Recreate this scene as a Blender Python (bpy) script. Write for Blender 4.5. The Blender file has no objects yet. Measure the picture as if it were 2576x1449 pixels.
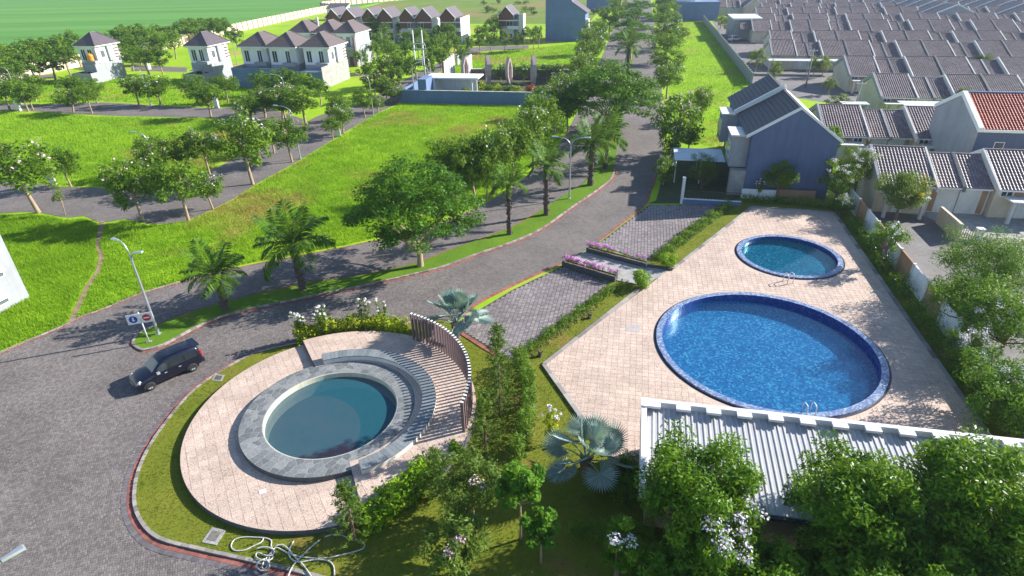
import bpy, math, random
import numpy as np
from mathutils import Vector, Matrix

# ------------------------------------------------------------------ camera
S = bpy.context.scene
COL = S.collection
rng = np.random.default_rng(7)
random.seed(7)
FPX, CX, CY, CAMH = 1509.0, 1288.0, 724.5, 24.0      # photo frame taken as 2576 x 1449
NAD = np.array([58.0, 2713.0])
_d = np.array([NAD[0], NAD[1], FPX]); _d /= np.linalg.norm(_d)
_up = -_d
_fw = np.array([0, 0, 1.0]) - _up[2] * _up; _fw /= np.linalg.norm(_fw)
_rt = np.cross(_fw, _up)
if _rt[0] < 0: _rt = -_rt
RM = np.array([_rt, _fw, _up])
cam = bpy.data.cameras.new('camera'); camo = bpy.data.objects.new('camera', cam); COL.objects.link(camo)
cam.sensor_width = 36.0; cam.lens = 36.0 * FPX / 2576.0; cam.clip_start = 0.1; cam.clip_end = 6000
X, Y, Z = RM @ [1, 0, 0], RM @ [0, -1, 0], RM @ [0, 0, -1]
camo.matrix_world = Matrix(((X[0], Y[0], Z[0], 0), (X[1], Y[1], Z[1], 0), (X[2], Y[2], Z[2], CAMH), (0, 0, 0, 1)))
S.camera = camo
# ------------------------------------------------------------------ sky, sun, exposure
SUN_EL, SUN_AZ = 28.0, 18.5            # degrees above horizon; direction towards the sun, from +x to +y
W = bpy.data.worlds.new('World'); S.world = W; W.use_nodes = True
wn = W.node_tree.nodes; wl = W.node_tree.links
sky = wn.new('ShaderNodeTexSky'); sky.sky_type = 'NISHITA'; sky.sun_disc = False
sky.sun_elevation = math.radians(SUN_EL); sky.sun_rotation = math.radians(90 - SUN_AZ)
sky.air_density = 1.0; sky.dust_density = 0.25; sky.ozone_density = 2.2
bg = wn['Background']; bg.inputs['Strength'].default_value = 0.095
wl.new(sky.outputs['Color'], bg.inputs['Color'])
sun = bpy.data.lights.new('sun', 'SUN'); suno = bpy.data.objects.new('sun', sun); COL.objects.link(suno)
sun.energy = 5.0; sun.angle = math.radians(0.53); sun.color = (1.0, 0.95, 0.87)
ce = math.cos(math.radians(SUN_EL))
TOSUN = Vector((ce * math.cos(math.radians(SUN_AZ)), ce * math.sin(math.radians(SUN_AZ)), math.sin(math.radians(SUN_EL))))
suno.rotation_euler = TOSUN.to_track_quat('Z', 'Y').to_euler()
suno.location = (60, 20, 60)
S.view_settings.view_transform = 'Standard'; S.view_settings.look = 'None'
S.view_settings.exposure = 1.12; S.view_settings.gamma = 1.0
S.cycles.use_denoising = True
S.cycles.max_bounces = 6; S.cycles.diffuse_bounces = 3; S.cycles.transmission_bounces = 4
S.cycles.transparent_max_bounces = 8; S.cycles.volume_bounces = 0
S.cycles.caustics_reflective = False; S.cycles.caustics_refractive = False

# ------------------------------------------------------------------ photo pixel -> place
def ray(x, y): return RM @ np.array([x - CX, y - CY, FPX])
def G(x, y, z=0.0):
    r = ray(x, y); t = (z - CAMH) / r[2]
    return np.array([r[0] * t, r[1] * t, z])
def P(p):
    c = RM.T @ (np.array(p, float) - np.array([0, 0, CAMH])); return CX + FPX * c[0] / c[2], CY + FPX * c[1] / c[2]
def height_at(B, ty):
    lo, hi = 0.0, 40.0
    for _ in range(40):
        m = (lo + hi) / 2
        if P((B[0], B[1], m))[1] > ty: lo = m
        else: hi = m
    return lo
def span(B, px): 
    d = math.sqrt(B[0] ** 2 + B[1] ** 2 + (CAMH - B[2]) ** 2); return px * d / FPX
TH = math.radians(-11.5)                # the estate's street grid
UX, UY = math.cos(TH), math.sin(TH); VX, VY = -UY, UX

# ------------------------------------------------------------------ mesh helpers
def mk(name, V, F, mat=None, parent=None, smooth=False, tint=None, mats=None, mi=None):
    me = bpy.data.meshes.new(name)
    V = np.asarray(V, float).reshape(-1, 3)
    if isinstance(F, np.ndarray) and F.ndim == 2:
        n, k = F.shape
        me.vertices.add(len(V)); me.vertices.foreach_set('co', V.ravel())
        me.loops.add(n * k); me.loops.foreach_set('vertex_index', F.astype(np.int32).ravel())
        me.polygons.add(n); me.polygons.foreach_set('loop_start', np.arange(0, n * k, k, dtype=np.int32))
        me.polygons.foreach_set('loop_total', np.full(n, k, dtype=np.int32))
        me.update(calc_edges=True)
    else:
        me.from_pydata([tuple(v) for v in V], [], [tuple(int(i) for i in f) for f in F]); me.update()
    if mats:
        for m in mats: me.materials.append(m)
        if mi is not None: me.polygons.foreach_set('material_index', np.asarray(mi, dtype=np.int32))
    elif mat: me.materials.append(mat)
    if smooth: me.polygons.foreach_set('use_smooth', np.ones(len(me.polygons), dtype=bool))
    else: me.shade_flat()
    if tint is not None:                # one random value per face, for leaf and stone colour
        a = me.attributes.new('tint', 'FLOAT', 'FACE'); a.data.foreach_set('value', np.asarray(tint, np.float32))
    o = bpy.data.objects.new(name, me); COL.objects.link(o)
    if parent: o.parent = parent
    return o
class MB:
    """collects shapes into one mesh"""
    def __init__(s): s.V = []; s.F = []; s.m = []
    def add(s, V, F, m=0):
        b = len(s.V); s.V += [tuple(v) for v in V]; s.F += [tuple(i + b for i in f) for f in F]; s.m += [m] * len(F); return s
    def box(s, x0, x1, y0, y1, z0, z1, m=0):
        return s.add([(x0, y0, z0), (x1, y0, z0), (x1, y1, z0), (x0, y1, z0), (x0, y0, z1), (x1, y0, z1), (x1, y1, z1), (x0, y1, z1)],
                     [(0, 3, 2, 1), (4, 5, 6, 7), (0, 1, 5, 4), (1, 2, 6, 5), (2, 3, 7, 6), (3, 0, 4, 7)], m)
    def obox(s, c, ux, hx, hy, z0, z1, m=0):
        """box centred at c (x,y), long axis ux, half sizes hx hy"""
        a = np.array(ux); b = np.array([-a[1], a[0]]); c = np.array(c)
        P4 = [c - a * hx - b * hy, c + a * hx - b * hy, c + a * hx + b * hy, c - a * hx + b * hy]
        return s.prism(P4, z0, z1, m)
    def prism(s, poly, z0, z1, m=0):
        poly = [tuple(p[:2]) for p in poly]
        A = sum(poly[i][0] * poly[(i + 1) % len(poly)][1] - poly[(i + 1) % len(poly)][0] * poly[i][1] for i in range(len(poly)))
        if A < 0: poly = poly[::-1]
        n = len(poly)
        V = [(x, y, z0) for x, y in poly] + [(x, y, z1) for x, y in poly]
        F = [tuple(range(n - 1, -1, -1)), tuple(range(n, 2 * n))] + [(i, (i + 1) % n, n + (i + 1) % n, n + i) for i in range(n)]
        return s.add(V, F, m)
    def xprism(s, prof, x0, x1, m=0):
        """profile in (y,z) swept along x"""
        n = len(prof); V = [(x0, y, z) for y, z in prof] + [(x1, y, z) for y, z in prof]
        F = [tuple(range(n - 1, -1, -1)), tuple(range(n, 2 * n))] + [(i, (i + 1) % n, n + (i + 1) % n, n + i) for i in range(n)]
        return s.add(V, F, m)
    def yprism(s, prof, y0, y1, m=0):
        n = len(prof); V = [(x, y0, z) for x, z in prof] + [(x, y1, z) for x, z in prof]
        F = [tuple(range(n)), tuple(range(2 * n - 1, n - 1, -1))] + [(i, n + i, n + (i + 1) % n, (i + 1) % n) for i in range(n)]
        return s.add(V, F, m)
    def tube(s, pts, rad, n=6, m=0, cap=True):
        pts = [Vector(p) for p in pts]
        if not hasattr(rad, '__len__'): rad = [rad] * len(pts)
        V = []; F = []
        ref = Vector((0.31, 0.2, 0.93)).normalized()
        for i, p in enumerate(pts):
            t = (pts[min(i + 1, len(pts) - 1)] - pts[max(i - 1, 0)]).normalized()
            u = t.cross(ref)
            if u.length < .05: u = t.cross(Vector((1, 0, 0)))
            u.normalize(); w = t.cross(u)
            for k in range(n):
                a = 2 * math.pi * k / n; V.append(p + (u * math.cos(a) + w * math.sin(a)) * rad[i])
        for i in range(len(pts) - 1):
            for k in range(n): F.append((i * n + k, i * n + (k + 1) % n, (i + 1) * n + (k + 1) % n, (i + 1) * n + k))
        if cap: F.append(tuple(range(n - 1, -1, -1))); F.append(tuple((len(pts) - 1) * n + k for k in range(n)))
        return s.add(V, F, m)
    def lathe(s, prof, n=16, c=(0, 0, 0), m=0):
        V = []; F = []
        for r, z in prof:
            for k in range(n): a = 2 * math.pi * k / n; V.append((c[0] + r * math.cos(a), c[1] + r * math.sin(a), c[2] + z))
        for i in range(len(prof) - 1):
            for k in range(n): F.append((i * n + k, i * n + (k + 1) % n, (i + 1) * n + (k + 1) % n, (i + 1) * n + k))
        return s.add(V, F, m)
    def build(s, name, mat, parent=None, smooth=False, tint=None):
        if isinstance(mat, (list, tuple)): return mk(name, s.V, s.F, None, parent, smooth, tint, mats=mat, mi=s.m)
        return mk(name, s.V, s.F, mat, parent, smooth, tint)
def tag(o, label=None, cat=None, group=None, kind=None):
    if label: o['label'] = label
    if cat: o['category'] = cat
    if group: o['group'] = group
    if kind: o['kind'] = kind
    return o
def thing(name, label, cat, loc=(0, 0, 0), rz=0.0, group=None):
    o = bpy.data.objects.new(name, None); COL.objects.link(o)
    o.empty_display_size = .3; o.location = loc; o.rotation_euler = (0, 0, rz)
    return tag(o, label, cat, group)
def copy_tree(o, parent=None):
    c = o.copy(); COL.objects.link(c); c.parent = parent
    for ch in list(o.children): copy_tree(ch, c)
    return c
def link_copy(o, parent, loc=None, rot=None, scale=None):
    c = o.copy(); COL.objects.link(c); c.parent = parent
    if loc is not None: c.location = loc
    if rot is not None: c.rotation_euler = rot
    if scale is not None: c.scale = scale
    return c
def smooth_path(pts, step=0.5, closed=False):
    """Catmull-Rom through points (2d or 3d), resampled"""
    p = np.asarray(pts, float); n = len(p); out = []
    rngi = range(n) if closed else range(n - 1)
    for i in rngi:
        a, b, c, d = (p[(i - 1) % n], p[i], p[(i + 1) % n], p[(i + 2) % n]) if closed else (p[max(i - 1, 0)], p[i], p[i + 1], p[min(i + 2, n - 1)])
        L = np.linalg.norm(c - b); k = max(2, int(L / step))
        for t in np.linspace(0, 1, k, endpoint=False):
            out.append(.5 * ((2 * b) + (-a + c) * t + (2 * a - 5 * b + 4 * c - d) * t * t + (-a + 3 * b - 3 * c + d) * t ** 3))
    if not closed: out.append(p[-1])
    q = np.array(out)
    seg = np.linalg.norm(np.diff(np.vstack([q, q[:1]]) if closed else q, axis=0), axis=1); cum = np.r_[0, np.cumsum(seg)]
    qq = np.vstack([q, q[:1]]) if closed else q
    m = max(2, int(round(cum[-1] / step))); s = np.linspace(0, cum[-1], m, endpoint=not closed)
    return np.stack([np.interp(s, cum, qq[:, k]) for k in range(q.shape[1])], 1)
def normals2(path, closed=False):
    if closed: t = np.roll(path, -1, 0) - np.roll(path, 1, 0)
    else: t = np.gradient(path, axis=0)
    t = t[:, :2] / np.linalg.norm(t[:, :2], axis=1, keepdims=True)
    return np.stack([-t[:, 1], t[:, 0]], 1)
def inpoly(pts, poly):
    pts = np.asarray(pts); poly = np.asarray(poly); x, y = pts[:, 0], pts[:, 1]; r = np.zeros(len(pts), bool); j = len(poly) - 1
    for i in range(len(poly)):
        xi, yi, xj, yj = poly[i][0], poly[i][1], poly[j][0], poly[j][1]
        c = ((yi > y) != (yj > y)) & (x < (xj - xi) * (y - yi) / (yj - yi + 1e-12) + xi); r ^= c; j = i
    return r
def sheet(name, poly, z, mat, kind='structure', thick=0.0):
    from mathutils.geometry import tessellate_polygon
    poly = [tuple(p[:2]) for p in poly]
    A = sum(poly[i][0] * poly[(i + 1) % len(poly)][1] - poly[(i + 1) % len(poly)][0] * poly[i][1] for i in range(len(poly)))
    if A < 0: poly = poly[::-1]
    tri = tessellate_polygon([[Vector((x, y, 0)) for x, y in poly]])
    n = len(poly); V = [(x, y, z) for x, y in poly]; F = []
    for t in tri:
        a, b, c = t
        cr = (poly[b][0] - poly[a][0]) * (poly[c][1] - poly[a][1]) - (poly[b][1] - poly[a][1]) * (poly[c][0] - poly[a][0])
        F.append((a, b, c) if cr > 0 else (a, c, b))
    if thick:
        V += [(x, y, z - thick) for x, y in poly]; F += [(i, n + i, n + (i + 1) % n, (i + 1) % n) for i in range(n)]
    o = mk(name, V, F, mat)
    if kind: o['kind'] = kind
    return o
def GP(pts, z=0.0): return [tuple(G(x, y, z)[:2]) for x, y in pts]

# ------------------------------------------------------------------ materials
def nodes(name):
    m = bpy.data.materials.new(name); m.use_nodes = True
    nt = m.node_tree; b = nt.nodes['Principled BSDF']; return m, nt, b
def nz(nt, scale, detail=4, rough=.6, vec=None, w=None):
    n = nt.nodes.new('ShaderNodeTexNoise'); n.inputs['Scale'].default_value = scale; n.inputs['Detail'].default_value = detail; n.inputs['Roughness'].default_value = rough
    if vec is not None: nt.links.new(vec, n.inputs['Vector'])
    return n.outputs['Fac']
def ramp(nt, fac, stops):
    r = nt.nodes.new('ShaderNodeValToRGB'); e = r.color_ramp.elements
    while len(e) < len(stops): e.new(.5)
    for el, (p, c) in zip(e, stops): el.position = p; el.color = (*c, 1)
    nt.links.new(fac, r.inputs['Fac']); return r.outputs['Color']
def mixc(nt, fac, a, b, mode='MIX'):
    m = nt.nodes.new('ShaderNodeMix'); m.data_type = 'RGBA'; m.blend_type = mode
    for s, v in ((m.inputs[0], fac), (m.inputs[6], a), (m.inputs[7], b)):
        if isinstance(v, (int, float)): s.default_value = v
        elif isinstance(v, tuple): s.default_value = (*v, 1)
        else: nt.links.new(v, s)
    return m.outputs[2]
def coords(nt, kind='Object'):
    return nt.nodes.new('ShaderNodeTexCoord').outputs[kind]
def worldpos(nt): return nt.nodes.new('ShaderNodeNewGeometry').outputs['Position']
def bump(nt, b, h, strength=.3, dist=.02):
    n = nt.nodes.new('ShaderNodeBump'); n.inputs['Strength'].default_value = strength; n.inputs['Distance'].default_value = dist
    nt.links.new(h, n.inputs['Height']); nt.links.new(n.outputs['Normal'], b.inputs['Normal'])
def attr(nt, name='tint'):
    a = nt.nodes.new('ShaderNodeAttribute'); a.attribute_name = name; return a.outputs['Fac']
def orand(nt): return nt.nodes.new('ShaderNodeObjectInfo').outputs['Random']
def math_(nt, op, a, b=None):
    n = nt.nodes.new('ShaderNodeMath'); n.operation = op
    for i, v in enumerate((a, b)):
        if v is None: continue
        if isinstance(v, (int, float)): n.inputs[i].default_value = v
        else: nt.links.new(v, n.inputs[i])
    return n.outputs[0]
def plain(name, c, rough=.7, var=.25, scale=2.0, metal=0.0, bmp=0.0, bscale=20, world=False, spec=None, streak=0):
    """paint, render, metal: a base colour with soft dirt and wear"""
    m, nt, b = nodes(name); v = worldpos(nt) if world else coords(nt)
    c = np.array(c); f = nz(nt, scale, 5, .65, v)
    col = ramp(nt, f, [(.3, tuple(c * (1 - var))), (.7, tuple(np.minimum(c * (1 + var * .5), .95)))])
    if streak:                          # rain streaks and patched paint
        mp = nt.nodes.new('ShaderNodeMapping'); mp.inputs['Scale'].default_value = (1.6, 1.6, .13); nt.links.new(v, mp.inputs['Vector'])
        col = mixc(nt, 1, col, ramp(nt, nz(nt, 1.3, 5, .7, mp.outputs[0]), [(.35, (1 - streak,) * 3), (.6, (1.03, 1.03, 1.03))]), 'MULTIPLY')
    nt.links.new(col, b.inputs['Base Color']); b.inputs['Roughness'].default_value = rough; b.inputs['Metallic'].default_value = metal
    if spec is not None: b.inputs['Specular IOR Level'].default_value = spec
    if bmp: bump(nt, b, nz(nt, bscale, 4, .6, v), bmp)
    return m
def leafmat(name, lo, mid, hi, trans=.35, rough=.5):
    m, nt, b = nodes(name)
    t = attr(nt); 
    t2 = math_(nt, 'ADD', math_(nt, 'MULTIPLY', t, .8), math_(nt, 'MULTIPLY', orand(nt), .2))
    c = ramp(nt, t2, [(.05, lo), (.5, mid), (.97, hi)])
    nt.links.new(c, b.inputs['Base Color']); b.inputs['Roughness'].default_value = rough
    b.inputs['Specular IOR Level'].default_value = .14
    tr = nt.nodes.new('ShaderNodeBsdfTranslucent'); nt.links.new(mixc(nt, .5, c, (.30, .42, .03)), tr.inputs['Color'])
    mx = nt.nodes.new('ShaderNodeMixShader'); mx.inputs[0].default_value = trans
    nt.links.new(b.outputs[0], mx.inputs[1]); nt.links.new(tr.outputs[0], mx.inputs[2])
    nt.links.new(mx.outputs[0], nt.nodes['Material Output'].inputs['Surface'])
    return m
def tinted(name, stops, rough=.8, scale=6, var=.25, bmp=.2):
    """stone pieces: colour by the piece's own tint, then fine mottling"""
    m, nt, b = nodes(name); v = worldpos(nt)
    c = ramp(nt, attr(nt), stops)
    f = nz(nt, scale, 5, .7, v)
    c2 = mixc(nt, 1.0, c, ramp(nt, f, [(.3, (1 - var,) * 3), (.7, (1 + var * .3,) * 3)]), 'MULTIPLY')
    big = nz(nt, .22, 3, .6, v)
    c3 = mixc(nt, 1.0, c2, ramp(nt, big, [(.3, (.78, .77, .76)), (.65, (1.10, 1.09, 1.07))]), 'MULTIPLY')
    nt.links.new(c3, b.inputs['Base Color']); b.inputs['Roughness'].default_value = rough
    if bmp: bump(nt, b, nz(nt, scale * 6, 3, .6, v), bmp)
    return m
def randtinted(name, stops, rough=.8, var=.2):
    """single pieces: colour by the object's own random value"""
    m, nt, b = nodes(name); c = ramp(nt, orand(nt), stops); f = nz(nt, 9, 4, .7, worldpos(nt))
    nt.links.new(mixc(nt, 1.0, c, ramp(nt, f, [(.3, (1 - var,) * 3), (.7, (1.05,) * 3)]), 'MULTIPLY'), b.inputs['Base Color'])
    b.inputs['Roughness'].default_value = rough; return m
PAVE = [(0, (.145, .127, .123)), (.5, (.19, .167, .161)), (1, (.24, .212, .205))]
M = {}
M['paver'] = tinted('grey paving blocks', PAVE, .85, 5)
M['paver_one'] = randtinted('grey paving block', PAVE, .85)
M['park'] = tinted('grey parking blocks', [(0, (.20, .175, .18)), (.6, (.27, .235, .24)), (1, (.34, .30, .30))], .85, 5)
M['park_one'] = randtinted('grey parking block', [(0, (.20, .175, .18)), (.6, (.27, .235, .24)), (1, (.34, .30, .30))], .85)
TILE = [(0, (.55, .43, .36)), (.5, (.60, .47, .397)), (1, (.65, .52, .438))]
def decktile(name, one=False):
    m, nt, b = nodes(name); v = worldpos(nt)
    c = ramp(nt, orand(nt) if one else attr(nt), TILE)
    vo = nt.nodes.new('ShaderNodeTexVoronoi'); vo.inputs['Scale'].default_value = 9.0; nt.links.new(v, vo.inputs['Vector']); vo.feature = 'DISTANCE_TO_EDGE'
    peb = ramp(nt, vo.outputs['Distance'], [(.02, (.62, .58, .56)), (.12, (1.0, 1.0, 1.0))])
    st = nz(nt, .35, 5, .65, v)
    c = mixc(nt, 1, c, peb, 'MULTIPLY'); c = mixc(nt, 1, c, ramp(nt, st, [(.3, (.8, .79, .78)), (.6, (1.03, 1.02, 1.0))]), 'MULTIPLY')
    nt.links.new(c, b.inputs['Base Color']); b.inputs['Roughness'].default_value = .75; bump(nt, b, vo.outputs['Distance'], .3, .01); return m
M['tile'] = decktile('pink beige pebble tile'); M['tile_one'] = decktile('pink beige pebble tile piece', True)
M['grout'] = plain('tile grout', (.33, .27, .24), .9, .25, 1.0, world=True)
M['joint'] = plain('sandy joint', (.06, .055, .052), .95, .3, 4, world=True)
M['red_brick'] = tinted('red border brick', [(0, (.22, .075, .06)), (1, (.36, .13, .10))], .85, 6)
M['grey_brick'] = tinted('grey border brick', [(0, (.11, .10, .11)), (1, (.18, .165, .175))], .85, 6)
M['kerb'] = tinted('concrete kerb stone', [(0, (.20, .18, .165)), (1, (.40, .36, .33))], .9, 5)
M['kerb_one'] = randtinted('concrete kerb stone piece', [(0, (.16, .145, .135)), (.5, (.30, .275, .255)), (1, (.40, .37, .34))], .9)
M['flag'] = randtinted('grey flagstone', [(0, (.13, .14, .145)), (.5, (.20, .215, .22)), (1, (.27, .28, .28))], .8, .35)
M['mortar'] = plain('pale mortar', (.36, .36, .355), .9, .2, 3, world=True)
M['bench'] = randtinted('grey andesite slab', [(0, (.16, .185, .20)), (1, (.24, .265, .28))], .7, .3)
M['stone_dark_shade'] = plain('dark stone and shade facing', (.085, .09, .10), .8, .35, 6, bmp=.3)  # dark stone; on plaza sides and pond rim the dark stands in for shade
M['concrete'] = plain('weathered concrete', (.34, .33, .32), .9, .3, 1.5, bmp=.2, world=True)
M['white'] = plain('white painted render', (.80, .80, .79), .75, .10, .6, bmp=.06, bscale=30, streak=0.08)
M['offwhite'] = plain('off white painted render', (.68, .67, .64), .75, .16, .7, bmp=.06, bscale=30, streak=0.11)
M['greywall'] = plain('light grey render', (.33, .345, .37), .85, .14, .5, bmp=.08, bscale=25, streak=0.1)
M['shade_blue'] = plain('shade blue grey render', (.13, .20, .36), .85, .16, .35, bmp=.08, bscale=25, streak=0.1)  # grey wall; the blue of its shade is put into the colour
M['shade_navy'] = plain('deep shade blue grey render', (.11, .148, .265), .85, .14, .3, bmp=.08, bscale=25, streak=0.1)  # deeper blue, the shade of the blank walls put into the colour
M['cream'] = plain('cream render', (.62, .54, .40), .85, .15, .6, streak=0.1)
M['tan'] = plain('tan render', (.40, .24, .14), .85, .2, .8)
M['wood'] = plain('brown timber boards', (.17, .065, .035), .7, .3, 3)
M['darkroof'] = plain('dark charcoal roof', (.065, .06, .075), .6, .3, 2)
M['trim'] = plain('white trim', (.78, .78, .78), .6, .08, 2)
M['frame'] = plain('dark frame', (.04, .035, .035), .5, .2, 3)
M['gbeam'] = plain('mauve brown painted beam', (.17, .115, .12), .6, .2, 2)
M['steel'] = plain('galvanised steel', (.52, .55, .58), .35, .15, 3, metal=.6)
M['metal_white'] = plain('white metal', (.66, .66, .69), .4, .1, 3)
M['bark'] = plain('brown bark', (.20, .14, .095), .95, .4, 7, bmp=.6, bscale=14)
M['palebark'] = plain('pale bark', (.36, .27, .18), .95, .3, 6, bmp=.5, bscale=14)
M['palmbark'] = plain('palm bark', (.115, .085, .075), .95, .45, 9, bmp=.9, bscale=16)
M['dirt'] = plain('trodden earth', (.30, .21, .125), .95, .3, 1.2, bmp=.3, bscale=8, world=True)
M['orange'] = plain('orange plastic', (.85, .30, .015), .4, .08, 2)
M['black'] = plain('black rubber', (.02, .02, .02), .7, .2, 5)
M['hose'] = plain('pale grey hose', (.50, .50, .46), .5, .2, 3)
def glassm(name, c, rough=.08):
    m, nt, b = nodes(name); b.inputs['Base Color'].default_value = (*c, 1); b.inputs['Roughness'].default_value = rough; b.inputs['Specular IOR Level'].default_value = .7; return m
M['glass'] = glassm('window glass', (.03, .04, .05)); M['glass_dim'] = glassm('dull window glass', (.12, .14, .16), .2)
def grassmat(name, lo, mid, hi, dry=None, dryamt=.62, scale=.12):
    m, nt, b = nodes(name); v = worldpos(nt)
    f = nz(nt, scale, 6, .65, v); f2 = nz(nt, scale * 14, 4, .7, v)
    c = ramp(nt, math_(nt, 'ADD', math_(nt, 'MULTIPLY', f, .6), math_(nt, 'MULTIPLY', f2, .4)), [(.32, lo), (.5, mid), (.68, hi)])
    if dry:
        g = nz(nt, scale * .55, 4, .6, v); k = ramp(nt, g, [(dryamt, (0, 0, 0)), (dryamt + .1, (1, 1, 1))]); c = mixc(nt, k, c, dry)
    nt.links.new(c, b.inputs['Base Color']); b.inputs['Roughness'].default_value = .9; b.inputs['Specular IOR Level'].default_value = .1
    bump(nt, b, f2, .2, .05); return m
def blademat(name, lo, mid, hi, scale=.12, dry=None, dryamt=.62, trans=.42):
    """grass blades take the colour of the patch they grow in"""
    m, nt, b = nodes(name); v = worldpos(nt); f = nz(nt, scale, 6, .65, v)
    c = ramp(nt, math_(nt, 'ADD', math_(nt, 'MULTIPLY', f, .65), math_(nt, 'MULTIPLY', attr(nt), .35)), [(.28, lo), (.5, mid), (.72, hi)])
    if dry:
        g = nz(nt, scale * .55, 4, .6, v); k = ramp(nt, g, [(dryamt, (0, 0, 0)), (dryamt + .1, (1, 1, 1))]); c = mixc(nt, k, c, dry)
    nt.links.new(c, b.inputs['Base Color']); b.inputs['Roughness'].default_value = .7; b.inputs['Specular IOR Level'].default_value = .15
    tr = nt.nodes.new('ShaderNodeBsdfTranslucent'); nt.links.new(c, tr.inputs['Color'])
    mx = nt.nodes.new('ShaderNodeMixShader'); mx.inputs[0].default_value = trans
    nt.links.new(b.outputs[0], mx.inputs[1]); nt.links.new(tr.outputs[0], mx.inputs[2]); nt.links.new(mx.outputs[0], nt.nodes['Material Output'].inputs['Surface'])
    return m
LOT = ((.15, .30, .014), (.245, .43, .016), (.36, .52, .026)); LOTDRY = (.36, .30, .08)
LAWN = ((.09, .125, .012), (.145, .17, .018), (.19, .19, .028)); LAWNDRY = (.22, .155, .045)
M['ground'] = grassmat('rough grass ground', (.16, .30, .012), (.25, .41, .014), (.34, .48, .022), LOTDRY, .53, .07)
M['lot'] = grassmat('tall green grass', *LOT, LOTDRY, .60)
M['blade'] = blademat('tall grass blades', *LOT, scale=.07, dry=LOTDRY, dryamt=.53)
M['lawn'] = grassmat('short lawn', *LAWN, LAWNDRY, .55, .3)
M['lawnblade'] = blademat('lawn blades', *LAWN, scale=.3, dry=LAWNDRY, dryamt=.55)
M['medlawn'] = grassmat('median lawn', (.07, .15, .012), (.10, .19, .014), (.14, .23, .02), LAWNDRY, .6, .3)
M['soil'] = plain('garden soil with shade in tone', (.055, .07, .022), .95, .4, 1.0, bmp=.4, bscale=8, world=True)  # dark tone puts the garden's shade into the colour
M['meadow'] = grassmat('far rough meadow', (.09, .16, .02), (.14, .21, .03), (.19, .24, .045), (.23, .18, .07), .52, .04)
def ricemat():
    m, nt, b = nodes('young rice field'); v = worldpos(nt)
    mp = nt.nodes.new('ShaderNodeMapping'); mp.inputs['Rotation'].default_value = (0, 0, math.radians(8)); mp.inputs['Scale'].default_value = (.004, .06, 1); nt.links.new(v, mp.inputs['Vector'])
    f = nz(nt, 1.0, 5, .6, mp.outputs[0]); f2 = nz(nt, .8, 4, .7, v)
    c = ramp(nt, math_(nt, 'ADD', math_(nt, 'MULTIPLY', f, .7), math_(nt, 'MULTIPLY', f2, .3)), [(.35, (.075, .20, .04)), (.5, (.10, .25, .05)), (.66, (.145, .30, .065))])
    nt.links.new(c, b.inputs['Base Color']); b.inputs['Roughness'].default_value = .95; b.inputs['Specular IOR Level'].default_value = .05; bump(nt, b, f2, .4, .1); return m
M['rice'] = ricemat()
def roadmat(name, cols, bw=.25, bh=.125, rot=0.0, mortar=(.05, .046, .044)):
    m, nt, b = nodes(name); v = worldpos(nt)
    mp = nt.nodes.new('ShaderNodeMapping'); mp.inputs['Rotation'].default_value = (0, 0, rot); nt.links.new(v, mp.inputs['Vector'])
    br = nt.nodes.new('ShaderNodeTexBrick'); br.inputs['Scale'].default_value = 1; br.inputs['Brick Width'].default_value = bw; br.inputs['Row Height'].default_value = bh
    br.inputs['Mortar Size'].default_value = .012; br.inputs['Mortar Smooth'].default_value = .3; br.inputs['Bias'].default_value = 0
    br.inputs['Color1'].default_value = (*cols[0], 1); br.inputs['Color2'].default_value = (*cols[1], 1); br.inputs['Mortar'].default_value = (*mortar, 1)
    nt.links.new(mp.outputs[0], br.inputs['Vector'])
    f = nz(nt, .22, 3, .6, v); f2 = nz(nt, 1.5, 5, .7, v)
    c = mixc(nt, 1, br.outputs['Color'], ramp(nt, f, [(.3, (.78, .77, .76)), (.65, (1.10, 1.08, 1.06))]), 'MULTIPLY')
    c = mixc(nt, 1, c, ramp(nt, f2, [(.3, (.86, .86, .86)), (.7, (1.06, 1.05, 1.04))]), 'MULTIPLY')
    nt.links.new(c, b.inputs['Base Color']); b.inputs['Roughness'].default_value = .85; bump(nt, b, br.outputs['Fac'], -.2, .01); return m
M['road'] = roadmat('grey block paving', ((.148, .130, .126), (.216, .190, .184)), .25, .125, .5)
M['court'] = roadmat('grey court paving', ((.17, .16, .165), (.22, .21, .21)), .3, .15, .2)
# leaves
M['leaf_street'] = leafmat('street tree leaves', (.040, .095, .007), (.10, .20, .013), (.22, .33, .03))
M['leaf_rain'] = leafmat('rain tree leaves', (.022, .080, .006), (.058, .165, .010), (.14, .29, .018), .28)
M['leaf_dark'] = leafmat('glossy dark leaves', (.026, .085, .005), (.085, .20, .010), (.24, .37, .02), .32, .35)
M['leaf_pale'] = leafmat('dusty pale leaves', (.055, .11, .018), (.115, .19, .03), (.21, .29, .05))
M['leaf_lime'] = leafmat('lime hedge leaves', (.08, .20, .008), (.18, .35, .012), (.33, .46, .02))
M['leaf_gold'] = leafmat('golden hedge leaves', (.14, .24, .01), (.34, .42, .015), (.62, .56, .03))
M['leaf_bright'] = leafmat('bright feathery leaves', (.04, .13, .01), (.09, .22, .015), (.19, .33, .02))
M['leaf_palm'] = leafmat('palm fronds', (.032, .095, .010), (.085, .18, .018), (.19, .29, .04), .25, .4)
M['leaf_fan'] = leafmat('silver fan palm leaves', (.20, .29, .27), (.32, .42, .39), (.50, .58, .54), .2, .45)
M['leaf_pine'] = leafmat('pine needles', (.03, .075, .008), (.085, .16, .014), (.18, .27, .025), .25)
M['leaf_grassy'] = leafmat('arching grassy hedge', (.04, .10, .012), (.10, .20, .02), (.20, .30, .03))
M['leaf_dry'] = leafmat('dry straw grass', (.16, .15, .04), (.26, .25, .07), (.38, .36, .10))
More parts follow.
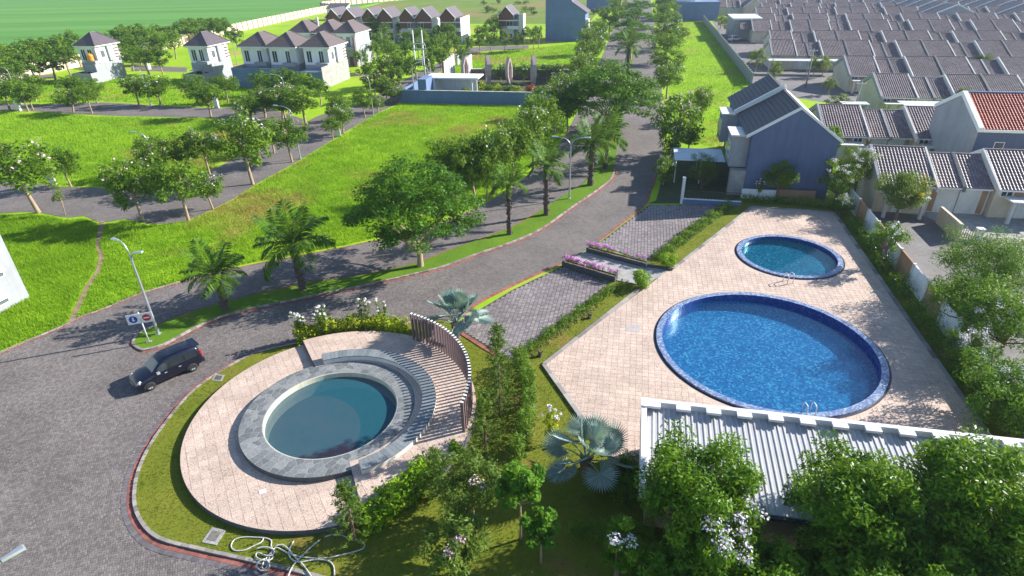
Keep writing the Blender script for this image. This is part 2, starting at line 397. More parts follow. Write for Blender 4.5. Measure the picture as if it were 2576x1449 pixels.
M['leaf_red'] = leafmat('red leaves', (.18, .02, .015), (.34, .04, .03), (.45, .09, .05))
def petal(name, lo, hi):
    m, nt, b = nodes(name); nt.links.new(ramp(nt, attr(nt), [(0, lo), (1, hi)]), b.inputs['Base Color']); b.inputs['Roughness'].default_value = .7
    tr = nt.nodes.new('ShaderNodeBsdfTranslucent'); tr.inputs['Color'].default_value = (*hi, 1); mx = nt.nodes.new('ShaderNodeMixShader'); mx.inputs[0].default_value = .25
    nt.links.new(b.outputs[0], mx.inputs[1]); nt.links.new(tr.outputs[0], mx.inputs[2]); nt.links.new(mx.outputs[0], nt.nodes['Material Output'].inputs['Surface']); return m
M['fl_white'] = petal('white blossom', (.62, .58, .60), (.88, .84, .86)); M['fl_pink'] = petal('pale pink blossom', (.55, .33, .44), (.75, .55, .64))
M['fl_magenta'] = petal('magenta blossom', (.50, .12, .42), (.78, .42, .72)); M['fl_yellow'] = petal('yellow blossom', (.62, .45, .01), (.85, .70, .03))
M['fl_lilac'] = petal('lilac white blossom', (.60, .52, .72), (.88, .82, .90))

# ================================================================== THE SETTING
def ext(p, d, n): return (p[0] + d[0] * n, p[1] + d[1] * n)
gs = 4500
from mathutils.geometry import tessellate_polygon
def circ(c, r, n=96, a0=0, a1=2 * math.pi, end=False): return [(c[0] + r * math.cos(a), c[1] + r * math.sin(a)) for a in np.linspace(a0, a1, n, endpoint=end)]
POOL = (np.array([17.33, 33.84]), 7.52); KID = (np.array([24.56, 47.61]), 4.52)
FC = np.array([-10.75, 27.38]); RIN, ROUT = 3.88, 5.12
HOLES = [circ(POOL[0], POOL[1] - .4, 72), circ(KID[0], KID[1] - .4, 60), circ(FC, RIN + .1, 60)]
def holed(name, outer, holes, z, mat, parent, z0=None):
    """a sheet with openings"""
    outer = [tuple(p[:2]) for p in outer]
    A = sum(outer[i][0] * outer[(i + 1) % len(outer)][1] - outer[(i + 1) % len(outer)][0] * outer[i][1] for i in range(len(outer)))
    if A < 0: outer = outer[::-1]
    rings = [outer] + holes; tri = tessellate_polygon([[Vector((x, y, 0)) for x, y in r] for r in rings]); pts = [p for r in rings for p in r]
    V = [(x, y, z) for x, y in pts]; F = []
    for a, b, c in tri:
        cr = (pts[b][0] - pts[a][0]) * (pts[c][1] - pts[a][1]) - (pts[b][1] - pts[a][1]) * (pts[c][0] - pts[a][0]); F.append((a, b, c) if cr > 0 else (a, c, b))
    if z0 is not None:
        n = len(V); V += [(x, y, z0) for x, y in pts]; k = len(outer); F += [(i, n + i, n + (i + 1) % k, (i + 1) % k) for i in range(k)]
    return mk(name, V, F, mat, parent, tint=[.35] * len(F))
gq = [(-200, -200), (200, -200), (200, 200), (-200, 200)]
g_in = holed('ground', gq, HOLES, 0.0, M['ground'], None); g_in['kind'] = 'structure'
tag(mk('ground', [(-gs, -200, 0), (-200, -200, 0), (-200, 200, 0), (-200, gs, 0), (-gs, gs, 0), (200, 200, 0), (200, gs, 0), (200, -200, 0), (gs, -200, 0), (gs, gs, 0)], [(0, 1, 2, 3, 4), (2, 5, 6, 3), (7, 8, 9, 6, 5)], M['ground']), kind='structure')
WALLPX = [(-60, 222), (142, 180), (290, 150), (427, 122), (600, 80), (826, 30), (976, 3)]
wallpts = [G(x, y)[:2] for x, y in WALLPX]
wd = np.array(wallpts[-1]) - np.array(wallpts[-2]); wd /= np.linalg.norm(wd)
far_w = np.array(wallpts[-1]) + wd * 900
sheet('rice_field', [tuple(p) for p in wallpts] + [tuple(far_w), (-2500, 3200), (-2500, 100)], .012, M['rice'])
Lf = G(1495, 185); Rf = G(1664, 212)
# far meadow between the boundary wall, the gabled houses and the boulevard
sheet('meadow', [tuple(G(990, 60)[:2]), tuple(G(1480, 60)[:2]), ext(G(1530, 60), (VX, VY), 1500), tuple(far_w), tuple(wallpts[-1]), tuple(G(830, 45)[:2])], .006, M['meadow'])
LEFT = [(-60, 918), (0, 890), (80, 855), (160, 822), (190, 803), (260, 780), (340, 745), (450, 712), (600, 672), (740, 645), (880, 618), (1000, 590), (1100, 562), (1180, 530), (1240, 500), (1290, 468), (1340, 430), (1385, 390), (1420, 345), (1443, 300), (1470, 250), (1486, 212)]
RIGHT = [(1664, 212), (1668, 280), (1670, 330), (1667, 400), (1652, 450), (1640, 480), (1625, 516), (1560, 568), (1510, 607), (1483, 625), (1415, 662), (1330, 700), (1210, 760), (1169, 797), (1150, 806), (1024, 812), (950, 824), (850, 845), (751, 866), (694, 878), (644, 892)]
ISL = [(575, 927), (512, 964), (450, 1029), (405, 1087), (360, 1162), (345, 1227), (347, 1287), (362, 1319), (400, 1352), (450, 1369), (550, 1389), (644, 1412), (744, 1434), (819, 1452), (930, 1490)]
leftw = smooth_path(GP(LEFT), 1.0); rightw = smooth_path(GP(RIGHT), .8); islw = smooth_path(GP(RIGHT[-3:] + ISL), .4)[6:]
ROADPOLY = [tuple(p) for p in leftw] + [ext(Lf, (VX, VY), 700), ext(Rf, (VX, VY), 700)] + [tuple(p) for p in rightw] + [tuple(p) for p in islw] + [(-8, 8), (-46, 8), (-60, 25)]
road = sheet('road', ROADPOLY, .02, M['road'])
# side streets of the estate
def street(name, up, lo, z=.018):
    a = smooth_path(GP(up), 1.5); b = smooth_path(GP(lo), 1.5)
    return sheet(name, [tuple(p) for p in a] + [tuple(p) for p in b[::-1]], z, M['road'])
street('street', [(-80, 262), (0, 262), (110, 263), (260, 258), (430, 268), (540, 272), (640, 280)], [(-80, 277), (0, 277), (100, 281), (250, 290), (400, 294), (540, 297), (640, 305)])
street('street', [(-80, 448), (0, 457), (60, 458), (150, 470), (220, 471), (275, 474), (370, 466), (450, 452), (525, 432), (575, 407), (650, 376), (710, 350), (760, 318), (800, 292), (894, 266), (939, 245), (1006, 207), (1069, 175), (1119, 150), (1164, 124), (1230, 117), (1330, 114)],
       [(-80, 530), (0, 537), (82, 533), (170, 548), (212, 543), (255, 562), (310, 551), (375, 563), (462, 558), (537, 525), (587, 500), (644, 464), (694, 436), (751, 405), (819, 363), (869, 332), (951, 284), (985, 268), (1006, 255), (1045, 216), (1100, 184), (1160, 150), (1210, 130), (1330, 122)], .022)
street('street', [(560, 270), (640, 272), (700, 280), (764, 300)], [(560, 298), (640, 304), (700, 316), (752, 338)], .019)
street('street', [(330, 165), (420, 168), (470, 170)], [(330, 178), (420, 180), (470, 182)], .017)
street('street', [(-40, 186), (60, 190), (142, 186)], [(-40, 197), (60, 200), (142, 196)], .017)
# trodden path across the lots
pth = smooth_path(GP([(258, 556), (250, 590), (247, 620), (255, 640), (248, 680), (222, 720), (198, 770), (172, 824)]), .5)
pn = normals2(pth); 
Vp = np.vstack([np.c_[pth + pn * .22, np.full(len(pth), .03)], np.c_[pth - pn * .22, np.full(len(pth), .03)]]); n_ = len(pth)
tag(mk('footpath', Vp, [(i + n_, i + 1 + n_, i + 1, i) for i in range(n_ - 1)], M['dirt']), kind='structure')

# ---- median island
MLO = [(360, 882), (410, 869), (475, 834), (550, 800), (644, 775), (774, 748), (894, 724), (969, 707), (1044, 690), (1119, 670), (1194, 642), (1288, 610), (1363, 575), (1438, 522), (1500, 480), (1538, 447), (1546, 412), (1553, 375), (1562, 320), (1572, 260), (1587, 195)]
MUP = [(338, 868), (345, 848), (372, 832), (463, 794), (550, 769), (644, 743), (774, 714), (894, 697), (1044, 665), (1144, 627), (1219, 600), (1288, 573), (1363, 530), (1428, 487), (1470, 460), (1495, 425), (1508, 388), (1513, 362), (1530, 300), (1550, 240), (1568, 188)]
mlo = smooth_path(GP(MLO), .42); mup = smooth_path(GP(MUP), .42)
medfar = [ext(G(1587, 195), (VX, VY), 500), ext(G(1568, 188), (VX, VY), 500)]
MEDPOLY = [tuple(p) for p in mlo] + medfar + [tuple(p) for p in mup[::-1]]
median = sheet('median', MEDPOLY, .13, M['medlawn'], thick=.13)
def band(name, path, off0, off1, blen, z, mat, parent=None, th=.03, side=1, kind='stuff', gap=.012):
    """a course of bricks laid across a line"""
    q = smooth_path(path, blen); n = normals2(q) * side; m = len(q) - 1
    a = q[:-1] + (q[1:] - q[:-1]) * (gap / blen); b = q[1:]
    na, nb = n[:-1], n[1:]
    V = np.zeros((m, 8, 3))
    for k, (p, nn, o) in enumerate(((a, na, off0), (b, nb, off0), (b, nb, off1), (a, na, off1))):
        V[:, k, :2] = p + nn * o; V[:, k, 2] = z - th; V[:, k + 4, :2] = p + nn * o; V[:, k + 4, 2] = z
    jit = rng.uniform(-.004, .004, m); V[:, 4:, 2] += jit[:, None]
    Fb = np.array([(4, 5, 6, 7), (0, 1, 5, 4), (1, 2, 6, 5), (2, 3, 7, 6), (3, 0, 4, 7)])
    if side < 0: Fb = Fb[:, ::-1]
    F = (np.arange(m)[:, None, None] * 8 + Fb[None]).reshape(-1, 4)
    o = mk(name, V.reshape(-1, 3), F, mat, parent, tint=np.repeat(rng.random(m), 5))
    if kind: o['kind'] = kind
    return o
def kerbstones(path, off0, off1, blen, z0, z1, parent, side=1, limit=300):
    """single kerb stones along a line, each its own piece"""
    q = smooth_path(path, blen); n = normals2(q) * side; m = len(q) - 1
    for i in range(min(m, limit)):
        a, b = q[i] + (q[i + 1] - q[i]) * .03, q[i + 1] - (q[i + 1] - q[i]) * .03
        ci = (a + b) / 2
        P4 = [a + n[i] * off0 - ci, b + n[i + 1] * off0 - ci, b + n[i + 1] * off1 - ci, a + n[i] * off1 - ci]
        mb = MB().prism(P4, z0, z1 + rng.uniform(-.012, .012)); o = mb.build('kerb_stone', M['kerb_one'], parent); o.location = (ci[0], ci[1], 0)
near_mlo = mlo[np.hypot(mlo[:, 0], mlo[:, 1]) < 75]; near_mup = mup[np.hypot(mup[:, 0], mup[:, 1]) < 60]
tip = smooth_path(np.vstack([near_mup[:7][::-1], near_mlo[:1]]), .42)
kerbstones(np.vstack([tip, near_mlo[1:]]), -.16, .02, .42, .01, .145, median)
rimpath = np.vstack([near_mup[::-1][-40:], near_mlo])
band('brick_border', near_mlo, -.17, -.42, .21, .03, M['red_brick'], road, side=1)
band('brick_border', near_mup, .03, .28, .21, .03, M['red_brick'], road, side=1)
band('brick_border', tip, -.17, -.42, .21, .031, M['red_brick'], road, side=1)
band('brick_border', tip, -.43, -.66, .21, .03, M['grey_brick'], road, side=1)

# ---- lawn island on the right of the road
PK1 = [(1150, 806), (1161, 837), (1221, 874), (1290, 914), (1360, 852), (1440, 790), (1540, 712)]
PK2 = [(1628, 660), (1713, 588), (1820, 513), (1862, 500), (2085, 520)]
WDIR = np.array([math.cos(math.radians(-102.2)), math.sin(math.radians(-102.2))])
BW0 = np.array([35.6, 59.2])                         # boundary wall behind the planting bed
LAWNPOLY = [tuple(p) for p in rightw[-int(len(rightw) * .30):] if p[0] < G(1150, 806)[0]] + [tuple(p) for p in islw] + [(-4, 6), (24, 4), tuple(BW0 + WDIR * 50), tuple(BW0)] + GP(PK2[::-1]) + GP(PK1[::-1])
lawn = tag(holed('lawn', LAWNPOLY, HOLES, .10, M['lawn'], None, .01), kind='structure')
# kerb and brick courses round the lawn island
ledge = np.vstack([rightw[-int(len(rightw) * .12):], islw])
ledge = smooth_path(ledge[::6], .5)
kerbstones(ledge, -.15, .02, .42, .0, .125, lawn)
band('brick_border', ledge, -.16, -.42, .21, .034, M['red_brick'], road)
band('brick_border', ledge, -.43, -.68, .21, .033, M['grey_brick'], road)
rb = smooth_path(GP([(1667, 400), (1652, 450), (1640, 480), (1625, 516), (1560, 568), (1510, 607)]), .5)
band('brick_border', rb, -.0, -.3, .21, .032, M['red_brick'], road)
rb2 = smooth_path(GP([(1415, 664), (1330, 702), (1210, 762), (1169, 798)]), .5)
band('brick_border', rb2, -.0, -.3, .21, .032, M['red_brick'], road)
band('brick_border', smooth_path(GP([(1165, 838), (1221, 874), (1262, 898)]), .5), -.05, -.35, .21, .15, M['red_brick'], lawn, th=.14)
band('brick_border', leftw[(leftw[:, 1] < 62)], -.02, -.22, .21, .032, M['red_brick'], road, side=1)
kerbstones(leftw[(leftw[:, 1] < 48) & (leftw[:, 0] > -45)], .02, .16, .5, .0, .07, road)

# ---- loose-laid paving blocks of the junction, real blocks near the camera
def block_mesh(V4, z0, z1, tilt=.003, tp=.965):
    n = len(V4); V = np.zeros((n, 8, 3)); c = V4.mean(1, keepdims=True)
    V[:, :4, :2] = V4; V[:, :4, 2] = z0; V[:, 4:, :2] = c + (V4 - c) * tp; V[:, 4:, 2] = z1 + rng.uniform(-tilt, tilt, (n, 1))
    F = (np.arange(n)[:, None, None] * 8 + np.array([(4, 5, 6, 7), (0, 1, 5, 4), (1, 2, 6, 5), (2, 3, 7, 6), (3, 0, 4, 7)])[None]).reshape(-1, 4)
    return V.reshape(-1, 3), F
def singles(name, V4, z0, z1, mat, parent, s=.965):
    """the blocks that show largest, each an object sharing one block mesh"""
    me = None
    for q in V4:
        c = q.mean(0); d = q[1] - q[0]; e = q[3] - q[0]
        if me is None:
            Lx, Ly = np.linalg.norm(d) / 2, np.linalg.norm(e) / 2
            mb = MB()
            mb.add([(-Lx, -Ly, z0), (Lx, -Ly, z0), (Lx, Ly, z0), (-Lx, Ly, z0), (-Lx * s, -Ly * s, z1), (Lx * s, -Ly * s, z1), (Lx * s, Ly * s, z1), (-Lx * s, Ly * s, z1)], [(4, 5, 6, 7), (0, 1, 5, 4), (1, 2, 6, 5), (2, 3, 7, 6), (3, 0, 4, 7)])
            o = mb.build(name, mat, parent); me = o.data
        else:
            o = bpy.data.objects.new(name, me); COL.objects.link(o); o.parent = parent
        o.location = (c[0], c[1], rng.uniform(-.003, .003)); o.rotation_euler = (0, 0, math.atan2(d[1], d[0]))
def herring(W_, ang, x0, x1, y0, y1):
    L_ = 2 * W_; ca, sa = math.cos(ang), math.sin(ang)
    R = int(max(x1 - x0, y1 - y0) / W_ * .78) + 2; cx, cy = (x0 + x1) / 2, (y0 + y1) / 2
    ii, jj = np.meshgrid(np.arange(-R, R), np.arange(-R, R), indexing='ij'); ii, jj = ii.ravel(), jj.ravel(); md = (ii - jj) % 4
    h = md == 0; v = md == 3
    def rects(i, j, w, hh): return np.stack([np.stack([i, j], 1), np.stack([i + w, j], 1), np.stack([i + w, j + hh], 1), np.stack([i, j + hh], 1)], 1).astype(float)
    r = np.vstack([rects(ii[h], jj[h], 2, 1), np.roll(rects(ii[v], jj[v], 1, 2), -1, axis=1)]) * W_
    g = .006; c = r.mean(1, keepdims=True); dd = r - c; r = c + dd - np.sign(dd) * g
    q = np.stack([r[..., 0] * ca - r[..., 1] * sa + cx, r[..., 0] * sa + r[..., 1] * ca + cy], -1)
    c = q.mean(1); return q[(c[:, 0] > x0) & (c[:, 0] < x1) & (c[:, 1] > y0) & (c[:, 1] < y1)]
hb = herring(.105, math.radians(24), -46, -4, 12, 47)
hc = hb.mean(1)
pp = np.array([P((x, y, 0)) for x, y in hc])
keep = inpoly(hc, ROADPOLY) & (pp[:, 0] > -60) & (pp[:, 0] < 2640) & (pp[:, 1] < 1500) & (pp[:, 1] > 640)
for poly, off in ((MEDPOLY, 0), (LAWNPOLY, 0)): keep &= ~inpoly(hc, poly)
def neardist(c, path):
    out = np.full(len(c), 9.0)
    for p in path: out = np.minimum(out, np.hypot(c[:, 0] - p[0], c[:, 1] - p[1]))
    return out
dk = neardist(hc, np.vstack([smooth_path(islw, .25), smooth_path(rightw[-16:], .25)]))
keep &= dk > .74
dm = neardist(hc, smooth_path(near_mlo, .3)); keep &= dm > .48
dm = neardist(hc, smooth_path(near_mup, .3)); keep &= dm > .34
dm = neardist(hc, smooth_path(leftw[leftw[:, 1] < 60], .3)); keep &= dm > .28
hb = hb[keep]; hc = hc[keep]
o_ = np.argsort(hc[:, 0] ** 2 + hc[:, 1] ** 2); 
singles('paver', hb[o_[:300]], .018, .042, M['paver_one'], road)
V, F = block_mesh(hb[o_[300:]], .018, .042)
tag(mk('paver_field', V, F, M['paver'], road, tint=np.repeat(rng.random(len(o_) - 300), 5)), kind='stuff')

# ---- parking courts
def court(poly_px, ang, name='parking_court'):
    poly = GP(poly_px); base = sheet(name, poly, .026, M['joint'])
    xs = [p[0] for p in poly]; ys = [p[1] for p in poly]; cx, cy = (min(xs) + max(xs)) / 2, (min(ys) + max(ys)) / 2; R = max(max(xs) - min(xs), max(ys) - min(ys)) * .75
    a, b = .30, .20; ii, jj = np.meshgrid(np.arange(-int(R / a), int(R / a)), np.arange(-int(R / b), int(R / b)), indexing='ij'); ii, jj = ii.ravel(), jj.ravel()
    x0 = ii * a; y0 = jj * b; g = .014
    r = np.stack([np.stack([x0 + g, y0 + g], 1), np.stack([x0 + a - g, y0 + g], 1), np.stack([x0 + a - g, y0 + b - g], 1), np.stack([x0 + g, y0 + b - g], 1)], 1)
    ca, sa = math.cos(ang), math.sin(ang); q = np.stack([r[..., 0] * ca - r[..., 1] * sa + cx, r[..., 0] * sa + r[..., 1] * ca + cy], -1)
    ok = np.ones(len(q), bool)
    for k in range(4): ok &= inpoly(q[:, k], poly)
    q = q[ok]; c = q.mean(1); o = np.argsort(c[:, 0] ** 2 + c[:, 1] ** 2)
    singles('paver', q[o[:300]], .024, .05, M['park_one'], base)
    V, F = block_mesh(q[o[300:]], .024, .05); tag(mk('paver_field', V, F, M['park'], base, tint=np.repeat(rng.random(len(o) - 300), 5)), kind='stuff')
    return base
court([(1172, 800), (1287, 731), (1415, 670), (1538, 713), (1440, 790), (1360, 852), (1290, 914), (1221, 872), (1165, 836), (1155, 812)], math.radians(-12))
court([(1488, 612), (1512, 608), (1562, 569), (1632, 516), (1820, 515), (1713, 588), (1628, 660)], math.radians(-12))

# ---- grass: tall blades on the empty lots, short ones on the lawns
def blades(name, poly, n, h, w, z, mat, excl=(), lean=1.0, dens=None, tris=1):
    poly = np.array(poly); lo, hi = poly.min(0), poly.max(0)
    p = rng.uniform(lo, hi, (n * 4, 2)); p = p[inpoly(p, poly)]
    for e in excl: p = p[~inpoly(p, e)]
    if dens is not None: p = p[rng.random(len(p)) < dens(p)]
    p = p[:n]; m = len(p)
    a = rng.uniform(0, 2 * math.pi, m); hh = h * rng.uniform(.5, 1.3, m); ww = w * rng.uniform(.6, 1.4, m)
    big = np.sin(p[:, 0] * .9 + 1.3 * np.sin(p[:, 1] * .7)) * np.sin(p[:, 1] * 1.1 + np.sin(p[:, 0] * .5)); hh *= 1 + .35 * big
    la = rng.uniform(0, 2 * math.pi, m); le = hh * lean * rng.random(m)
    V = np.zeros((m, 3, 3)); dx, dy = np.cos(a) * ww / 2, np.sin(a) * ww / 2
    V[:, 0] = np.c_[p[:, 0] - dx, p[:, 1] - dy, np.full(m, z)]; V[:, 1] = np.c_[p[:, 0] + dx, p[:, 1] + dy, np.full(m, z)]
    V[:, 2] = np.c_[p[:, 0] + np.cos(la) * le, p[:, 1] + np.sin(la) * le, z + hh]
    n = np.cross(V[:, 1] - V[:, 0], V[:, 2] - V[:, 0]); fl_ = n[:, 2] < 0; V[fl_, 0], V[fl_, 1] = V[fl_, 1].copy(), V[fl_, 0].copy()
    o = tag(mk(name, V.reshape(-1, 3), np.arange(m * 3).reshape(-1, 3), mat, tint=rng.random(m)), kind='stuff')
    return o
def near_dens(d0): return lambda p: np.clip(d0 / np.maximum(np.hypot(p[:, 0], p[:, 1]), 1) ** 1.0, 0, 1)
LOTS = {
 'A': [(192, 800), (262, 777), (345, 742), (450, 708), (600, 668), (740, 641), (880, 614), (1000, 585), (1090, 558), (1180, 525), (1235, 495), (1285, 464), (1335, 425), (1380, 385), (1412, 340), (1432, 300), (1370, 268), (1010, 262), (985, 272), (951, 286), (869, 336), (819, 366), (751, 410), (694, 440), (644, 468), (587, 504), (537, 530), (462, 562), (375, 568), (310, 556), (262, 566), (258, 600), (252, 625), (262, 645), (252, 685), (228, 722), (206, 770)],
 'B': [(-60, 545), (82, 540), (170, 555), (212, 550), (248, 566), (244, 590), (240, 620), (248, 640), (240, 680), (212, 720), (190, 765), (165, 818), (80, 850), (0, 884), (-60, 905)],
 'C': [(-80, 286), (100, 286), (250, 294), (400, 298), (560, 302), (700, 320), (745, 338), (700, 352), (640, 375), (570, 402), (520, 428), (440, 448), (360, 462), (275, 470), (150, 466), (0, 452), (-80, 444)],
 'D': [(-60, 205), (150, 205), (330, 192), (560, 205), (640, 225), (700, 262), (640, 270), (430, 264), (260, 254), (100, 258), (-60, 258)],
 'E': [(1690, 60), (1760, 55), (1785, 75), (1830, 125), (1880, 205), (1830, 260), (1815, 375), (1740, 360), (1690, 320), (1680, 200)],
 'F': [(1170, 150), (1215, 133), (1330, 123), (1430, 112), (1490, 112), (1475, 190), (1400, 192), (1110, 188)],
}
blades('grass', GP(LOTS['A']), 170000, .30, .055, .0, M['blade'], dens=near_dens(60))
blades('grass', GP(LOTS['B']), 70000, .26, .045, .0, M['blade'])
blades('grass', GP(LOTS['C']), 80000, .32, .07, .0, M['blade'], dens=near_dens(70))
blades('grass', GP(LOTS['D']), 26000, .34, .12, .0, M['blade'])
blades('grass', GP(LOTS['E']), 60000, .34, .08, .0, M['blade'], dens=near_dens(70))
blades('grass', GP(LOTS['F']), 22000, .34, .10, .0, M['blade'])
blades('grass', MEDPOLY, 26000, .09, .05, .13, M['lawnblade'], dens=lambda p: (np.hypot(p[:, 0], p[:, 1]) < 75) * 1.0)

# ================================================================== PLAZA AND FOUNTAIN
PC = np.array([-10.63, 27.63]); PR = 8.36; ZL, ZR, ZRIM, ZB = .40, .74, .74, 1.12
BC = np.array([-10.35, 27.5]); BR0, BR1 = 4.95, 5.72
def circ(c, r, n=96, a0=0, a1=2 * math.pi, end=False): return [(c[0] + r * math.cos(a), c[1] + r * math.sin(a)) for a in np.linspace(a0, a1, n, endpoint=end)]
A_TOP = math.atan2(*(G(772, 880, ZR)[:2] - PC)[::-1]); A_BOT = math.atan2(*(G(908, 1275, ZR)[:2] - PC)[::-1])
plaza = thing('plaza', 'round raised plaza of pink beige tiles with shade dark edge around the fountain', 'plaza')
def annulus(mb, c, r0, r1, z0, z1, a0=0.0, a1=2 * math.pi, n=96, c2=None, m=0):
    c2 = c if c2 is None else c2; full = abs(a1 - a0 - 2 * math.pi) < 1e-6; N = n if full else n + 1
    A = np.linspace(a0, a1, N, endpoint=not full); V = []
    for a in A:
        ca, sa = math.cos(a), math.sin(a)
        V += [(c[0] + r0 * ca, c[1] + r0 * sa, z0), (c2[0] + r1 * ca, c2[1] + r1 * sa, z0), (c2[0] + r1 * ca, c2[1] + r1 * sa, z1), (c[0] + r0 * ca, c[1] + r0 * sa, z1)]
    F = []
    for i in range(N if full else N - 1):
        j = (i + 1) % N; F += [(4 * i + 3, 4 * i + 2, 4 * j + 2, 4 * j + 3), (4 * i + 1, 4 * j + 1, 4 * j + 2, 4 * i + 2), (4 * i, 4 * i + 3, 4 * j + 3, 4 * j), (4 * i, 4 * j, 4 * j + 1, 4 * i + 1)]
    if not full: k = 4 * (N - 1); F += [(0, 1, 2, 3), (k, k + 3, k + 2, k + 1)]
    return mb.add(V, F, m)
annulus(MB(), PC, 4.6, PR, .05, ZL).build('plaza_base', [M['stone_dark_shade'], M['stone_dark_shade']], plaza)  # sides dark: their shade is put into the stone colour
annulus(MB(), PC, 4.6, PR - .004, ZL, ZR, A_BOT, A_TOP).build('raised_terrace', M['stone_dark_shade'], plaza)
def gridtiles(ctr, ang, size, R, test, g=.006):
    k = int(R / size) + 1; ii, jj = np.meshgrid(np.arange(-k, k), np.arange(-k, k), indexing='ij'); x0 = ii.ravel() * size; y0 = jj.ravel() * size
    r = np.stack([np.stack([x0 + g, y0 + g], 1), np.stack([x0 + size - g, y0 + g], 1), np.stack([x0 + size - g, y0 + size - g], 1), np.stack([x0 + g, y0 + size - g], 1)], 1)
    ca, sa = math.cos(ang), math.sin(ang); q = np.stack([r[..., 0] * ca - r[..., 1] * sa + ctr[0], r[..., 0] * sa + r[..., 1] * ca + ctr[1]], -1)
    ok = np.ones(len(q), bool)
    for c in range(4): ok &= test(q[:, c])
    return q[ok]
def sect(p):
    a = np.arctan2(p[:, 1] - PC[1], p[:, 0] - PC[0]); return (a > A_BOT) & (a < A_TOP)
rad = lambda p, c: np.hypot(p[:, 0] - c[0], p[:, 1] - c[1])
mbk = MB(); annulus(mbk, PC, 4.7, PR - .02, ZL, ZL + .012, A_TOP, A_BOT + 2 * math.pi); mbk.build('tile_bed', M['tile'], plaza, tint=[.3] * len(mbk.F))
mbk = MB(); annulus(mbk, PC, 4.7, PR - .02, ZR, ZR + .012, A_BOT + .004, A_TOP - .004); mbk.build('tile_bed', M['tile'], plaza, tint=[.3] * len(mbk.F))
tl = gridtiles(PC, math.radians(30), .5, 9, lambda p: (rad(p, PC) < PR - .03) & (rad(p, FC) > ROUT - .1) & ~sect(p))
tr_ = gridtiles(PC, math.radians(30), .5, 9, lambda p: (rad(p, PC) < PR - .03) & (rad(p, BC) > BR1 - .2) & sect(p))
singles('floor_tile', tl[np.argsort(tl.mean(1)[:, 1])[:200]], ZL + .008, ZL + .022, M['tile_one'], plaza, .99)
rest = tl[np.argsort(tl.mean(1)[:, 1])[200:]]
V, F = block_mesh(rest, ZL + .008, ZL + .022, .001, .99); V2, F2 = block_mesh(tr_, ZR + .008, ZR + .022, .001, .99)
tag(mk('floor_tile_field', np.vstack([V, V2]), np.vstack([F, F2 + len(V)]), M['tile'], plaza, tint=np.repeat(rng.random(len(rest) + len(tr_)), 5)), kind='stuff')

fount = thing('fountain_pond', 'round pond with grey flagstone rim and teal water on the plaza', 'pond', (FC[0], FC[1], 0))
mb = MB(); annulus(mb, (0, 0), RIN, ROUT, .05, ZRIM - .035); mb.build('rim_wall', M['stone_dark_shade'], fount)  # wall toned dark to stand in for its shade
mb = MB(); annulus(mb, (0, 0), RIN - .06, ROUT - .02, ZRIM - .035, ZRIM); mb.build('mortar_bed', M['mortar'], fount)
mb = MB(); annulus(mb, (0, 0), RIN - .10, RIN, -.5, ZRIM - .02); mb.build('pond_lining', plain('pale pond lining', (.62, .60, .46), .7, .2, 2), fount)
mb = MB(); mb.prism(circ((0, 0), RIN - .05, 64), -.55, -.5); mb.build('pond_floor', plain('reddish brown pond floor', (.24, .06, .05), .9, .4, .6), fount)  # even reddish brown with random mottling over the whole floor
def watermat(name, murk, murkamt, tint, rough=.03, wave=.05, wscale=3.0):
    m, nt, b = nodes(name); nt.nodes.remove(b)
    out = nt.nodes['Material Output']; tr = nt.nodes.new('ShaderNodeBsdfTransparent'); tr.inputs['Color'].default_value = (*tint, 1)
    di = nt.nodes.new('ShaderNodeBsdfDiffuse'); di.inputs['Color'].default_value = (*murk, 1)
    gl = nt.nodes.new('ShaderNodeBsdfGlossy'); gl.inputs['Roughness'].default_value = rough
    fr = nt.nodes.new('ShaderNodeFresnel'); gb = nt.nodes.new('ShaderNodeNewGeometry')
    nt.links.new(math_(nt, 'SUBTRACT', 1.33, math_(nt, 'MULTIPLY', gb.outputs['Backfacing'], 1.33 - 1 / 1.33)), fr.inputs['IOR'])   # same reflectance from below
    bp = nt.nodes.new('ShaderNodeBump'); bp.inputs['Strength'].default_value = wave; bp.inputs['Distance'].default_value = .05
    nt.links.new(nz(nt, wscale, 3, .55, worldpos(nt)), bp.inputs['Height'])
    nt.links.new(bp.outputs[0], gl.inputs['Normal']); nt.links.new(bp.outputs[0], fr.inputs['Normal'])
    m1 = nt.nodes.new('ShaderNodeMixShader'); m1.inputs[0].default_value = murkamt; nt.links.new(tr.outputs[0], m1.inputs[1]); nt.links.new(di.outputs[0], m1.inputs[2])
    m2 = nt.nodes.new('ShaderNodeMixShader'); nt.links.new(fr.outputs[0], m2.inputs[0]); nt.links.new(m1.outputs[0], m2.inputs[1]); nt.links.new(gl.outputs[0], m2.inputs[2])
    nt.links.new(m2.outputs[0], out.inputs['Surface']); return m
mb = MB(); mb.add([(x, y, .38) for x, y in circ((0, 0), RIN - .1, 96)], [tuple(range(96))]); mb.build('water', watermat('murky teal pond water', (.022, .135, .18), .58, (.8, .75, .75), .04, .04), fount)
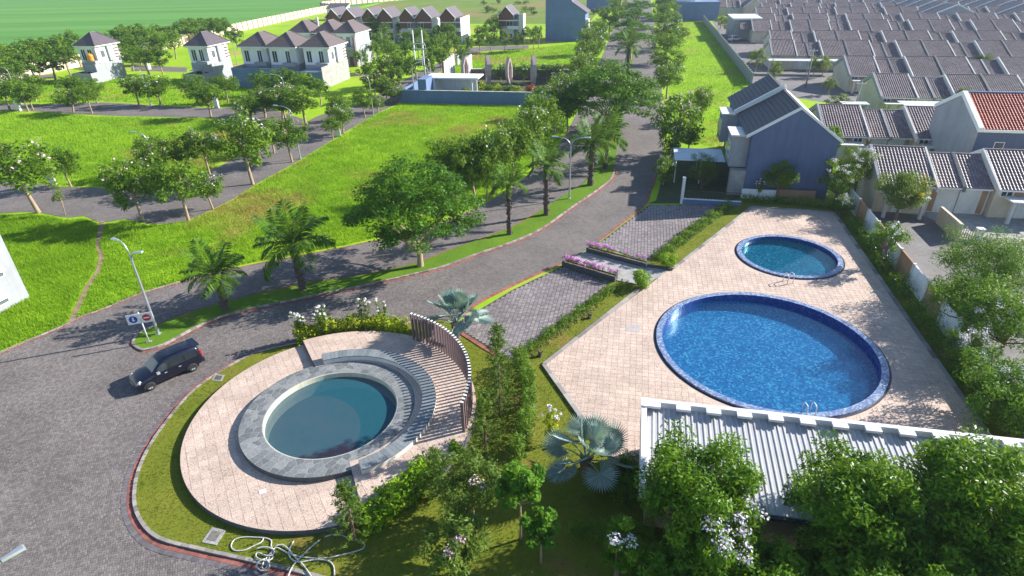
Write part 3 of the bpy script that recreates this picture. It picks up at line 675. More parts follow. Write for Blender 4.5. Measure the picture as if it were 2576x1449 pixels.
# crazy paving: every flagstone a piece of its own
def clip(poly, nx, ny, d):
    out = []
    for i in range(len(poly)):
        a, b = poly[i], poly[(i + 1) % len(poly)]; da = a[0] * nx + a[1] * ny - d; db = b[0] * nx + b[1] * ny - d
        if da <= 0: out.append(a)
        if da * db < 0: t = da / (da - db); out.append((a[0] + (b[0] - a[0]) * t, a[1] + (b[1] - a[1]) * t))
    return out
seeds = []
for ri, r in enumerate((4.02, 4.33, 4.66, 4.97)):
    n = int(2 * math.pi * r / .50)
    for k in range(n):
        a = 2 * math.pi * (k + (ri % 2) * .5) / n + rng.uniform(-.045, .045); rr = r + rng.uniform(-.11, .11); seeds.append((rr * math.cos(a), rr * math.sin(a)))
seeds = np.array(seeds)
for i, s in enumerate(seeds):
    poly = [(s[0] - .9, s[1] - .9), (s[0] + .9, s[1] - .9), (s[0] + .9, s[1] + .9), (s[0] - .9, s[1] + .9)]
    dd = np.hypot(*(seeds - s).T)
    for j in np.argsort(dd)[1:14]:
        t = seeds[j]; nx, ny = (t - s) / dd[j]; md = (t + s) / 2; poly = clip(poly, nx, ny, md @ (nx, ny) - .015)
        if len(poly) < 3: break
    R_ = np.hypot(*s); ux, uy = s / R_; poly = clip(poly, -ux, -uy, -(RIN - .02)) if len(poly) >= 3 else poly
    for da in (-.06, 0, .06):
        a = math.atan2(uy, ux) + da
        if len(poly) >= 3: poly = clip(poly, math.cos(a), math.sin(a), ROUT - .015)
    if len(poly) < 3: continue
    lp = [(x - s[0], y - s[1]) for x, y in poly]
    o = MB().prism(lp, ZRIM - .01, ZRIM + .008 + rng.uniform(-.004, .004)).build('flagstone', M['flag'], fount); o.location = (s[0], s[1], 0)
bench = thing('stone_bench', 'curved grey stone bench seat wrapping the far side of the round pond', 'bench', (BC[0], BC[1], 0))
ba0, ba1 = A_BOT + .05, A_TOP - .08
mb = MB(); annulus(mb, (0, 0), BR0, BR1 - .03, ZL - .1, ZB - .06, ba0, ba1); mb.build('bench_wall', M['offwhite'], bench)
nb = 64
for k in range(nb):
    a0 = ba0 + (ba1 - ba0) * k / nb; a1 = ba0 + (ba1 - ba0) * (k + 1) / nb - .002
    mb = MB(); annulus(mb, (0, 0), BR0 - .03, BR1, ZB - .06, ZB + rng.uniform(-.004, .004), a0, a1, 1); mb.build('seat_slab', M['bench'], bench)

# slatted screen along the terrace edge
a_s = math.atan2(*(G(1036, 859, ZR)[:2] - PC)[::-1]); a_e = math.atan2(*(G(1174, 1087, ZR)[:2] - PC)[::-1])
screen = thing('slat_screen', 'curved screen of upright mauve brown posts at the terrace edge', 'screen', (PC[0], PC[1], 0))
NS = 38
for k in range(NS):
    a = a_s + (a_e - a_s) * k / (NS - 1); h = 2.1 ; r = PR - .28
    mb = MB(); mb.box(-.085, .085, -.055, .055, ZR, ZR + h); mb.box(-.088, .088, -.058, .058, ZR + h, ZR + h + .03, 1)
    o = mb.build('screen_post', [M['gbeam'], M['trim']], screen); o.location = (r * math.cos(a), r * math.sin(a), 0); o.rotation_euler = (0, 0, a)

# ================================================================== POOL DECK
DECK = [(2.0, 32.3), (25.6, 59.4), (33.3, 57.4), (24.9, 19.0), (6.2, 23.4), (5.0, 24.0)]
deck = thing('pool_deck', 'pink beige tiled deck around the two swimming pools', 'deck')
holed('tile_bed', DECK, [circ(POOL[0], POOL[1] - .25, 96), circ(KID[0], KID[1] - .25, 72)], .175, M['tile'], deck, .05)
dp = np.array(DECK)
dt = gridtiles((15, 38), TH, .40, 34, lambda p: inpoly(p, DECK) & (rad(p, POOL[0]) > POOL[1] + .02) & (rad(p, KID[0]) > KID[1] + .02))
o_ = np.argsort((dt.mean(1) ** 2).sum(1)); vis = [i for i in o_ if P((*dt[i].mean(0), .18))[1] < 1440]
singles('floor_tile', dt[vis[:300]], .17, .186, M['tile_one'], deck, .99)
restm = np.ones(len(dt), bool); restm[vis[:300]] = False
V, F = block_mesh(dt[restm], .17, .186, .001, .99); tag(mk('floor_tile_field', V, F, M['tile'], deck, tint=np.repeat(rng.random(restm.sum()), 5)), kind='stuff')
def kline(a, b, w=.28, z0=.05, z1=.24, name='edge_kerb', par=None, mat=None, l=1.0):
    a, b = np.array(a), np.array(b); L = np.linalg.norm(b - a); d = (b - a) / L; n = max(1, int(L / l))
    for k in range(n):
        c = a + d * (L * (k + .5) / n); o = MB().obox((0, 0), d, L / n / 2 - .008, w / 2, z0, z1).build(name, mat or M['kerb_one'], par); o.location = (c[0], c[1], 0)
g1, g2 = G(1640, 706)[:2], G(1692, 681)[:2]
kline(DECK[0], g1, par=deck); kline(g2, DECK[1], par=deck); kline(DECK[1], DECK[2], par=deck); kline(DECK[2], np.array(DECK[2]) + WDIR * 36, par=deck); kline(DECK[5], DECK[0], par=deck)

def mosaic(name, cols, size=.09, mortar=(.25, .40, .55), rough=.25):
    m, nt, b = nodes(name); v = worldpos(nt)
    sc = nt.nodes.new('ShaderNodeVectorMath'); sc.operation = 'SCALE'; sc.inputs['Scale'].default_value = 1 / size; nt.links.new(v, sc.inputs[0])
    fl = nt.nodes.new('ShaderNodeVectorMath'); fl.operation = 'FLOOR'; nt.links.new(sc.outputs[0], fl.inputs[0])
    wh = nt.nodes.new('ShaderNodeTexWhiteNoise'); nt.links.new(fl.outputs[0], wh.inputs['Vector'])
    c = ramp(nt, wh.outputs['Value'], cols)
    fx = nt.nodes.new('ShaderNodeVectorMath'); fx.operation = 'FRACTION'; nt.links.new(sc.outputs[0], fx.inputs[0])
    sp = nt.nodes.new('ShaderNodeSeparateXYZ'); nt.links.new(fx.outputs[0], sp.inputs[0])
    def edge(o): return math_(nt, 'LESS_THAN', math_(nt, 'ABSOLUTE', math_(nt, 'SUBTRACT', o, .5)), .44)
    k = math_(nt, 'MULTIPLY', edge(sp.outputs[0]), edge(sp.outputs[1]))
    col = mixc(nt, k, mortar, c); big = nz(nt, .8, 3, .6, v)
    nt.links.new(mixc(nt, 1, col, ramp(nt, big, [(.3, (.8, .85, .9)), (.7, (1.1, 1.05, 1.0))]), 'MULTIPLY'), b.inputs['Base Color']); b.inputs['Roughness'].default_value = rough; return m
M['mos_floor'] = mosaic('blue pool mosaic', [(0, (.010, .080, .22)), (.45, (.018, .14, .30)), (.75, (.032, .21, .37)), (1, (.12, .36, .46))], .14, (.02, .12, .26))
M['mos_rim'] = mosaic('pale rim mosaic', [(0, (.07, .12, .27)), (.5, (.16, .23, .39)), (1, (.40, .46, .56))], .12, (.16, .22, .36), .4)
M['mos_wall'] = mosaic('deep blue wall mosaic', [(0, (.012, .03, .20)), (.6, (.02, .06, .30)), (1, (.06, .14, .40))], .10, (.03, .07, .24))
def pool(name, label, c, R, drop, depth, water):
    t = thing(name, label, 'pool', (c[0], c[1], 0))
    mb = MB(); annulus(mb, (0, 0), R - .14, R, .05, .20); mb.build('gutter', plain('dark gutter', (.012, .014, .04), .5, .2, 3), t)
    mb = MB(); A = np.linspace(0, 2 * math.pi, 120, endpoint=False); V = []; F = []
    for a in A:
        for r, z in ((R - .14, .205), (R - .16, .30), (R - .58, .30)): V.append((r * math.cos(a), r * math.sin(a), z))
    n = len(A); F = [(3 * i + k, 3 * ((i + 1) % n) + k, 3 * ((i + 1) % n) + k + 1, 3 * i + k + 1) for i in range(n) for k in range(2)]
    mk('pool_rim', V, F, M['mos_rim'], t)
    V = []; 
    for a in A:
        for r, z in ((R - .58, .30), (R - .60, -depth)): V.append((r * math.cos(a), r * math.sin(a), z))
    mk('pool_wall', V, [(2 * i, 2 * i + 1, 2 * ((i + 1) % n) + 1, 2 * ((i + 1) % n))[::-1] for i in range(n)], M['mos_wall'], t)
    mk('pool_floor', [(x, y, -depth) for x, y in circ((0, 0), R - .56, 96)], [tuple(range(96))], M['mos_floor'], t)
    mk('water', [(x, y, .30 - drop) for x, y in circ((0, 0), R - .59, 120)], [tuple(range(120))], water, t)
    return t
p1_ = pool('swimming_pool', 'large round swimming pool with bright blue mosaic floor', POOL[0], POOL[1], .42, .75, watermat('clear pool water', (.03, .22, .48), .10, (.72, .90, 1.0), .02, .05, 2.2))
p2_ = pool('paddling_pool', 'smaller round pool with darker teal blue water', KID[0], KID[1], .22, .35, watermat('teal pool water', (.01, .14, .20), .12, (.50, .80, .80), .02, .05, 2.2))
def ladder(px, ang, label, dz=.3):
    p = G(*px, .3); t = thing('pool_ladder', label, 'ladder', (p[0], p[1], 0), ang)
    for s in (-.25, .25):
        mb = MB(); mb.tube([(s, -.55, .18), (s, -.55, .85), (s, -.45, 1.02), (s, -.15, 1.02), (s, 0, .9), (s, .05, -.3)], .028, 8); mb.build('hand_rail', M['metal_white'], t, True)
    for z in (.0, -.22): mb = MB(); mb.box(-.25, .25, .0, .1, z, z + .03); mb.build('rung', M['metal_white'], t)
ladder((1978, 703), math.radians(10), 'white tubular handrail ladder at the edge of the smaller pool')
pl = POOL[0] + 6.75 * np.array([math.cos(math.radians(-92)), math.sin(math.radians(-92))])
ppx = P((pl[0], pl[1], .3)); ladder(ppx, 0, 'white tubular handrail ladder of the large pool by the pavilion roof')

# ================================================================== PLANTS
def unit(v): return v / np.maximum(np.linalg.norm(v, axis=-1, keepdims=True), 1e-9)
def leafcloud(cl, cr, nper, L, asp=.45, flat=1.0, up=.55, droop=.25, out=.8, seed=0):
    """many leaf-sized rhombs spread in clumps; returns vertices, faces, tint"""
    r = np.random.default_rng(seed); cl = np.asarray(cl, float); cr = np.asarray(cr, float)
    nper = np.asarray(nper) if hasattr(nper, '__len__') else np.full(len(cl), nper)
    idx = np.repeat(np.arange(len(cl)), nper); n = len(idx)
    d = unit(r.normal(size=(n, 3))); rad_ = r.random(n) ** .42
    p = cl[idx] + d * (rad_ * cr[idx])[:, None] * np.array([1, 1, flat])
    nrm = unit(d * out + np.array([0, 0, up]) + r.normal(size=(n, 3)) * .45)
    ax = unit(np.cross(nrm, r.normal(size=(n, 3))) + d * .5); ax[:, 2] -= droop * r.random(n); ax = unit(ax)
    sd = unit(np.cross(nrm, ax)); LL = (L * r.uniform(.65, 1.35, n))[:, None]; WW = LL * asp
    V = np.stack([p - ax * LL * .5, p + sd * WW * .5 - ax * LL * .05, p + ax * LL * .5, p - sd * WW * .5 - ax * LL * .05], 1)
    ct = r.random(len(cl)) * .45
    return V.reshape(-1, 3), np.arange(n * 4).reshape(-1, 4), np.clip(ct[idx] + r.random(n) * .55, 0, 1)
def crown_clumps(n, seed, shape='round', rz=.85):
    r = np.random.default_rng(seed); out = []; rr = []
    tries = 0
    while len(out) < n and tries < 9000:
        tries += 1
        d = unit(r.normal(size=3)); q = d * r.random() ** .4 * (1 + .16 * math.sin(d[0] * 5 + seed) * math.cos(d[1] * 4 + seed))
        if shape == 'round': p = q * np.array([.80, .80, rz * .80])
        elif shape == 'umbrella':
            rho = math.hypot(q[0], q[1]); p = np.array([q[0] * .88, q[1] * .88, .55 * (1 - rho ** 2) * (.55 + .45 * r.random()) + q[2] * .16 - .12])
        elif shape == 'vase': p = q * np.array([.75, .75, .8 * rz]); p[:2] *= .55 + .5 * (p[2] / (.8 * rz) + 1) / 2
        elif shape == 'layer': 
            k = r.integers(0, 4); p = np.array([q[0] * (.85 - .13 * k), q[1] * (.85 - .13 * k), -.6 + .42 * k + r.normal() * .07])
        s = r.uniform(.17, .30)
        if all(np.linalg.norm(p - o) > .55 * (s + t) * .8 for o, t in zip(out, rr)): out.append(p); rr.append(s)
    return np.array(out), np.array(rr)
def limbs(cl, seed, h0=.42, r0=.05, n=7, bend=.1, twig=True):
    """tapered trunk from z=0 to z=1 (crown centre) with limbs reaching into the crown; crown space given separately"""
    r = np.random.default_rng(seed); mb = MB(); x = r.normal(size=2) * bend
    pts = [(0, 0, -.02), (x[0] * .3, x[1] * .3, h0 * .5), (x[0] * .6, x[1] * .6, h0)]
    mb.tube([(0, 0, -.03), (0, 0, .02)] + pts[1:], [r0 * 1.5, r0 * 1.12, r0 * .95, r0 * .8], 7)
    for c in cl[:n]:
        e = np.array([c[0], c[1], c[2]]); s = np.array(pts[2]); m = s * .45 + e * .55 + np.array([0, 0, -.06])
        mb.tube([tuple(s), tuple(m), tuple(e)], [r0 * .62, r0 * .38, r0 * .12], 5, cap=False)
    return mb
LIB = {}
def crown_lib(key, mat, nvar, ncl, nper, L, shape='round', asp=.45, flat=.8, rz=.85, seed=10, up=.55, fl=True):
    vs = []
    for k in range(nvar):
        cl, cr = crown_clumps(ncl, seed + k * 17, shape, rz); V, F, t = leafcloud(cl, cr * 1.12, nper, L, asp, flat, up, seed=seed + k)
        o = mk('crown', V, F, mat, tint=t); me = o.data; bpy.data.objects.remove(o)
        fm = None
        if fl:
            top = [i for i in np.argsort(-(cl[:, 2] + .35 * np.hypot(cl[:, 0], cl[:, 1])))][:max(6, ncl // 2)]
            fcl = []; r = np.random.default_rng(seed + k + 400)
            for i in top:
                d = unit(r.normal(size=3) + np.array([0, 0, 1.1])); fcl.append(cl[i] + d * cr[i] * 1.05)
            V, F, t = leafcloud(fcl, [.15] * len(fcl), 5, L * .62, .8, .8, .8, seed=seed + k + 5)
            o = mk('blossom', V, F, M['fl_white'], tint=t); fm = o.data; bpy.data.objects.remove(o)
        vs.append((me, fm, cl))
    LIB[key] = vs
crown_lib('street', M['leaf_street'], 5, 34, 85, .12, 'round', .42, .8, .9, 10)
crown_lib('sparse', M['leaf_street'], 2, 14, 40, .15, 'vase', .4, .8, 1.0, 60)
crown_lib('vase', M['leaf_street'], 3, 26, 85, .125, 'vase', .42, .8, 1.0, 90)
crown_lib('pale', M['leaf_pale'], 3, 26, 90, .11, 'round', .4, .8, .9, 120)
crown_lib('dark', M['leaf_dark'], 3, 30, 75, .12, 'round', .4, .8, .9, 150)
crown_lib('far', M['leaf_street'], 4, 24, 60, .15, 'round', .5, .8, .85, 180)
crown_lib('rainfar', M['leaf_rain'], 2, 44, 60, .10, 'umbrella', .5, .45, .8, 210, .8, fl=False)
crown_lib('bright', M['leaf_bright'], 2, 34, 110, .085, 'round', .26, .75, .9, 240, fl=False)
crown_lib('conifer', M['leaf_pine'], 2, 30, 70, .10, 'layer', .2, .5, 1.0, 270, fl=False)
trunk_lib = []
def trunk_mesh(cl, seed, r0, h0):
    o = limbs(cl, seed, h0, r0).build('trunk', M['palebark'], smooth=True); me = o.data; bpy.data.objects.remove(o); return me
TR = {}
def tree(key, label, group, base=None, top=None, crown=None, w=60, h=None, fl=None, low=.27, bark=None, seed=None, wm=None, cat='tree', name='street_tree', r0=None, B=None, tall=None):
    """base px + top px, or crown-centre px + height; w = crown width in photo px"""
    lib = LIB[key]; 
    if B is not None: B = np.array([B[0], B[1], 0.0])
    elif base is not None:
        B = G(*base); 
        if h is None: h = height_at(B, top)
    else:
        hc0 = h * (low + (1 - low) * .5); B = G(crown[0], crown[1], hc0); B = np.array([B[0], B[1], 0.0])
    hc = h * (low + (1 - low) * .5); Cc = np.array([B[0], B[1], hc]); wr = (wm if wm else span(Cc, w)) / 2; hr = h * (1 - low) / 2 * 1.2
    sd = rng.integers(0, 10000) if seed is None else seed; v = sd % len(lib); me, fm, cl = lib[v]; rot = (sd * 2.39996) % 6.283
    t = thing(name, label, cat, (B[0], B[1], 0), rot, group)
    key2 = (key, v)
    if key2 not in TR:
        c2 = np.array(cl) * np.array([1, 1, .5]) ; c2[:, 2] = 1 + c2[:, 2] * .9
        TR[key2] = trunk_mesh(c2[np.argsort(np.hypot(c2[:, 0], c2[:, 1]))], sd, .05, .62)
    o = bpy.data.objects.new('trunk', TR[key2]); COL.objects.link(o); o.parent = t
    rr = (r0 or max(.06, .022 * h)) / .05; o.scale = (wr, wr, hc)
    # the trunk keeps its own thickness: a separate stem mesh scaled evenly in plan
    c = bpy.data.objects.new('crown', me); COL.objects.link(c); c.parent = t; c.location = (0, 0, hc); c.scale = (wr, wr, hr)
    if fl and fm:
        kf = (key, v, fl)
        if kf not in TR:
            m2 = fm.copy(); m2.materials.clear(); m2.materials.append(M[fl]); TR[kf] = m2
        f = bpy.data.objects.new('blossom', TR[kf]); COL.objects.link(f); f.parent = t; f.location = (0, 0, hc); f.scale = (wr, wr, hr)
    return t
SL = {'': 'leafy street tree with slender pale trunk ', 'fl_pink': 'pink blossomed street tree with slender trunk ', 'fl_white': 'white blossomed street tree with slender trunk '}
def row(place, group, specs, key='street', **kw):
    for s in specs:
        d = dict(kw); d.update(s); k = d.pop('key', key); d['w'] = d['w'] * (1.18 if k == 'street' else 1.08); fl = d.get('fl') or ''
        tree(k, d.pop('label', None) or SL[fl] + place, group, **d)
W_, K_ = 'fl_white', 'fl_pink'
row('on the verge of the lower side street', 'street trees along the lower side street', [
    dict(base=(97, 535), label='large pink blossomed tree on the verge beside the thin sapling', top=338, w=135, fl=K_, seed=5), dict(base=(179, 469), label='slender green tree on the small kerbed island behind the sapling', top=362, w=62, seed=6),
    dict(base=(359, 555), label='pink budded tree on the kerbed verge across from the litter bin', top=395, w=112, fl=K_, seed=7), dict(base=(397, 462), label='pink topped tree on the lot edge beside the litter bin', top=350, w=85, fl=K_, seed=8), dict(base=(475, 557), label='forked pale trunk tree with broad green crown on the kerbed verge', top=392, w=118, seed=9),
    dict(base=(536, 527), label='small white flowered tree next to the forked trunk tree', top=430, w=72, fl=W_, seed=10), dict(base=(636, 464), label='tall white blossomed tree at the edge of the big green lot', top=268, w=125, fl=W_, seed=11), dict(base=(395, 440), top=335, w=62, seed=12),
    dict(base=(460, 445), top=333, w=66, seed=13), dict(base=(528, 440), label='pink blossomed tree on the far verge behind the small white flowered tree', top=318, w=78, fl=K_, seed=14), dict(base=(735, 408), label='pink blossomed tree standing next to a curved street lamp', top=288, w=86, fl=K_, seed=15),
    dict(base=(690, 385), top=290, w=70, seed=16)])
tree('sparse', 'thin sapling with few leaves beside the pink blossomed tree', None, base=(164, 540), top=462, w=40, seed=3)
row('where the side streets meet', 'trees at the side street corner', [
    dict(base=(838, 350), top=288, w=46, seed=20), dict(base=(864, 336), top=252, w=64, fl=W_, seed=21), dict(base=(769, 312), top=212, w=98, seed=22),
    dict(base=(919, 296), top=215, w=46, seed=23), dict(base=(720, 305), top=220, w=84, seed=24), dict(base=(668, 296), top=215, w=84, fl=K_, seed=25),
    dict(crown=(620, 262), w=70, h=5, seed=26), dict(base=(952, 283), top=240, w=50, fl=K_, seed=27, low=.2), dict(base=(985, 258), top=205, w=66, fl=K_, seed=28, low=.25),
    dict(crown=(850, 262), w=60, h=5.5, seed=29), dict(crown=(700, 245), w=80, h=6, fl=K_, seed=30), dict(crown=(655, 240), w=55, h=5, seed=31)])
row('beside the upper side street', 'street trees along the upper side street', [
    dict(base=(25, 277), top=190, w=66, seed=40), dict(base=(72, 280), top=192, w=52, seed=41), dict(base=(91, 255), top=180, w=56, fl=K_, seed=42),
    dict(base=(185, 282), top=222, w=52, fl=K_, seed=43), dict(base=(194, 258), top=185, w=52, seed=44), dict(base=(232, 285), top=205, w=48, seed=45), dict(base=(246, 260), top=190, w=42, seed=46),
    dict(base=(350, 264), top=188, w=58, fl=W_, seed=47), dict(base=(404, 265), top=188, w=64, fl=W_, seed=48), dict(base=(531, 295), top=205, w=80, seed=49), dict(base=(575, 258), top=180, w=62, seed=50),
    dict(base=(500, 262), top=180, w=56, seed=51), dict(crown=(10, 172), w=60, h=7, seed=52), dict(crown=(66, 232), w=46, h=5, seed=53)])
row('in front of the three hip roofed houses', 'trees in front of the three hip roofed houses', [
    dict(crown=(690, 205), w=62, h=6, seed=60), dict(crown=(735, 195), w=70, h=6.5, seed=61), dict(crown=(768, 208), w=66, h=6, seed=62), dict(crown=(650, 200), w=50, h=5, seed=63),
    dict(crown=(800, 220), w=56, h=5, seed=64), dict(crown=(710, 228), w=60, h=5, fl=W_, seed=65)], key='far')
row('along the boundary wall by the rice field', 'trees along the boundary wall', [
    dict(crown=p, w=w, h=h, seed=70 + i) for i, (p, w, h) in enumerate([((14, 138), 60, 8), ((48, 128), 60, 8), ((84, 122), 62, 8), ((118, 116), 62, 8), ((150, 112), 55, 8), ((30, 160), 66, 7.5), ((75, 156), 66, 7.5), ((120, 148), 66, 7.5), ((160, 138), 55, 8),
     ((176, 100), 40, 8), ((296, 92), 62, 8.5), ((330, 80), 60, 8.5), ((362, 92), 62, 8), ((395, 84), 60, 8), ((340, 112), 66, 8), ((322, 132), 60, 7), ((362, 140), 66, 7), ((398, 142), 52, 6.5), ((392, 110), 56, 8), ((428, 80), 58, 8), ((430, 100), 55, 8), ((462, 68), 55, 8), ((494, 66), 58, 8), ((522, 60), 55, 8), ((548, 62), 50, 8), ((566, 72), 44, 7.5), ((590, 90), 40, 6)])], key='far')
row('in the front gardens of the gabled row houses', 'trees in front of the gabled houses', [
    dict(crown=p, w=w, h=h, seed=110 + i, fl=f) for i, (p, w, h, f) in enumerate([((872, 60), 26, 5, None), ((940, 66), 52, 8, None), ((965, 78), 40, 7, None), ((955, 95), 42, 6, None), ((1010, 70), 30, 6.5, None), ((1022, 92), 50, 5, None), ((1060, 85), 44, 6, None), ((1095, 78), 40, 6.5, None), ((1125, 74), 48, 7, None), ((1148, 66), 36, 6.5, None),
     ((880, 122), 34, 6, None), ((945, 118), 36, 6, None), ((905, 142), 34, 5, None), ((970, 110), 40, 6, None), ((985, 130), 60, 7, None), ((1020, 118), 50, 6.5, None), ((1050, 112), 42, 6, None), ((1085, 118), 56, 8, None), ((1110, 105), 50, 7, None), ((1140, 98), 46, 7, None), ((1000, 158), 62, 7, None), ((960, 165), 60, 7, K_), ((925, 180), 56, 6, None), ((990, 188), 56, 6, None), ((1035, 165), 50, 7, None), ((940, 205), 60, 5.5, K_), ((970, 215), 46, 5, None), ((1080, 150), 40, 7, None), ((1108, 140), 46, 7, None), ((1160, 132), 30, 5, None), ((1178, 108), 30, 6, None), ((1120, 125), 40, 7, None)])], key='far')
row('near the lone gabled house', 'trees near the lone gabled house', [
    dict(crown=p, w=w, h=h, seed=150 + i) for i, (p, w, h) in enumerate([((1215, 80), 44, 6), ((1240, 62), 46, 8), ((1262, 50), 34, 7), ((1205, 98), 34, 5), ((1235, 98), 40, 5.5), ((1270, 95), 30, 6), ((1318, 88), 34, 7), ((1342, 84), 32, 7), ((1355, 82), 24, 6.5), ((1300, 98), 26, 5)])], key='far')
row('along the left verge of the boulevard', 'trees along the left verge of the boulevard', [
    dict(crown=(1130, 392), w=108, h=7.5, seed=170), dict(crown=(1188, 388), w=104, h=7.5, seed=171), dict(crown=(1240, 378), w=104, h=8.0, seed=172, fl=W_), dict(crown=(1290, 352), w=104, h=8.0, seed=173), dict(crown=(1340, 325), w=111, h=8.5, seed=174, fl=W_),
    dict(crown=(1365, 280), w=109, h=8.5, seed=175), dict(crown=(1398, 245), w=98, h=8.5, seed=176, fl=K_), dict(crown=(1420, 218), w=75, h=7.5, fl=W_, seed=177), dict(crown=(1455, 168), w=70, h=8.5, fl=W_, seed=178), dict(crown=(1478, 132), w=70, h=8.5, seed=179),
    dict(crown=(1490, 100), w=75, h=9.0, fl=W_, seed=180), dict(crown=(1500, 76), w=68, h=9.5, seed=181), dict(crown=(1535, 40), w=56, h=9.5, seed=182), dict(crown=(1552, 12), w=56, h=9.5, seed=183), dict(crown=(1165, 425), w=79, h=6.0, seed=184), dict(crown=(1430, 258), w=68, h=7.0, seed=185),
    dict(crown=(1222, 422), w=75, h=6.0, seed=186)])
row('along the right verge of the boulevard', 'trees along the right verge of the boulevard', [
    dict(crown=(1765, 245), w=60, h=6.0, fl=K_, seed=191), dict(crown=(1682, 190), w=79, h=6.5, fl=W_, seed=192), dict(crown=(1678, 150), w=79, h=7.0, seed=193),
    dict(crown=(1680, 108), w=71, h=7.5, seed=194), dict(crown=(1676, 76), w=66, h=8.0, fl=W_, seed=195), dict(crown=(1682, 48), w=66, h=8.0, seed=196), dict(crown=(1680, 26), w=64, h=9.0, seed=197), dict(crown=(1700, 4), w=64, h=9.0, seed=198), dict(crown=(1664, 4), w=43, h=9.0, seed=199), dict(crown=(1705, 82), w=49, h=6.0, seed=200), dict(crown=(1735, 345), w=54, h=3.0, seed=203)])
tree('dark', 'broad dark tree with pink blossom beside the boulevard', None, crown=(1702, 295), w=150, h=8.5, fl=K_, seed=190, low=.2, name='blossom_tree')
tree('vase', 'white blossomed tree at the corner by the blue house carport', None, crown=(1688, 348), w=92, h=5.5, fl=W_, seed=201, low=.15, name='blossom_tree')
tree('vase', 'low white flowering shrub by the blue house garden', None, crown=(1672, 424), w=78, h=3.6, fl=W_, seed=202, low=.1, cat='shrub', name='flowering_shrub')

# ---- broad rain trees
def rain_tree(label, B, h, wr, seed, ncl=120, nper=95, L=.30, group=None, low=.34):
    t = thing('rain_tree', label, 'tree', (B[0], B[1], 0), 0, group); cl, cr = crown_clumps(ncl, seed, 'umbrella'); 
    z0 = h * low; sc = np.array([wr, wr, (h - z0) * 1.25]); c = cl * sc + np.array([0, 0, z0 + (h - z0) * .38])
    rr = np.random.default_rng(seed)
    low_c = [np.array([math.cos(a) * wr * q, math.sin(a) * wr * q, z0 + .25 * (h - z0) + rr.uniform(-.5, .3)]) for a, q in zip(rr.uniform(0, 6.28, 16), rr.uniform(.35, .8, 16))]
    c = np.vstack([c, low_c]); s = np.r_[cr * wr * .78, np.full(16, .75)]
    V, F, ti = leafcloud(c, s, nper, L, .5, .42, .9, .2, .5, seed); mk('crown', V, F, M['leaf_rain'], t, tint=ti)
    mb = MB(); mb.tube([(0, 0, -.1), (0, 0, .15), (.05, .02, z0 * .45), (.0, .05, z0 * .8)], [.42, .30, .24, .21], 9)
    for k in range(9):
        a = k * 2.4 + seed; q = wr * rr.uniform(.5, .85); e = (math.cos(a) * q, math.sin(a) * q, z0 + (h - z0) * rr.uniform(.25, .6)); s0 = (0, .05, z0 * rr.uniform(.42, .8))
        m = tuple(np.array(s0) * .5 + np.array(e) * .5 + np.array([0, 0, -.25])); mb.tube([s0, m, e], [.15, .09, .03], 6, cap=False)
    mb.build('trunk', M['palebark'], t, True); return t
Bt = G(1058, 672); rain_tree('large spreading tree with pale trunk on the grass median', Bt, 9.4, 6.4, 21, 170, 170, .27)
Bm = G(1527, 330); rain_tree('broad flat crowned tree arching over both carriageways', Bm, 9.4, 9.2, 33, 175, 190, .36)
for i, (px, h, wr) in enumerate([((1590, 90), 8, 6.5), ((1592, 36), 9, 8.5), ((1610, 12), 9, 7), ((1585, 62), 8, 6)]):
    B = G(px[0], px[1], h * .7); tree('rainfar', 'wide flat crowned tree on the far part of the median', 'far median trees', B=B, h=h, wm=wr * 2, low=.3, seed=300 + i, name='rain_tree')

# ---- feather palms
def frond_mesh(seed, arch, n=30, leaf=.36):
    r = np.random.default_rng(seed); V = []; F = []; ts = np.linspace(0, 1, n)
    x = ts * (1 - .12 * arch * ts); z = .62 * ts * (1.15 - arch * ts * .95) 
    path = np.stack([x, np.zeros(n), z], 1)
    for i in range(n - 1):
        w = .016 * (1 - ts[i]) + .003; b = len(V)
        V += [tuple(path[i] + [0, -w, 0]), tuple(path[i] + [0, w, 0]), tuple(path[i + 1] + [0, w * .9, 0]), tuple(path[i + 1] + [0, -w * .9, 0])]; F.append((b, b + 1, b + 2, b + 3))
    tn = np.gradient(path, axis=0); tn = unit(tn)
    for i in range(3, n):
        Ll = leaf * (math.sin(math.pi * min(1, .12 + .86 * ts[i])) ** .6) * r.uniform(.85, 1.1)
        for s in (-1, 1):
            d = unit(tn[i] * .55 + np.array([0, s * .85, 0]) + np.array([0, 0, .12 - .42 * r.random()])); e = path[i] + d * Ll + np.array([0, 0, -.12 * Ll * (1 + arch)])
            m = path[i] + d * Ll * .5; wv = unit(np.cross(d, np.array([0, 0, 1.0]))) * .020; b = len(V)
            V += [tuple(path[i]), tuple(m + wv), tuple(e), tuple(m - wv)]; F.append((b, b + 1, b + 2, b + 3))
    o = mk('frond', V, np.array(F), M['leaf_palm'], tint=np.clip(.45 + r.normal(size=len(F)) * .22, 0, 1)); me = o.data; bpy.data.objects.remove(o); return me
FR = [frond_mesh(1, .55), frond_mesh(2, 1.0), frond_mesh(3, 1.5)]
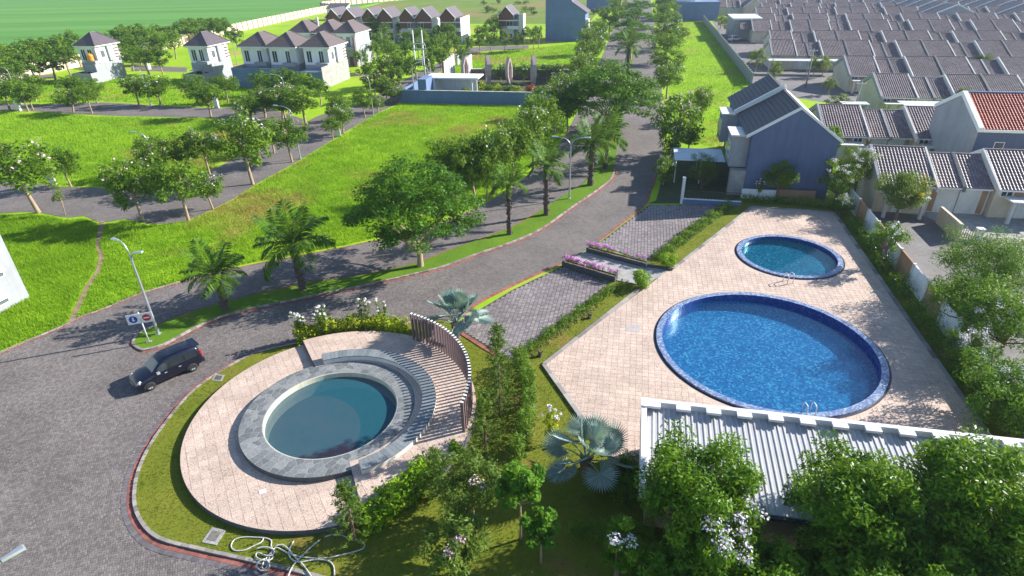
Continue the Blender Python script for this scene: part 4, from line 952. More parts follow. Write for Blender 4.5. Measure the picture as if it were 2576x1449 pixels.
def palm(label, base, tr_top, R, seed, group=None, nf=19, lean=(0, 0), rb=.27):
    B = G(*base); h = height_at(B, tr_top); t = thing('feather_palm', label, 'palm', (B[0], B[1], 0), 0, group); r = np.random.default_rng(seed)
    mb = MB(); k = 14; zs = np.linspace(-.05, h, k); pts = [(lean[0] * (z / h) ** 2, lean[1] * (z / h) ** 2, z) for z in zs]
    mb.tube(pts, [rb * (1.25 - .4 * min(1, i / 3)) * (1 + .07 * (-1) ** i) for i in range(k)], 10)
    for i in range(int(h * 16)):                       # old leaf bases on the trunk
        z = r.uniform(.2, h); a = r.uniform(0, 6.28); q = rb * .86; px_ = lean[0] * (z / h) ** 2 + math.cos(a) * q; py_ = lean[1] * (z / h) ** 2 + math.sin(a) * q
        mb.tube([(px_, py_, z), (px_ + math.cos(a) * .12, py_ + math.sin(a) * .12, z + .14)], [.07, .03], 4)
    mb.build('trunk', M['palmbark'], t)
    for i in range(nf):
        a = i * 2.39996 + r.uniform(-.2, .2); u = (i + .5) / nf
        o = bpy.data.objects.new('frond', FR[0 if u < .33 else 1 if u < .7 else 2]); COL.objects.link(o); o.parent = t
        o.location = (lean[0] + math.cos(a) * .12, lean[1] + math.sin(a) * .12, h - .1 - .25 * u); el = math.radians(48 - 62 * u + r.uniform(-8, 8)); L = R * r.uniform(.88, 1.1)
        o.rotation_euler = (r.uniform(-.25, .25), -el, a); o.scale = (L, L, L)
    return t
palm('short feather palm on the median tip behind the street lamp', (568, 782), 690, 2.7, 1)
palm('tall feather palm on the median beside the spreading tree', (762, 732), 615, 3.5, 2, nf=21, rb=.29)
palm('slim feather palm on the median right of the spreading tree', (1282, 592), 462, 2.2, 3, nf=18, rb=.22)
palm('feather palm on the median left of the two armed lamp', (1374, 543), 415, 2.6, 4)
palm('stout feather palm on the median right of the two armed lamp', (1485, 468), 362, 3.3, 5, rb=.34)
palm('stout feather palm on the median under the flat crowned tree', (1522, 425), 345, 3.3, 6, rb=.34)
palm('lone feather palm on the far median beside a two armed lamp', (1577, 190), 118, 4.0, 7, rb=.45)

# ---- silver fan palms
def fan_mesh(seed, n=34, cup=.35):
    r = np.random.default_rng(seed); V = []; F = []
    for k in range(n):
        a0 = math.radians(-150 + 300 * k / n); a1 = math.radians(-150 + 300 * (k + 1) / n); am = (a0 + a1) / 2; Lr = 1.0 * (.80 + .20 * math.cos(am * .7)) * r.uniform(.94, 1.05)
        def pt(a, rr, dz): return (rr * math.cos(a), rr * math.sin(a), cup * rr * rr * .6 * (1 - math.cos(a) * .3) + dz)
        b = len(V); V += [(0, 0, 0), pt(a0, Lr * .62, -.02), pt(am, Lr * .66, .035), pt(a1, Lr * .62, -.02), pt(am + .01, Lr, .0 - .08 * r.random())]
        F += [(b, b + 1, b + 2, b + 2), (b, b + 2, b + 3, b + 3), (b + 1, b + 4, b + 2, b + 2), (b + 2, b + 4, b + 3, b + 3)]
    F = [f[:3] for f in F]
    o = mk('fan_leaf', V, np.array(F), M['leaf_fan'], tint=np.clip(.45 + r.normal(size=len(F)) * .25, 0, 1)); me = o.data; bpy.data.objects.remove(o); return me
FAN = [fan_mesh(1, 40, .7), fan_mesh(2, 38, .45), fan_mesh(3, 42, .9)]
def fan_palm(label, B, h, R, seed, nl=17, pet=1.1):
    t = thing('fan_palm', label, 'palm', (B[0], B[1], 0)); r = np.random.default_rng(seed)
    mb = MB(); mb.tube([(0, 0, 0), (0, 0, h * .5), (0, 0, h)], [.26, .23, .26], 10)
    for i in range(26): a = i * 2.4; z = h * (.25 + .75 * i / 26); mb.tube([(math.cos(a) * .2, math.sin(a) * .2, z), (math.cos(a) * .38, math.sin(a) * .38, z + .3)], [.07, .025], 4)
    mb.build('trunk', M['bark'], t)
    for i in range(nl):
        a = i * 2.39996 + r.uniform(-.2, .2); u = (i + .5) / nl; el = math.radians(80 - 85 * u + r.uniform(-6, 6)); L = pet * (1.0 + .2 * u); d = Vector((math.cos(a) * math.cos(el), math.sin(a) * math.cos(el), math.sin(el)))
        e = Vector((0, 0, h)) + d * L
        mb = MB(); mb.tube([(0, 0, h - .1), tuple(Vector((0, 0, h)) + d * L * .55 + Vector((0, 0, .05))), tuple(e)], [.05, .035, .028], 5); mb.build('petiole', M['leaf_fan'], t, tint=[.5] * len(mb.F))
        o = bpy.data.objects.new('fan_leaf', FAN[i % 3]); COL.objects.link(o); o.parent = t; o.location = e
        o.rotation_euler = (r.uniform(-.6, .6), -el + math.radians(r.uniform(-5, 35)), a); s = R * r.uniform(.88, 1.12); o.scale = (s, s, s)
    return t
Bf = G(1150, 852, .1); fan_palm('silver blue fan palm behind the slatted screen', Bf, 1.5, 1.05, 4, 18, 1.45)
Bf2 = G(1473, 1196, .1); fan_palm('silver green fan palm on the shaded lawn left of the pavilion', Bf2, 1.3, 1.05, 9, 14, 1.3)

# ---- young araucaria pines with open whorls
def pine(label, base, top, seed, spread=1.1, dens=1.0):
    B = G(*base, .1); h = height_at(B, top); t = thing('araucaria_pine', label, 'pine', (B[0], B[1], .08)); r = np.random.default_rng(seed)
    mb = MB(); mb.tube([(0, 0, 0), (.03, .02, h * .5), (0, 0, h)], [.075, .05, .015], 7); cl = []; cr = []
    nw = int(h / .42)
    for w in range(nw):
        z = h * (.16 + .82 * w / nw); L = spread * (1 - .72 * w / nw) * r.uniform(.8, 1.15); nb_ = 6
        for k in range(nb_):
            if r.random() < .12: continue
            a = 2 * math.pi * k / nb_ + w * .5 + r.uniform(-.25, .25); ll = L * r.uniform(.7, 1.15); dr = (.22 if w < nw * .5 else -.12) * ll
            pts = [np.array([math.cos(a) * ll * u, math.sin(a) * ll * u, z - dr * math.sin(u * 2.4) + .32 * ll * u * u]) for u in (0, .35, .7, 1)]
            mb.tube([tuple(p) for p in pts], [.022, .016, .011, .006], 4, cap=False)
            for u in np.linspace(.3 if w < nw * .6 else .12, 1.0, 5):
                p = np.array([math.cos(a) * ll * u, math.sin(a) * ll * u, z - dr * math.sin(u * 2.4) + .32 * ll * u * u]); cl.append(p); cr.append(.10 + .06 * u)
    cl.append(np.array([0, 0, h - .1])); cr.append(.14)
    mb.build('trunk', M['bark'], t)
    V, F, ti = leafcloud(cl, cr, int(15 * dens), .17, .22, 1.0, .9, -.25, 1.0, seed); mk('foliage', V, F, M['leaf_pine'], t, tint=ti); return t
pine('tallest young pine on the lawn strip right of the screen', (1258, 1047), 812, 1, 1.25)
pine('young pine in front of the tallest pine by the tall hedge', (1222, 1140), 978, 2, 1.05)
pine('small pine at the lower end of the terrace hedge', (1102, 1246), 1126, 3, .85)
pine('open young pine at the lower rim of the plaza', (893, 1360), 1212, 4, 1.0)

# ---- hedges, bushes and beds
def hedge(name, label, path, w, h, mat, L=.12, per_m=260, z=.1, seed=1, asp=.5, cat='hedge', group=None, wob=.18, up=.6, droop=.25):
    q = smooth_path(path, .28); r = np.random.default_rng(seed); cl = []; cr = []; n = normals2(q)
    t = thing(name, label, cat, (q[0][0], q[0][1], 0), 0, group); o0 = q[0]
    rows_ = max(1, int(round(w / .32))); lay = max(1, int(round(h / .34)))
    for i in range(len(q)):
        hh = h * (1 + wob * math.sin(i * .9 + seed) * r.uniform(.4, 1.2))
        for a in range(rows_):
            off = (a + .5) / rows_ * w - w / 2
            for k in range(lay):
                cl.append((q[i][0] - o0[0] + n[i][0] * off + r.normal() * .06, q[i][1] - o0[1] + n[i][1] * off + r.normal() * .06, z + hh * (k + .55) / lay)); cr.append(.24 * r.uniform(.8, 1.25))
    tot = per_m * len(q) * .28; V, F, ti = leafcloud(cl, cr, max(3, int(tot / len(cl))), L, asp, .95, up, droop, .9, seed)
    mk('foliage', V, F, mat, t, tint=ti)
    mb = MB()
    for i in range(0, len(q), 2): mb.tube([(q[i][0] - o0[0], q[i][1] - o0[1], 0), (q[i][0] - o0[0] + r.normal() * .05, q[i][1] - o0[1] + r.normal() * .05, z + h * .7)], [.02, .008], 4)
    mb.build('stem', M['bark'], t); return t
def bush(name, label, B, r_, h, mat, L=.12, n=900, seed=1, z=.1, fl=None, nf=0, group=None, cat='shrub', asp=.5, up=.6):
    t = thing(name, label, cat, (B[0], B[1], 0), 0, group); rr = np.random.default_rng(seed); cl = []; cr = []
    for k in range(22):
        d = unit(rr.normal(size=3)); q = rr.random() ** .4; cl.append((d[0] * q * r_ * .72, d[1] * q * r_ * .72, z + h * .5 + d[2] * q * h * .40)); cr.append(r_ * rr.uniform(.3, .42))
    V, F, ti = leafcloud(cl, cr, n // 22, L, asp, min(1.0, h / (2 * r_)), up, .2, .9, seed); mk('foliage', V, F, mat, t, tint=ti)
    if fl:
        fc = []
        for k in range(nf): d = unit(rr.normal(size=3) + np.array([0, 0, .9])); fc.append((d[0] * r_ * 1.0, d[1] * r_ * 1.0, z + h * .55 + d[2] * h * .5))
        V, F, ti = leafcloud(fc, [.09] * nf, 22, .09, .8, 1, .7, seed=seed + 3); mk('blossom', V, F, M[fl], t, tint=ti)
    mb = MB()
    for k in range(5): a = k * 1.3; mb.tube([(math.cos(a) * .06, math.sin(a) * .06, 0), (math.cos(a) * r_ * .4, math.sin(a) * r_ * .4, z + h * .55)], [.025, .008], 4)
    mb.build('stem', M['bark'], t); return t
hedge('golden_hedge', 'golden green clipped hedge between the road and the plaza', GP([(752, 862), (790, 852), (850, 841), (920, 835), (960, 836), (1015, 846)], .1), 1.1, 1.3, M['leaf_gold'], .20, 950, .1, 2)
hedge('lime_hedge', 'lime green hedge along the lower right rim of the plaza', GP([(918, 1330), (960, 1302), (1010, 1262), (1050, 1230), (1085, 1196)], .1), 1.3, 1.3, M['leaf_lime'], .19, 1200, .1, 3)
bush('round_bush', 'upright lime green bush at the right end of the terrace', G(1150, 1150, .1), .55, 1.3, M['leaf_lime'], .13, 1400, 5)
bush('round_bush', 'clipped round bright green bush below the pool entrance ramp', G(1608, 722, .1), 1.05, 1.5, M['leaf_lime'], .13, 2600, 6)
bush('round_bush', 'clipped round bright green bush above the pool entrance ramp', G(1680, 672, .1), 1.0, 1.45, M['leaf_lime'], .13, 2400, 7)
hedge('grassy_hedge', 'arching grassy hedge between the deck lawn and lower parking', GP([(1572, 722), (1530, 738), (1470, 782), (1400, 832), (1345, 872), (1308, 905)], .1), .8, .55, M['leaf_grassy'], .30, 260, .08, 8, .16, wob=.5, droop=.6)
hedge('grassy_hedge', 'arching grassy hedge between the deck lawn and upper parking', GP([(1655, 655), (1700, 620), (1745, 585), (1790, 552), (1830, 522)], .1), 1.0, .75, M['leaf_grassy'], .32, 280, .08, 9, .16, wob=.5, droop=.6)
hedge('grassy_hedge', 'tall overgrown grassy hedge dividing the pine strip from the deck lawn', GP([(1302, 912), (1318, 950), (1330, 1000), (1330, 1050), (1318, 1110), (1296, 1165)], .1), .8, 1.7, M['leaf_grassy'], .30, 620, .08, 10, .18, wob=.25, droop=.5)
hedge('straw_fringe', 'dry straw coloured grass fringe below the lower parking hedge', GP([(1500, 775), (1430, 824), (1372, 866), (1326, 902)], .1), .3, .3, M['leaf_dry'], .26, 140, .08, 11, .12, cat='grass', droop=.7)
hedge('straw_fringe', 'dry straw coloured grass fringe beside the tall dividing hedge', GP([(1316, 925), (1334, 960), (1346, 1010), (1346, 1060), (1336, 1110)], .1), .3, .35, M['leaf_dry'], .26, 140, .08, 12, .12, cat='grass', droop=.7)
hedge('clipped_hedge', 'dark clipped hedge at the foot of the blue house wall', GP([(1868, 506), (1930, 510), (2000, 514)], .1), .8, .7, M['leaf_dark'], .14, 460, .08, 13)
hedge('clipped_hedge', 'shaded hedge along the top edge of the pool deck', GP([(2010, 516), (2060, 520), (2110, 526)], .1), .9, .9, M['leaf_dark'], .14, 420, .08, 14)
for i, (s, n) in enumerate([(6.5, 1), (10.5, 1), (14.5, 1), (18.6, 1), (23, 1), (26.5, 1), (30, 1)]):
    b = BW0 + WDIR * s + np.array([-1.0, .2]); hedge('bed_hedge', 'dark green shrub mass in the bed along the pool boundary wall', [b - WDIR * 1.4, b, b + WDIR * 1.4], 1.3, 1.25, M['leaf_dark'], .13, 520, .08, 20 + i, group='shrub masses along the pool wall', cat='shrub')
# white flowering shrubs behind the golden hedge
def tall_flower(label, base, top, seed, n=7, fl='fl_white', mat='leaf_street', grp=None, spread=.45, nl=70, L=.17, name='flowering_shrub'):
    B = G(*base, .1); h = height_at(B, top); t = thing(name, label, 'shrub', (B[0], B[1], .05), 0, grp); r = np.random.default_rng(seed); mb = MB(); cl = []; cr = []; fc = []
    for k in range(n):
        a = r.uniform(0, 6.28); e = np.array([math.cos(a) * spread * r.uniform(.3, 1.2), math.sin(a) * spread * r.uniform(.3, 1.2), h * r.uniform(.8, 1.0)]); mb.tube([(0, 0, 0), tuple(e * [.4, .4, .5]), tuple(e)], [.025, .018, .008], 4)
        for u in (.5, .65, .8, .93): cl.append(e * [u, u, u]); cr.append(.17)
        fc.append(e + np.array([0, 0, .05])); 
        if r.random() < .6: fc.append(e * [1.2, 1.2, .9])
    mb.build('stem', M['palebark'], t); V, F, ti = leafcloud(cl, cr, nl // 4, L, .4, 1, .5, .3, .8, seed); mk('foliage', V, F, M[mat], t, tint=ti)
    V, F, ti = leafcloud(fc, [.10] * len(fc), 30, .10, .85, .6, 1.0, seed=seed + 1); mk('blossom', V, F, M[fl], t, tint=ti); return t
tall_flower('bushy white flowering shrub at the left end of the golden hedge', (772, 858), 788, 1, 11, spread=.6)
tall_flower('white flowering shrub second from the left end of the golden hedge', (820, 850), 778, 2, 9, spread=.5)
tall_flower('slim white flowering shrub behind the middle of the golden hedge', (921, 828), 752, 3, 6, spread=.45)
tall_flower('forked white flowering shrub near the screen end of the golden hedge', (966, 822), 755, 4, 5, spread=.5)
bush('yellow_shrub', 'yellow leaved shrub with white flowers on the deck lawn', G(1388, 1115, .1), .55, 2.6, M['leaf_gold'], .14, 900, 31, fl='fl_white', nf=12)
for i, (px, lb) in enumerate([((1358, 896), 'dark tree stump sprouting at the lower corner of the deck lawn'), ((1483, 800), 'dark cut stump on the deck lawn beside the grassy hedge'), ((1735, 600), 'dark cut stump on the lawn by the upper parking')]):
    B = G(*px, .1); t = thing('tree_stump', lb, 'stump', (B[0], B[1], .08)); r = np.random.default_rng(i)
    mb = MB(); mb.tube([(0, 0, 0), (.02, 0, .2), (.05, .02, .4)], [.2, .14, .12], 7)
    for k in range(5): a = k * 1.3; mb.tube([(math.cos(a) * .1, math.sin(a) * .1, .25), (math.cos(a) * .22, math.sin(a) * .22, .5)], [.035, .015], 4)
    mb.build('stump_wood', M['palmbark'], t); V, F, ti = leafcloud([(0, 0, .3)], [.3], 30, .2, .15, seed=i); mk('sprout', V, F, M['leaf_grassy'], t, tint=ti)

# ---- big near trees at the lower right and other single trees
def big_tree(name, label, B, h, wr, seed, mat, L=.19, ncl=60, nper=110, fl=None, nf=0, low=.25, asp=.36, zr=None, bark='bark', lean=(0, 0), trunk_r=.14, fside=None):
    t = thing(name, label, 'tree', (B[0], B[1], .0)); z0 = h * low; cl, cr = crown_clumps(ncl, seed, 'round', 1.0); hz = (h - z0) / 2
    nper = int(nper * 1.5); L = L * 1.06; wr = wr * 1.06; c = cl * np.array([wr, wr, hz]) + np.array([lean[0], lean[1], z0 + hz]); s = cr * wr * 1.02
    V, F, ti = leafcloud(c, s, nper, L, asp, .85, .6, .3, .8, seed); mk('crown', V, F, M[mat], t, tint=ti)
    mb = MB(); mb.tube([(0, 0, 0), (lean[0] * .3, lean[1] * .3, z0 * .6), (lean[0] * .6, lean[1] * .6, z0 * 1.05)], [trunk_r * 1.3, trunk_r, trunk_r * .85], 8)
    for q in c[np.argsort(c[:, 2])][::max(1, ncl // 12)]: s0 = np.array([lean[0] * .6, lean[1] * .6, z0]); mb.tube([tuple(s0), tuple(s0 * .4 + q * .6 + np.array([0, 0, -.2])), tuple(q)], [trunk_r * .5, trunk_r * .3, .015], 5, cap=False)
    mb.build('trunk', M[bark], t, True)
    if fl:
        r = np.random.default_rng(seed + 9); o = np.argsort(-(unit(c - c.mean(0)) @ np.array(fside if fside else (0, -.6, .8)))); fc = []
        for i in o[:nf]:
            for k in range(2): d = unit(r.normal(size=3) + np.array([0, -.4, .9])); fc.append(c[i] + d * s[i] * 1.0)
        V, F, ti = leafcloud(fc, [.30] * len(fc), 34, .095, .85, .8, .7, seed=seed + 4); mk('blossom', V, F, M[fl], t, tint=ti)
    return t
def atz(px, z): p = G(px[0], px[1], z); return p[:2]
big_tree('blossom_tree', 'large tree with lilac white blossom leaning over the pavilion roof', atz((1780, 1205), 4.4), 6.2, 2.75, 41, 'leaf_dark', .20, 70, 190, 'fl_lilac', 7, .3, fside=(.3, -.9, -.1))
big_tree('blossom_tree', 'lower tree with heavy lilac white blossom below the pavilion roof', atz((1790, 1345), 3.6), 4.8, 1.9, 43, 'leaf_dark', .20, 46, 170, 'fl_lilac', 12, .2, fside=(.5, -.2, .8))
big_tree('leafy_tree', 'glossy green tree over the middle of the pavilion roof', atz((2165, 1235), 4.4), 6.1, 2.6, 47, 'leaf_dark', .21, 64, 190, None, 0, .3)
big_tree('leafy_tree', 'dense glossy green tree over the right end of the pavilion', atz((2465, 1235), 4.6), 6.9, 3.0, 53, 'leaf_dark', .21, 76, 190, None, 0, .25)
big_tree('leafy_tree', 'dark shaded tree below the middle of the pavilion', atz((2120, 1420), 2.6), 4.0, 2.2, 59, 'leaf_dark', .2, 46, 100, None, 0, .1)
big_tree('leafy_tree', 'slim shaded tree at the left of the lilac blossom trees', atz((1560, 1370), 2.6), 4.2, 1.05, 61, 'leaf_dark', .19, 26, 90, 'fl_lilac', 2, .2)
big_tree('leafy_tree', 'dark shaded tree under the right end of the pavilion', atz((2420, 1440), 2.6), 4.2, 2.4, 67, 'leaf_dark', .2, 46, 100, None, 0, .1)
big_tree('pale_tree', 'pale leaved tree with pink buds at the lower end of the hedge', atz((1185, 1215), 2.3), 3.8, 2.0, 71, 'leaf_pale', .19, 40, 85, 'fl_pink', 1, .25, bark='palebark', trunk_r=.06)
big_tree('pale_tree', 'pale leaved small tree on the lawn at the bottom edge', atz((1135, 1372), 2.2), 3.5, 1.65, 73, 'leaf_pale', .2, 30, 70, 'fl_pink', 1, .3, bark='palebark', trunk_r=.06)
big_tree('thin_tree', 'thin tree with yellowing leaves standing in the shaded lawn', atz((1308, 1222), 3.6), 4.8, 1.2, 79, 'leaf_bright', .22, 26, 70, None, 0, .5, .5, bark='palebark', trunk_r=.05)
big_tree('thin_tree', 'low forked tree with yellowing leaves on the shaded lawn', atz((1362, 1330), 2.4), 3.5, 1.0, 83, 'leaf_bright', .22, 20, 60, None, 0, .45, .5, bark='palebark', trunk_r=.05)
big_tree('shrub_mass', 'dark fern like shrubs in the shade at the pavilion corner', atz((1555, 1200), .8), 1.7, 1.1, 89, 'leaf_palm', .3, 26, 60, None, 0, .0, .2)
big_tree('feathery_tree', 'bright feathery tree in the lane behind the pool wall', atz((2490, 665), 3.6), 6.2, 3.9, 91, 'leaf_bright', .17, 70, 210, None, 0, .2, .3)
big_tree('leafy_tree', 'spreading tree with white flowers over the pool boundary wall', atz((2460, 765), 3.0), 4.8, 3.2, 97, 'leaf_bright', .17, 50, 110, 'fl_white', 5, .35, fside=(-.2, -.9, 0))
big_tree('leafy_tree', 'small white flowering tree beside the pool wall', atz((2440, 862), 2.2), 3.4, 1.8, 101, 'leaf_street', .16, 30, 80, 'fl_white', 9, .3, fside=(0, -.6, .6))
big_tree('leafy_tree', 'leafy tree at the lower end of the pool boundary wall', atz((2520, 945), 2.8), 4.4, 2.4, 103, 'leaf_bright', .18, 42, 100, 'fl_white', 3, .3)
big_tree('leafy_tree', 'bright lane tree beside the feathery tree behind the pool wall', atz((2555, 800), 3.2), 5.0, 2.8, 221, 'leaf_bright', .18, 50, 120, None, 0, .25)
big_tree('leafy_tree', 'bright bushy tree leaning on the pool wall below the feathery tree', atz((2405, 735), 2.4), 3.8, 1.7, 227, 'leaf_bright', .18, 34, 110, None, 0, .2)
big_tree('leafy_tree', 'leafy tree in the lane near the lower end of the pool wall', atz((2575, 1030), 2.8), 4.6, 2.4, 229, 'leaf_bright', .18, 46, 120, None, 0, .2)
big_tree('yellow_tree', 'olive green tree with yellow flowers behind the pool wall', atz((2275, 478), 3.4), 5.6, 2.7, 107, 'leaf_pale', .17, 54, 170, 'fl_yellow', 12, .25, .35, fside=(.8, -.5, .2))
big_tree('pale_tree', 'leaning tree with lilac flowers over the pool boundary wall', atz((2240, 600), 2.8), 4.4, 1.7, 109, 'leaf_bright', .18, 26, 80, 'fl_white', 3, .4)
big_tree('blossom_tree', 'white blossomed tree at the far corner of the pool deck', atz((2118, 440), 3.2), 5.4, 2.5, 113, 'leaf_street', .17, 40, 100, 'fl_white', 9, .2)
big_tree('blossom_tree', 'tall white blossomed tree behind the far deck corner', atz((2168, 412), 4.0), 6.4, 2.2, 127, 'leaf_pale', .17, 36, 100, 'fl_white', 8, .3)
big_tree('blossom_tree', 'low white flowering tree at the far corner of the planting bed', atz((2120, 510), 1.4), 2.4, 1.3, 131, 'leaf_dark', .17, 26, 80, 'fl_white', 5, .15)
big_tree('leafy_tree', 'bright crowned tree at the right corner of the blue house', atz((2090, 350), 5.2), 7.2, 1.5, 137, 'leaf_bright', .2, 28, 90, None, 0, .35)
big_tree('layered_tree', 'shaded tree with layered crown before the blank shade blue wall', atz((1965, 440), 3.0), 4.6, 1.9, 139, 'leaf_street', .18, 40, 100, None, 0, .3)
big_tree('layered_tree', 'small sunlit topped tree close to the blank shade blue wall', atz((1962, 375), 4.6), 5.6, .95, 141, 'leaf_bright', .19, 12, 60, None, 0, .65)
big_tree('dark_conifer', 'dark feathery conifer in the garden of the blue house', atz((1770, 432), 2.0), 4.6, 1.9, 149, 'leaf_pine', .17, 44, 110, None, 0, .05, .2)
for i, (px, z, h, wr) in enumerate([((2330, 1420), 3.0, 4.6, 2.3), ((1930, 1440), 2.6, 3.8, 1.9), ((2600, 1330), 3.6, 5.6, 2.6), ((1680, 1450), 2.2, 3.4, 1.6), ((2200, 1480), 2.6, 4.2, 2.2), ((2520, 1470), 3, 4.6, 2.4)]):
    big_tree('leafy_tree', ['shaded tree between the two glossy trees at the pavilion back', 'shaded low tree behind the lilac blossom clusters', 'tall tree beyond the right end of the pavilion', 'shaded low tree under the lilac blossom tree', 'dark tree rising from the bottom garden edge', 'dark tree at the bottom corner of the garden'][i], atz(px, z), h, wr, 160 + i * 7, 'leaf_dark', .21, 46, 130, None, 0, .08)
for i, B in enumerate([(27.5, 15.0), (31, 11), (24, 9.5), (29.5, 19.5), (19, 8.5)]):
    big_tree('leafy_tree', 'leafy tree of the garden row continuing past the pavilion', B, 6.5, 2.6, 210 + i * 5, 'leaf_dark', .22, 50, 120, None, 0, .1)['group'] = 'garden row past the pavilion'
hedge('fern_bank', 'dark fern bank on the shaded lawn left of the blossom trees', [atz(p, .1) for p in ((1440, 1345), (1500, 1350), (1560, 1352), (1640, 1350))], 1.0, .8, M['leaf_grassy'], .3, 380, .08, 41, .16, cat='shrub', droop=.6)
hedge('fern_bank', 'dark ferns against the pavilion side wall', [atz(p, .1) for p in ((1590, 1165), (1580, 1215), (1572, 1270))], 1.2, 1.1, M['leaf_palm'], .35, 420, .08, 42, .14, cat='shrub', droop=.7)
tall_flower('white flowering shrub in the bed by the white garden wall', (1905, 500), 452, 12, 6)

# ================================================================== BUILDINGS
def window(mbx, parent, x0, x1, z0, z1, y, axis='y', sgn=-1, mull=1, frame='trim', glass='glass'):
    """frame with mullions as one part, its panes as sub-parts; sits proud of a wall on plane y (or x)"""
    t = .05; mb = MB()
    def bx(a0, a1, c0, c1, d0, d1, m=0):
        if axis == 'y': mb.box(a0, a1, min(y + sgn * d0, y + sgn * d1), max(y + sgn * d0, y + sgn * d1), c0, c1, m)
        else: mb.box(min(y + sgn * d0, y + sgn * d1), max(y + sgn * d0, y + sgn * d1), a0, a1, c0, c1, m)
    f = .08
    bx(x0, x1, z0, z0 + f, -.02, t); bx(x0, x1, z1 - f, z1, -.02, t); bx(x0, x0 + f, z0 + f, z1 - f, -.02, t); bx(x1 - f, x1, z0 + f, z1 - f, -.02, t)
    for k in range(1, mull + 1): c = x0 + (x1 - x0) * k / (mull + 1); bx(c - f / 2, c + f / 2, z0 + f, z1 - f, -.02, t - .005)
    o = mb.build('window', M[frame], parent)
    for k in range(mull + 1):
        a = x0 + (x1 - x0) * k / (mull + 1) + f / 2; b = x0 + (x1 - x0) * (k + 1) / (mull + 1) - f / 2; mb = MB(); bx(a, b, z0 + f * .5, z1 - f * .5, -.01, .02); mb.build('pane', M[glass], o)
    return o
def frame_obj(name, label, cat, o, ang=TH, group=None): return thing(name, label, cat, (o[0], o[1], 0), ang, group)
RT = {}
M['tile_roof'] = tinted('brown roof tiles', [(0, (.18, .138, .148)), (.6, (.24, .185, .195)), (1, (.30, .235, .245))], .55, 4)
M['tile_roof1'] = randtinted('brown roof tile', [(0, (.18, .138, .148)), (.6, (.24, .185, .195)), (1, (.30, .235, .245))], .55)
M['tile_red1'] = randtinted('red roof tile', [(0, (.36, .055, .03)), (.6, (.47, .085, .045)), (1, (.56, .13, .07))], .6)
TW, TL = .31, .40
TPROF = [(0, .0), (.10, .055), (.31, .085), (.55, .06), (.72, .012), (1.0, .0)]
def tile_shape(w=TW, l=TL):
    V = []; F = []; n = len(TPROF)
    for u, z in TPROF: V.append((u * w, -.03, z * 1.0 + .045))
    for u, z in TPROF: V.append((u * w, l, z * .9 + .005))
    for u, z in TPROF: V.append((u * w, -.03, z * .2 - .0))
    F = [(i, i + 1, n + i + 1, n + i) for i in range(n - 1)] + [(2 * n + i, 2 * n + i + 1, i + 1, i) for i in range(n - 1)]
    return np.array(V), F
def tile_slope(w, run, rise):
    """joined tiled slope mesh: x 0..w, y 0..run, z 0..rise"""
    k = (round(w, 2), round(run, 2), round(rise, 2))
    if k not in RT:
        L = math.hypot(run, rise); nx = max(1, round(w / TW)); ny = max(1, round(L / TL)); ts, F0 = tile_shape(w / nx, L / ny)
        cs, sn = run / L, rise / L; V = []; F = []; T = []
        for j in range(ny):
            for i in range(nx):
                b = len(V); v = ts + np.array([i * w / nx, j * L / ny, 0]); V += [(p[0], p[1] * cs - p[2] * sn, p[1] * sn + p[2] * cs) for p in v]; F += [tuple(b + q for q in f) for f in F0]; T += [rng.random()] * len(F0)
        o = mk('roof_tiles', V, np.array(F), M['tile_roof'], tint=T); RT[k] = o.data; bpy.data.objects.remove(o)
    return RT[k]
def put_tiles(parent, w, run, rise, loc, rot=0.0):
    o = bpy.data.objects.new('roof_tiles', tile_slope(w, run, rise)); COL.objects.link(o); o.parent = parent; o.location = loc; o.rotation_euler = (0, 0, rot); o['kind'] = 'stuff'; return o
def put_single_tiles(parent, w, run, rise, loc, mat):
    L = math.hypot(run, rise); nx = max(1, round(w / TW)); ny = max(1, round(L / TL)); ts, F0 = tile_shape(w / nx, L / ny); el = math.atan2(rise, run)
    o = mk('roof_tile', ts, F0, mat); me = o.data; bpy.data.objects.remove(o)
    for j in range(ny):
        for i in range(nx):
            o = bpy.data.objects.new('roof_tile', me); COL.objects.link(o); o.parent = parent; y = j * L / ny
            o.location = (loc[0] + i * w / nx, loc[1] + y * math.cos(el), loc[2] + y * math.sin(el)); o.rotation_euler = (el + rng.uniform(-.012, .012), 0, rng.uniform(-.01, .01))

